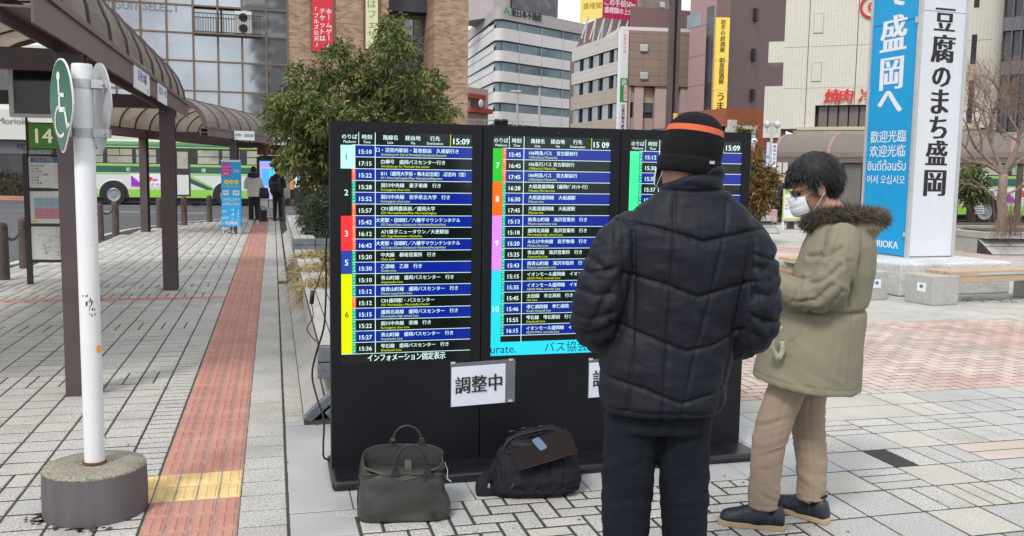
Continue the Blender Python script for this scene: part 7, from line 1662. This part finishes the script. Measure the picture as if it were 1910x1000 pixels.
mb.loft([ring(-.068, -.005, .835, .178, .135), ring(-.066, -.005, .86, .192, .15), ring(-.06, 0, .98, .200, .150), ring(-.035, 0, 1.10, .192, .142), ring(-.012, 0, 1.22, .195, .142), ring(0, 0, 1.34, .212, .145), ring(.004, -.005, 1.41, .205, .125), ring(.006, -.012, 1.455, .165, .10), ring(.006, -.018, 1.490, .118, .085), ring(.004, -.02, 1.52, .092, .082), ring(.004, -.018, 1.555, .088, .088, tx=.35)], 0)
mb.tube(smooth_path([(-.14, -.005, 1.405), (-.205, -.02, 1.335), (-.250, -.03, 1.22), (-.268, -.02, 1.11), (-.235, .09, 1.06), (-.18, .17, 1.03)]), [.056, .066, .074, .080, .083, .084, .084, .084, .085, .086, .086, .085, .084, .084, .082, .08, .078, .074, .07, .066, .06], 14)
mb.tube(smooth_path([(.145, -.005, 1.405), (.186, -.015, 1.325), (.205, -.025, 1.2), (.200, -.015, 1.09), (.15, .09, 1.04), (.10, .17, 1.02)]), [.056, .064, .071, .076, .079, .08, .08, .08, .081, .082, .082, .082, .08, .08, .08, .078, .074, .07, .068, .066, .06], 14)
chev = [[(-.26, 1.425), (-.12, 1.40), (.02, 1.363), (.13, 1.385), (.24, 1.405)], [(-.20, 1.262), (-.1, 1.24), (.01, 1.20), (.1, 1.225), (.19, 1.245)], [(-.24, 1.118), (-.13, 1.08), (-.02, 1.04), (.06, 1.055), (.16, 1.10)], [(-.27, .955), (-.14, .925), (-.03, .884), (.05, .905), (.13, .925)]]
vert = [[(-.06, 1.50), (-.065, 1.36), (-.075, 1.1), (-.085, .84)], [(.095, 1.48), (.085, 1.40), (.045, 1.2), (.0, 1.0), (-.03, .84)], [(-.178, 1.39), (-.17, 1.2), (-.175, 1.0), (-.185, .85)], [(.165, 1.38), (.145, 1.2), (.115, 1.0), (.09, .85)]]
def djack(co, no):
    P2 = co[:, [0, 2]]; back = np.clip(-no[:, 1]*2+.3, 0, 1); body = (np.abs(co[:, 0]+.03) < .205).astype(float)
    w = np.zeros(len(co)); dm = np.full(len(co), 9.0)
    for s in chev: d = seamdist(P2, s); dm = np.minimum(dm, d); w -= .0068*np.exp(-(d/.0055)**2)*back
    dv = np.full(len(co), 9.0)
    for s in vert: d = seamdist(P2, s); dv = np.minimum(dv, d); w -= .0026*np.exp(-(d/.005)**2)*back
    w += .006*(1-np.exp(-np.minimum(dm, dv*3)/.03))*back*body
    n1 = nz3(co, (30, 22, 9), 3)*np.exp(-dm/.05); w += .0036*n1*back*body; n3 = nz3(co[:, [0, 2, 1]]@np.array([[.8, .6, 0], [-.6, .8, 0], [0, 0, 1]]), (7, 30, 9), 2); w += .0022*n3
    n2 = nz3(co, (9, 9, 26), 3); w += .0034*n2
    # radiating pinches along every seam
    w += .0042*nz3(co, (70, 40, 16), 2)*np.exp(-dm/.028)*back*body
    # sleeves: rings of stitching and folds
    arm = np.clip((np.abs(co[:, 0]+.025)-.195)/.02, 0, 1)
    sgn = np.sign(co[:, 0]+.025); t = co[:, 2] + .35*np.abs(co[:, 0]+.025) - .25*co[:, 1]
    for zc in (1.40, 1.22): w -= .007*np.exp(-((t-zc-.02*sgn)/.006)**2)*arm
    w += .006*nz3(co, (13, 13, 30), 3)*arm; 
    for cr in ([(-.36, 1.215), (-.29, 1.195), (-.235, 1.20)], [(-.37, 1.135), (-.30, 1.12), (-.225, 1.15)], [(-.35, 1.06), (-.28, 1.075), (-.22, 1.11)], [(-.31, 1.31), (-.25, 1.27), (-.21, 1.28)], [(-.34, 1.00), (-.27, 1.03), (-.20, 1.06)], [(-.22, 1.24), (-.26, 1.19), (-.30, 1.10)],
               [(.29, 1.225), (.235, 1.20), (.18, 1.21)], [(.30, 1.14), (.23, 1.12), (.165, 1.15)], [(.28, 1.06), (.21, 1.07), (.15, 1.10)], [(.27, 1.32), (.21, 1.28), (.17, 1.29)], [(.25, 1.0), (.19, 1.02), (.13, 1.05)], [(.175, 1.24), (.20, 1.17), (.24, 1.09)]):
        d = seamdist(P2+.006*nz3(co, 25, 2)[:, None], cr); w += (-.0048*np.exp(-(d/.009)**2) + .002*np.exp(-((d-.025)/.015)**2))*arm
    w -= .006*np.exp(-((co[:, 2]-.853)/.004)**2) + .006*np.exp(-((co[:, 2]-1.505-.05*np.abs(co[:, 0]))/.005)**2) ; 
    col = (co[:, 2] > 1.50); w += col*(.011*nz3(co, (7, 7, 34), 2))
    ah = np.abs(np.abs(co[:, 0]+.012)-.195); w -= .0035*np.exp(-(ah/.006)**2)*(co[:, 2] > 1.18)*(no[:, 1] < .2)
    return co + no*w[:, None]
me = clay(mb, .0046, 9, djack); setmats(me, [M['jacket']]); me.name = 'down_jacket'; link('down_jacket', me, m1, local=True)
b = MB(); b.box((-.235, -.025, .955), (.005, .003, .012)); b.build('red_tag', plain('red_tag', (.6, .02, .02)), m1, local=True)
b = MB(); b.tube([(-.215, .03, .985), (-.225, .01, .96)], .004, 5); b.build('zip_pull', M['ink'], m1, local=True)
mb = MB(); mb.loft([ring(-.068, .0, .93, .158, .112), ring(-.07, 0, .84, .165, .115), ring(-.072, 0, .77, .162, .112)], 0)
mb.tube(smooth_path([(-.145, 0, .86), (-.158, -.005, .70), (-.162, -.005, .5), (-.160, 0, .3), (-.158, 0, .1)], 3), [.092, .090, .088, .084, .082, .08, .077, .074, .072, .07, .068, .068, .068], 14)
mb.tube(smooth_path([(.005, 0, .86), (.012, .0, .70), (.022, .01, .5), (.028, .02, .3), (.03, .03, .1)], 3), [.090, .088, .086, .084, .08, .078, .075, .072, .07, .068, .067, .066, .066], 14)
def djean(co, no):
    w = .005*nz3(co, (11, 11, 24), 3) + .006*nz3(co+co[:, [2, 0, 1]]*.5, (8, 8, 38), 2)*np.exp(-((co[:, 2]-.55)/.2)**2)
    for zc, xc in ((.78, -.14), (.775, 0.01)): pass
    pd = seamdist(co[:, [0, 2]], [(-.205, .80), (-.205, .69), (-.165, .665), (-.125, .69), (-.125, .80), (-.205, .795)]); pd2 = seamdist(co[:, [0, 2]], [(-.04, .80), (-.04, .69), (.0, .665), (.04, .69), (.04, .80), (-.04, .795)])
    w += -.003*np.exp(-(np.minimum(pd, pd2)/.004)**2)*(no[:, 1] < 0); return co + no*w[:, None]
me = clay(mb, .007, 4, djean); setmats(me, [M['jean']]); me.name = 'jeans'; link('jeans', me, m1, local=True)
for x, y in ((-.16, -.02), (.03, .01)): shoe(m1, m1.matrix_basis @ Matrix.Translation((x, y, 0)) @ Matrix.Rotation(.15 if x < 0 else -.15, 4, 'Z'), M['blackstrap'], M['ink'], laces=False)
mask_parts(m1, H1T)
# beanie
HT = m1.matrix_basis @ Matrix.Translation((-.006, -.004, 1.560)) @ Matrix.Rotation(math.radians(9), 4, 'Y') @ Matrix.Rotation(math.radians(-4), 4, 'X') @ Matrix.Scale(1.06, 4)
def hatring(r, z, n=64, dart=0.0):
    return [HT @ Vector((math.cos(t)*r*.96*(1-dart*abs(math.cos(2*t))**6), -.0+math.sin(t)*r*1.12*(1-dart*abs(math.cos(2*t))**6), z)) for t in [2*PI*i/n for i in range(n)]]
b = MB(); b.loft([hatring(.088, .035), hatring(.0895, .05), hatring(.0905, .07), hatring(.0895, .09), hatring(.0862, .110)], 0, cap=False); b.build('beanie_side', M['knit'], m1, smooth=True)
b = MB(); b.loft([hatring(.0862, .1095), hatring(.0843, .118), hatring(.0815, .1275)], 0, cap=False); b.build('orange_stripe', M['oband'], m1, smooth=True)
b = MB(); b.loft([hatring(.0815, .127), hatring(.075, .141, dart=.02), hatring(.063, .155, dart=.05), hatring(.046, .166, dart=.09), hatring(.028, .172, dart=.16), hatring(.01, .173, dart=.2), hatring(.001, .170)], 0, cap=False); b.build('beanie_crown', M['knit'], m1, smooth=True)
b = MB(); b.loft([hatring(.086, -.008), hatring(.0925, -.004), hatring(.0945, .015), hatring(.0945, .032), hatring(.0915, .040), hatring(.088, .039)], 0, cap=False); cf = b.build('beanie_cuff', M['knit'], m1, smooth=True)
b = MB(); a_ = -1.12; p_ = HT @ Vector((math.cos(a_)*.0965, math.sin(a_)*.110, .030)); b.box(p_, (.017, .003, .009), 0, a_+PI/2); b.build('hat_tag', M['alu'], m1)
# ---- man in the khaki parka
P2Z = math.radians(72.5); m2 = thing('person', 'person in khaki parka with fur-trimmed hood, beige trousers, white mask and glasses looking down', 'person', (1.332, 3.98, 0), P2Z); MT = m2.matrix_basis
H2T = MT @ Matrix.Translation((-.0, .018, 1.515)) @ Matrix.Rotation(math.radians(8), 4, 'Z') @ Matrix.Rotation(math.radians(-24), 4, 'X') @ Matrix.Scale(1.04, 4)
mb = MB(); head_mb(mb, H2T, neck=False)
q = MB(); q.tube([(0, .0, 1.47), (0, -.06, 1.40), (0, -.09, 1.33)], [.054, .058, .07], 14); q.loft([ring(0, -.0, .80, .13, .1), ring(0, -.04, 1.0, .13, .1), ring(0, -.08, 1.25, .16, .1), ring(0, -.09, 1.34, .12, .08)], 0)
for pts, rs in (([(-.08, .03, .85), (-.10, .13, .45), (-.108, .16, .08)], [.07, .05, .038]), ([(.08, 0, .85), (.075, 0, .45), (.064, -.035, .08)], [.07, .05, .038]),
                ([(-.15, -.1, 1.31), (-.22, -.02, 1.08), (-.10, .19, 1.13)], [.045, .04, .027]), ([(.15, -.1, 1.31), (.22, .0, 1.08), (.07, .20, 1.13)], [.045, .04, .027])): q.tube([Vector(p) for p in pts], rs, 10)
hl = hand(Matrix.Translation((-.105, .185, 1.13)) @ Matrix.Rotation(math.radians(-22), 4, 'Z') @ Matrix.Rotation(math.radians(12), 4, 'X'), .95); hr = hand(Matrix.Translation((.075, .20, 1.13)) @ Matrix.Rotation(math.radians(25), 4, 'Z') @ Matrix.Rotation(math.radians(12), 4, 'X') @ Matrix.Scale(-1, 4, (1, 0, 0)), .95)
q.merge(hl); q.merge(hr); mb.merge(q, MT)
me = clay(mb, .0055, 2); setmats(me, [M['skin']]); me.name = 'body'; link('body', me, m2)
mb = MB()
mb.loft([ring(0, .018, .655, .262, .232, ty=.10), ring(0, .016, .69, .262, .230, ty=.10), ring(0, .0, .82, .252, .212, ty=.05), ring(0, -.03, .93, .235, .192), ring(0, -.042, .99, .222, .178), ring(0, -.052, 1.04, .222, .180), ring(0, -.076, 1.16, .222, .170), ring(0, -.092, 1.27, .212, .150), ring(0, -.094, 1.335, .185, .125), ring(0, -.085, 1.375, .13, .105), ring(0, -.07, 1.42, .085, .085)], 0)
SL = smooth_path([(-.15, -.10, 1.325), (-.215, -.095, 1.25), (-.255, -.065, 1.15), (-.262, -.015, 1.075), (-.215, .08, 1.07), (-.15, .145, 1.10), (-.118, .178, 1.12)]); mb.tube(SL, [.068, .070, .072, .073, .074, .075, .075, .075, .075, .075, .075, .074, .072, .072, .07, .068, .064, .060, .056, .053, .050, .048, .046, .045, .044], 14)
SRp = [Vector((-p.x, p.y, p.z)) for p in SL]; mb.tube(SRp, [.068, .070, .072, .073, .074, .075, .075, .075, .075, .075, .075, .074, .072, .072, .07, .068, .064, .060, .056, .053, .050, .048, .046, .045, .044], 14)
# hood lying on the back
mb.loft([ring(0, -.13, 1.28, .05, .035), ring(0, -.165, 1.305, .115, .075), ring(0, -.175, 1.345, .145, .10), ring(0, -.16, 1.385, .142, .115), ring(0, -.14, 1.41, .12, .115)], 0)
def dpar(co, no):
    z = co[:, 2]; w = .004*nz3(co, (7, 7, 9), 3); w += .0065*nz3(co, (11, 11, 2.2), 2)*(z < .97); w += .003*nz3(co, (22, 22, 5), 2)
    for cr in ([(.03, 1.12), (-.02, 1.135), (-.09, 1.20)], [(.06, 1.045), (.0, 1.06), (-.06, 1.12)], [(.02, 1.0), (-.05, 1.03), (-.10, 1.10)], [(-.13, 1.02), (-.135, 1.12), (-.12, 1.22)], [(.09, 1.04), (.08, 1.09), (.05, 1.13)], [(.03, 1.22), (-.03, 1.235), (-.09, 1.27)]):
        d = seamdist(co[:, [1, 2]]+.006*nz3(co, 25, 2)[:, None], cr); w += (-.007*np.exp(-(d/.006)**2) + .004*np.exp(-((d-.02)/.012)**2))*(co[:, 0] < -.12)
    w += .007*nz3(co, (26, 26, 5), 3)*np.exp(-np.abs(z-.99)/.09)
    w -= .011*np.exp(-((z-.992)/.010)**2)*(np.abs(co[:, 0]) < .235)*(co[:, 1] < .16) ; w += .003*np.sin(np.arctan2(co[:, 1], co[:, 0])*90)*np.exp(-((z-.992)/.018)**2)
    hz = .655+.10*(co[:, 1]-.018)*1.0+.028; w -= .003*np.exp(-((z-hz)/.003)**2)
    arm = np.clip((np.abs(co[:, 0])-.2)/.03, 0, 1); t = z - .5*co[:, 1]; w += .007*nz3(np.stack([co[:, 0], co[:, 1]*.6, t], 1), (8, 8, 22), 2)*arm
    w += 0
    # raglan seam and back seam on the visible left side
    L_ = co[:, 0] < -.05; d = seamdist(co[:, [1, 2]], [(-.085, 1.36), (-.055, 1.27), (-.02, 1.16), (.035, 1.06), (.06, 1.01)]); w -= .0045*np.exp(-(d/.004)**2)*L_*(np.abs(no[:, 0]) > .2)
    d = seamdist(co[:, [1, 2]], [(-.165, 1.25), (-.15, 1.0), (-.145, .66)]); w -= .0035*np.exp(-(d/.0035)**2)*L_
    d = seamdist(co[:, [1, 2]], [(.03, .94), (.085, .86)]); w -= .006*np.exp(-(d/.005)**2)*L_*(z < .95)
    return co + no*w[:, None]
me = clay(mb, .0058, 3, dpar); setmats(me, [M['khaki']]); me.name = 'parka'; link('parka', me, m2, local=True)
# fur edge of the hood
path = smooth_path([(-.085, .055, 1.345), (-.12, .02, 1.395), (-.145, -.06, 1.415), (-.155, -.15, 1.415), (-.125, -.235, 1.405), (-.05, -.272, 1.395), (.05, -.272, 1.395), (.125, -.235, 1.405), (.155, -.15, 1.415), (.145, -.06, 1.415), (.12, .02, 1.395), (.085, .055, 1.345)], 6)
path = [Vector((p.x*.93, p.y*.93-.002, p.z-.012)) for p in path]; mb = MB(); mb.tube(path, .024, 10); me = clay(mb, .008, 2); setmats(me, [M['fur'][0]]); me.name = 'fur_trim'; fo_ = link('fur_trim', me, m2, local=True)
rt = []; dr = []
for i in range(len(path)-1):
    tg = (path[i+1]-path[i]).normalized(); u = tg.orthogonal().normalized(); w_ = tg.cross(u)
    for k in range(170):
        a = rng.uniform(0, 2*PI); f = rng.uniform(0, 1); d = u*math.cos(a) + w_*math.sin(a); rt.append(tuple(MT @ (path[i].lerp(path[i+1], f) + d*.023))); dr.append(tuple(MT.to_3x3() @ (d + tg*.5 + Vector((0, 0, -.15)))))
o = strips('fur_hairs', rt, dr, .024, .0022, M['fur'], m2, jitter=.35, seg=3, curl=.3); o['kind'] = 'stuff'
b = MB(); pts = smooth_path([(-.262, .13, .93), (-.29, .155, .90), (-.292, .165, .86), (-.275, .15, .82), (-.268, .135, .80), (-.26, .12, .83), (-.262, .125, .87)]); b.tube(pts, .012, 8); b.build('pocket_glove', mat('cream_knit', (.42, .40, .30), .9, var=.15, scale=60, bump=.6, bscale=150), m2, local=True, smooth=True)
# trousers
mb = MB(); mb.loft([ring(0, 0.0, .92, .155, .125), ring(0, .005, .80, .162, .13), ring(0, .015, .74, .155, .13)], 0)
mb.tube(smooth_path([(-.085, .02, .84), (-.10, .085, .66), (-.108, .15, .45), (-.112, .17, .27), (-.112, .172, .095)], 3), [.092, .09, .088, .085, .081, .079, .078, .076, .073, .07, .068, .067, .067], 14)
mb.tube(smooth_path([(.08, -.0, .84), (.082, .005, .66), (.08, .0, .45), (.07, -.025, .27), (.066, -.03, .095)], 3), [.092, .09, .088, .085, .081, .078, .077, .075, .072, .07, .068, .067, .067], 14)
def dch(co, no):
    z = co[:, 2]; w = .004*nz3(co, (9, 9, 16), 3); sh = np.stack([co[:, 0], co[:, 1], z+.35*co[:, 1]], 1); k = np.exp(-((z-.43)/.15)**2); w += .0075*nz3(sh, (5, 7, 44), 2)*k; sh[:, 2] = z-.5*co[:, 1]; w += .0085*nz3(sh, (6, 8, 30), 2)*np.exp(-((z-.18)/.09)**2)
    left = co[:, 0] < 0; yc = np.where(left, np.interp(z, [.1, .27, .45, .66, .84], [.172, .17, .15, .085, .02]), np.interp(z, [.1, .27, .45, .66, .84], [-.03, -.025, 0, .005, 0])); w -= .003*np.exp(-((co[:, 1]-yc+.005)/.003)**2)
    w -= .003*np.exp(-((z-.118)/.003)**2); return co + no*w[:, None]
me = clay(mb, .006, 3, dch); setmats(me, [M['beige']]); me.name = 'trousers'; link('trousers', me, m2, local=True)
SHL = MT @ Matrix.Translation((-.112, .155, 0)) @ Matrix.Rotation(math.radians(4), 4, 'Z'); SHR = MT @ Matrix.Translation((.066, -.04, 0)) @ Matrix.Rotation(math.radians(-30), 4, 'Z')
for S_ in (SHL, SHR):
    shoe(m2, S_, M['navyshoe'], M['tansole']); b = MB(); b.tube([S_ @ Vector(p) for p in ((0, -.01, .07), (0, -.012, .11), (0, -.012, .16))], [.036, .040, .042], 12); b.build('sock', M['sock'], m2, smooth=True)
hair_cap(m2, H2T, fringe=.055, back=-.085, length=.042)
mask_parts(m2, H2T)
b = MB()
for s in (-1, 1):
    cx, cz = s*.033, .002; b.tube([H2T @ Vector((cx+.025*math.cos(t), .104-abs(cx)*.25, cz+.019*math.sin(t))) for t in [2*PI*i/18 for i in range(19)]], .0021, 5, cap=False); b.tube([H2T @ Vector(p) for p in ((s*.058, .092, .008), (s*.081, .04, .008), (s*.085, -.012, .002))], .0021, 5)
b.tube([H2T @ Vector((-.008, .1, .006)), H2T @ Vector((.008, .1, .006))], .0016, 5); g_ = b.build('glasses', mat('dark_metal_frame', (.06, .05, .05), .3, metal=.6), m2); 
for s in (-1, 1): b = MB(); b.add([H2T @ Vector((s*.033+.024*math.cos(t), .098-.033*.25, .002+.016*math.sin(t))) for t in [2*PI*i/16 for i in range(16)]], [tuple(range(16))]); b.build('lens', M['lens'], g_)
for s in (-1, 1): b = MB(); b.ball(H2T @ Vector((s*.03, .074, .002)), .009, 8); b.build('eye', M['ink'], m2, smooth=True)
# ---- small figures in the background
def small_person(label, loc, rz, top, legs, hairm, Hh=1.62, hood=None, pack=None, extras=None, seated=False):
    t = thing('person', label, 'person', loc, rz); k = Hh/1.62; MT_ = t.matrix_basis
    mb = MB(); HT_ = MT_ @ Matrix.Translation((0, .0, 1.50*k)) @ Matrix.Scale(.98, 4); head_mb(mb, HT_); q = MB()
    q.loft([ring(0, 0, .78*k, .13, .1), ring(0, 0, 1.0*k, .13, .09), ring(0, 0, 1.25*k, .16, .1), ring(0, -.02, 1.34*k, .1, .07)], 0)
    for s in (-1, 1): q.tube([(s*.08, 0, .82*k), (s*.085, .0, .42*k), (s*.085, -.01, .07*k)], [.07, .05, .035], 8); q.tube([(s*.15, 0, 1.28*k), (s*.20, .0, 1.04*k), (s*.12, .17, 1.1*k)], [.04, .035, .03], 8)
    mb.merge(q, MT_); me = clay(mb, .012, 2); setmats(me, [M['skin']]); me.name = 'body'; link('body', me, t)
    mb = MB(); mb.loft([ring(0, 0, .76*k, .19, .15), ring(0, 0, .9*k, .185, .145), ring(0, 0, 1.1*k, .19, .14), ring(0, 0, 1.26*k, .2, .13), ring(0, -.01, 1.34*k, .13, .1), ring(0, -.01, 1.39*k, .08, .08)], 0)
    for s in (-1, 1): mb.tube([(s*.14, 0, 1.3*k), (s*.205, -.01, 1.17*k), (s*.225, .0, 1.02*k), (s*.15, .14, 1.06*k)], [.065, .068, .06, .05], 10)
    me = clay(mb, .012, 3, lambda co, no: co + no*(.008*nz3(co, (12, 12, 20), 3))[:, None]); setmats(me, [top]); me.name = 'jacket'; link('jacket', me, t, local=True)
    mb = MB(); mb.loft([ring(0, 0, .86*k, .15, .11), ring(0, 0, .76*k, .155, .115)], 0)
    for s in (-1, 1): mb.tube([(s*.075, 0, .8*k), (s*.085, .01, .45*k), (s*.09, -.0, .09*k)], [.085, .066, .054], 10)
    me = clay(mb, .012, 3, lambda co, no: co + no*(.006*nz3(co, (12, 12, 24), 3))[:, None]); setmats(me, [legs]); me.name = 'trousers'; link('trousers', me, t, local=True)
    b = MB(); q = MB(); q.ball((0, -.015, .03), (.088, .102, .098), 14); b.merge(q, HT_); b.build('hair', hairm, t, smooth=True)
    if hood: mb = MB(); mb.tube([(-.12, .05, 1.33*k), (-.12, -.08, 1.38*k), (0, -.14, 1.36*k), (.12, -.08, 1.38*k), (.12, .05, 1.33*k)], [.05, .065, .085, .065, .05], 10); mb.ball((0, -.03, 1.33*k), (.17, .12, .07), 12); me = clay(mb, .012, 2); setmats(me, [hood]); me.name = 'hood'; link('hood', me, t, local=True)
    return t
M['cream'] = mat('cream_fleece', (.52, .49, .44), .9, var=.08, scale=20); M['navy'] = mat('navy_cloth', (.012, .018, .045), .85, var=.1); M['blk'+'cloth'] = mat('black_cloth', (.010, .011, .014), .85, var=.15)
wp = G(474, 417); wo = small_person('person in a cream jacket with navy hood and a dark shoulder bag facing the stop', wp, math.radians(22), M['cream'], M['blkcloth'], M['hair'], 1.66, M['navy'])
for x in (-.09, .09): shoe(wo, wo.matrix_basis @ Matrix.Translation((x, 0, 0)), plain('pale_pink_shoe', (.6, .4, .5)), M['sw'], .9, False)
b = MB(); b.loft([rrect(.34, .12, 0, 20), rrect(.36, .14, .12, 20), rrect(.26, .07, .32, 20)], 0); b.v = [(x+.26, y-.05, z+.72) for x, y, z in b.v]; bg_ = b.build('shoulder_bag', M['navy'], wo, local=True, smooth=True); b = MB(); b.tube([(.16, -.05, 1.0), (.13, -.06, 1.38), (.3, -.02, 1.03)], .012, 5); b.build('bag_strap', M['navy'], bg_, local=True)
b = MB(); b.tube([(0, -.10, 1.60), (0, -.14, 1.56), (0, -.13, 1.48)], [.03, .028, .01], 8); b.build('ponytail', M['hair'], wo, local=True, smooth=True)
mp = G(518, 412); mo2 = small_person('person in black clothes with a black rucksack reading the lit stop poster', mp, math.radians(-4), M['blkcloth'], M['blkcloth'], M['hair'], 1.68)
b = MB(); b.loft([rrect(.30, .14, .0, 24), rrect(.32, .17, .08, 24), rrect(.31, .17, .36, 24), rrect(.24, .12, .46, 24)], 0); b.v = [(x, y-.20, z+.86) for x, y, z in b.v]; rk = b.build('rucksack', M['ink'], mo2, local=True, smooth=True); b = MB(); b.tube([(-.12, -.29, 1.17), (.12, -.29, 1.17)], .006, 5); b.build('pocket_zip', M['rim'], rk, local=True)
for x in (-.1, .1): shoe(mo2, mo2.matrix_basis @ Matrix.Translation((x, 0, 0)), M['blackstrap'], M['ink'], .95, False)
pp = G(1427, 424); pb_ = small_person('person in black with a white backpack, half hidden by the tiled planter', (pp.x, pp.y+1.2, 0), math.radians(-10), M['blkcloth'], M['blkcloth'], M['hair'], 1.32)
b = MB(); b.loft([rrect(.28, .13, 0, 24), rrect(.34, .17, .1, 24), rrect(.30, .15, .3, 24), rrect(.16, .08, .38, 24)], 0); b.v = [(x-.02, y-.22, z+.74) for x, y, z in b.v]; b.build('white_backpack', M['cream'], pb_, local=True, smooth=True)
cp = D(1457, 345, 50); cpn = small_person('distant person in a dark jacket and orange cap behind the hedge', (cp.x, 50, 0), 0, M['navy'], M['blkcloth'], plain('orange_cap', (.8, .25, .05)), 1.5)
sc2 = G(1446, 420); t = thing('suitcase', 'small pink suitcase standing beside the tiled planter on the right', 'suitcase', (sc2.x, sc2.y+.4, 0)); b = MB(); b.b2(-.15, .15, -.1, .1, .06, .5); b.build('shell', mat('pink_shell', (.5, .25, .32), .4, var=.05), t, local=True, bevel=.03)
for x in (-.12, .12): b = MB(); b.tube([(x, -.02, .03), (x, .02, .03)], .03, 8); b.build('wheel', M['ink'], t, local=True)
for x in (-.07, .07): b = MB(); b.tube([(x, .08, .5), (x, .08, .86)], .008, 5); b.build('handle_bar', M['alu'], t, local=True)
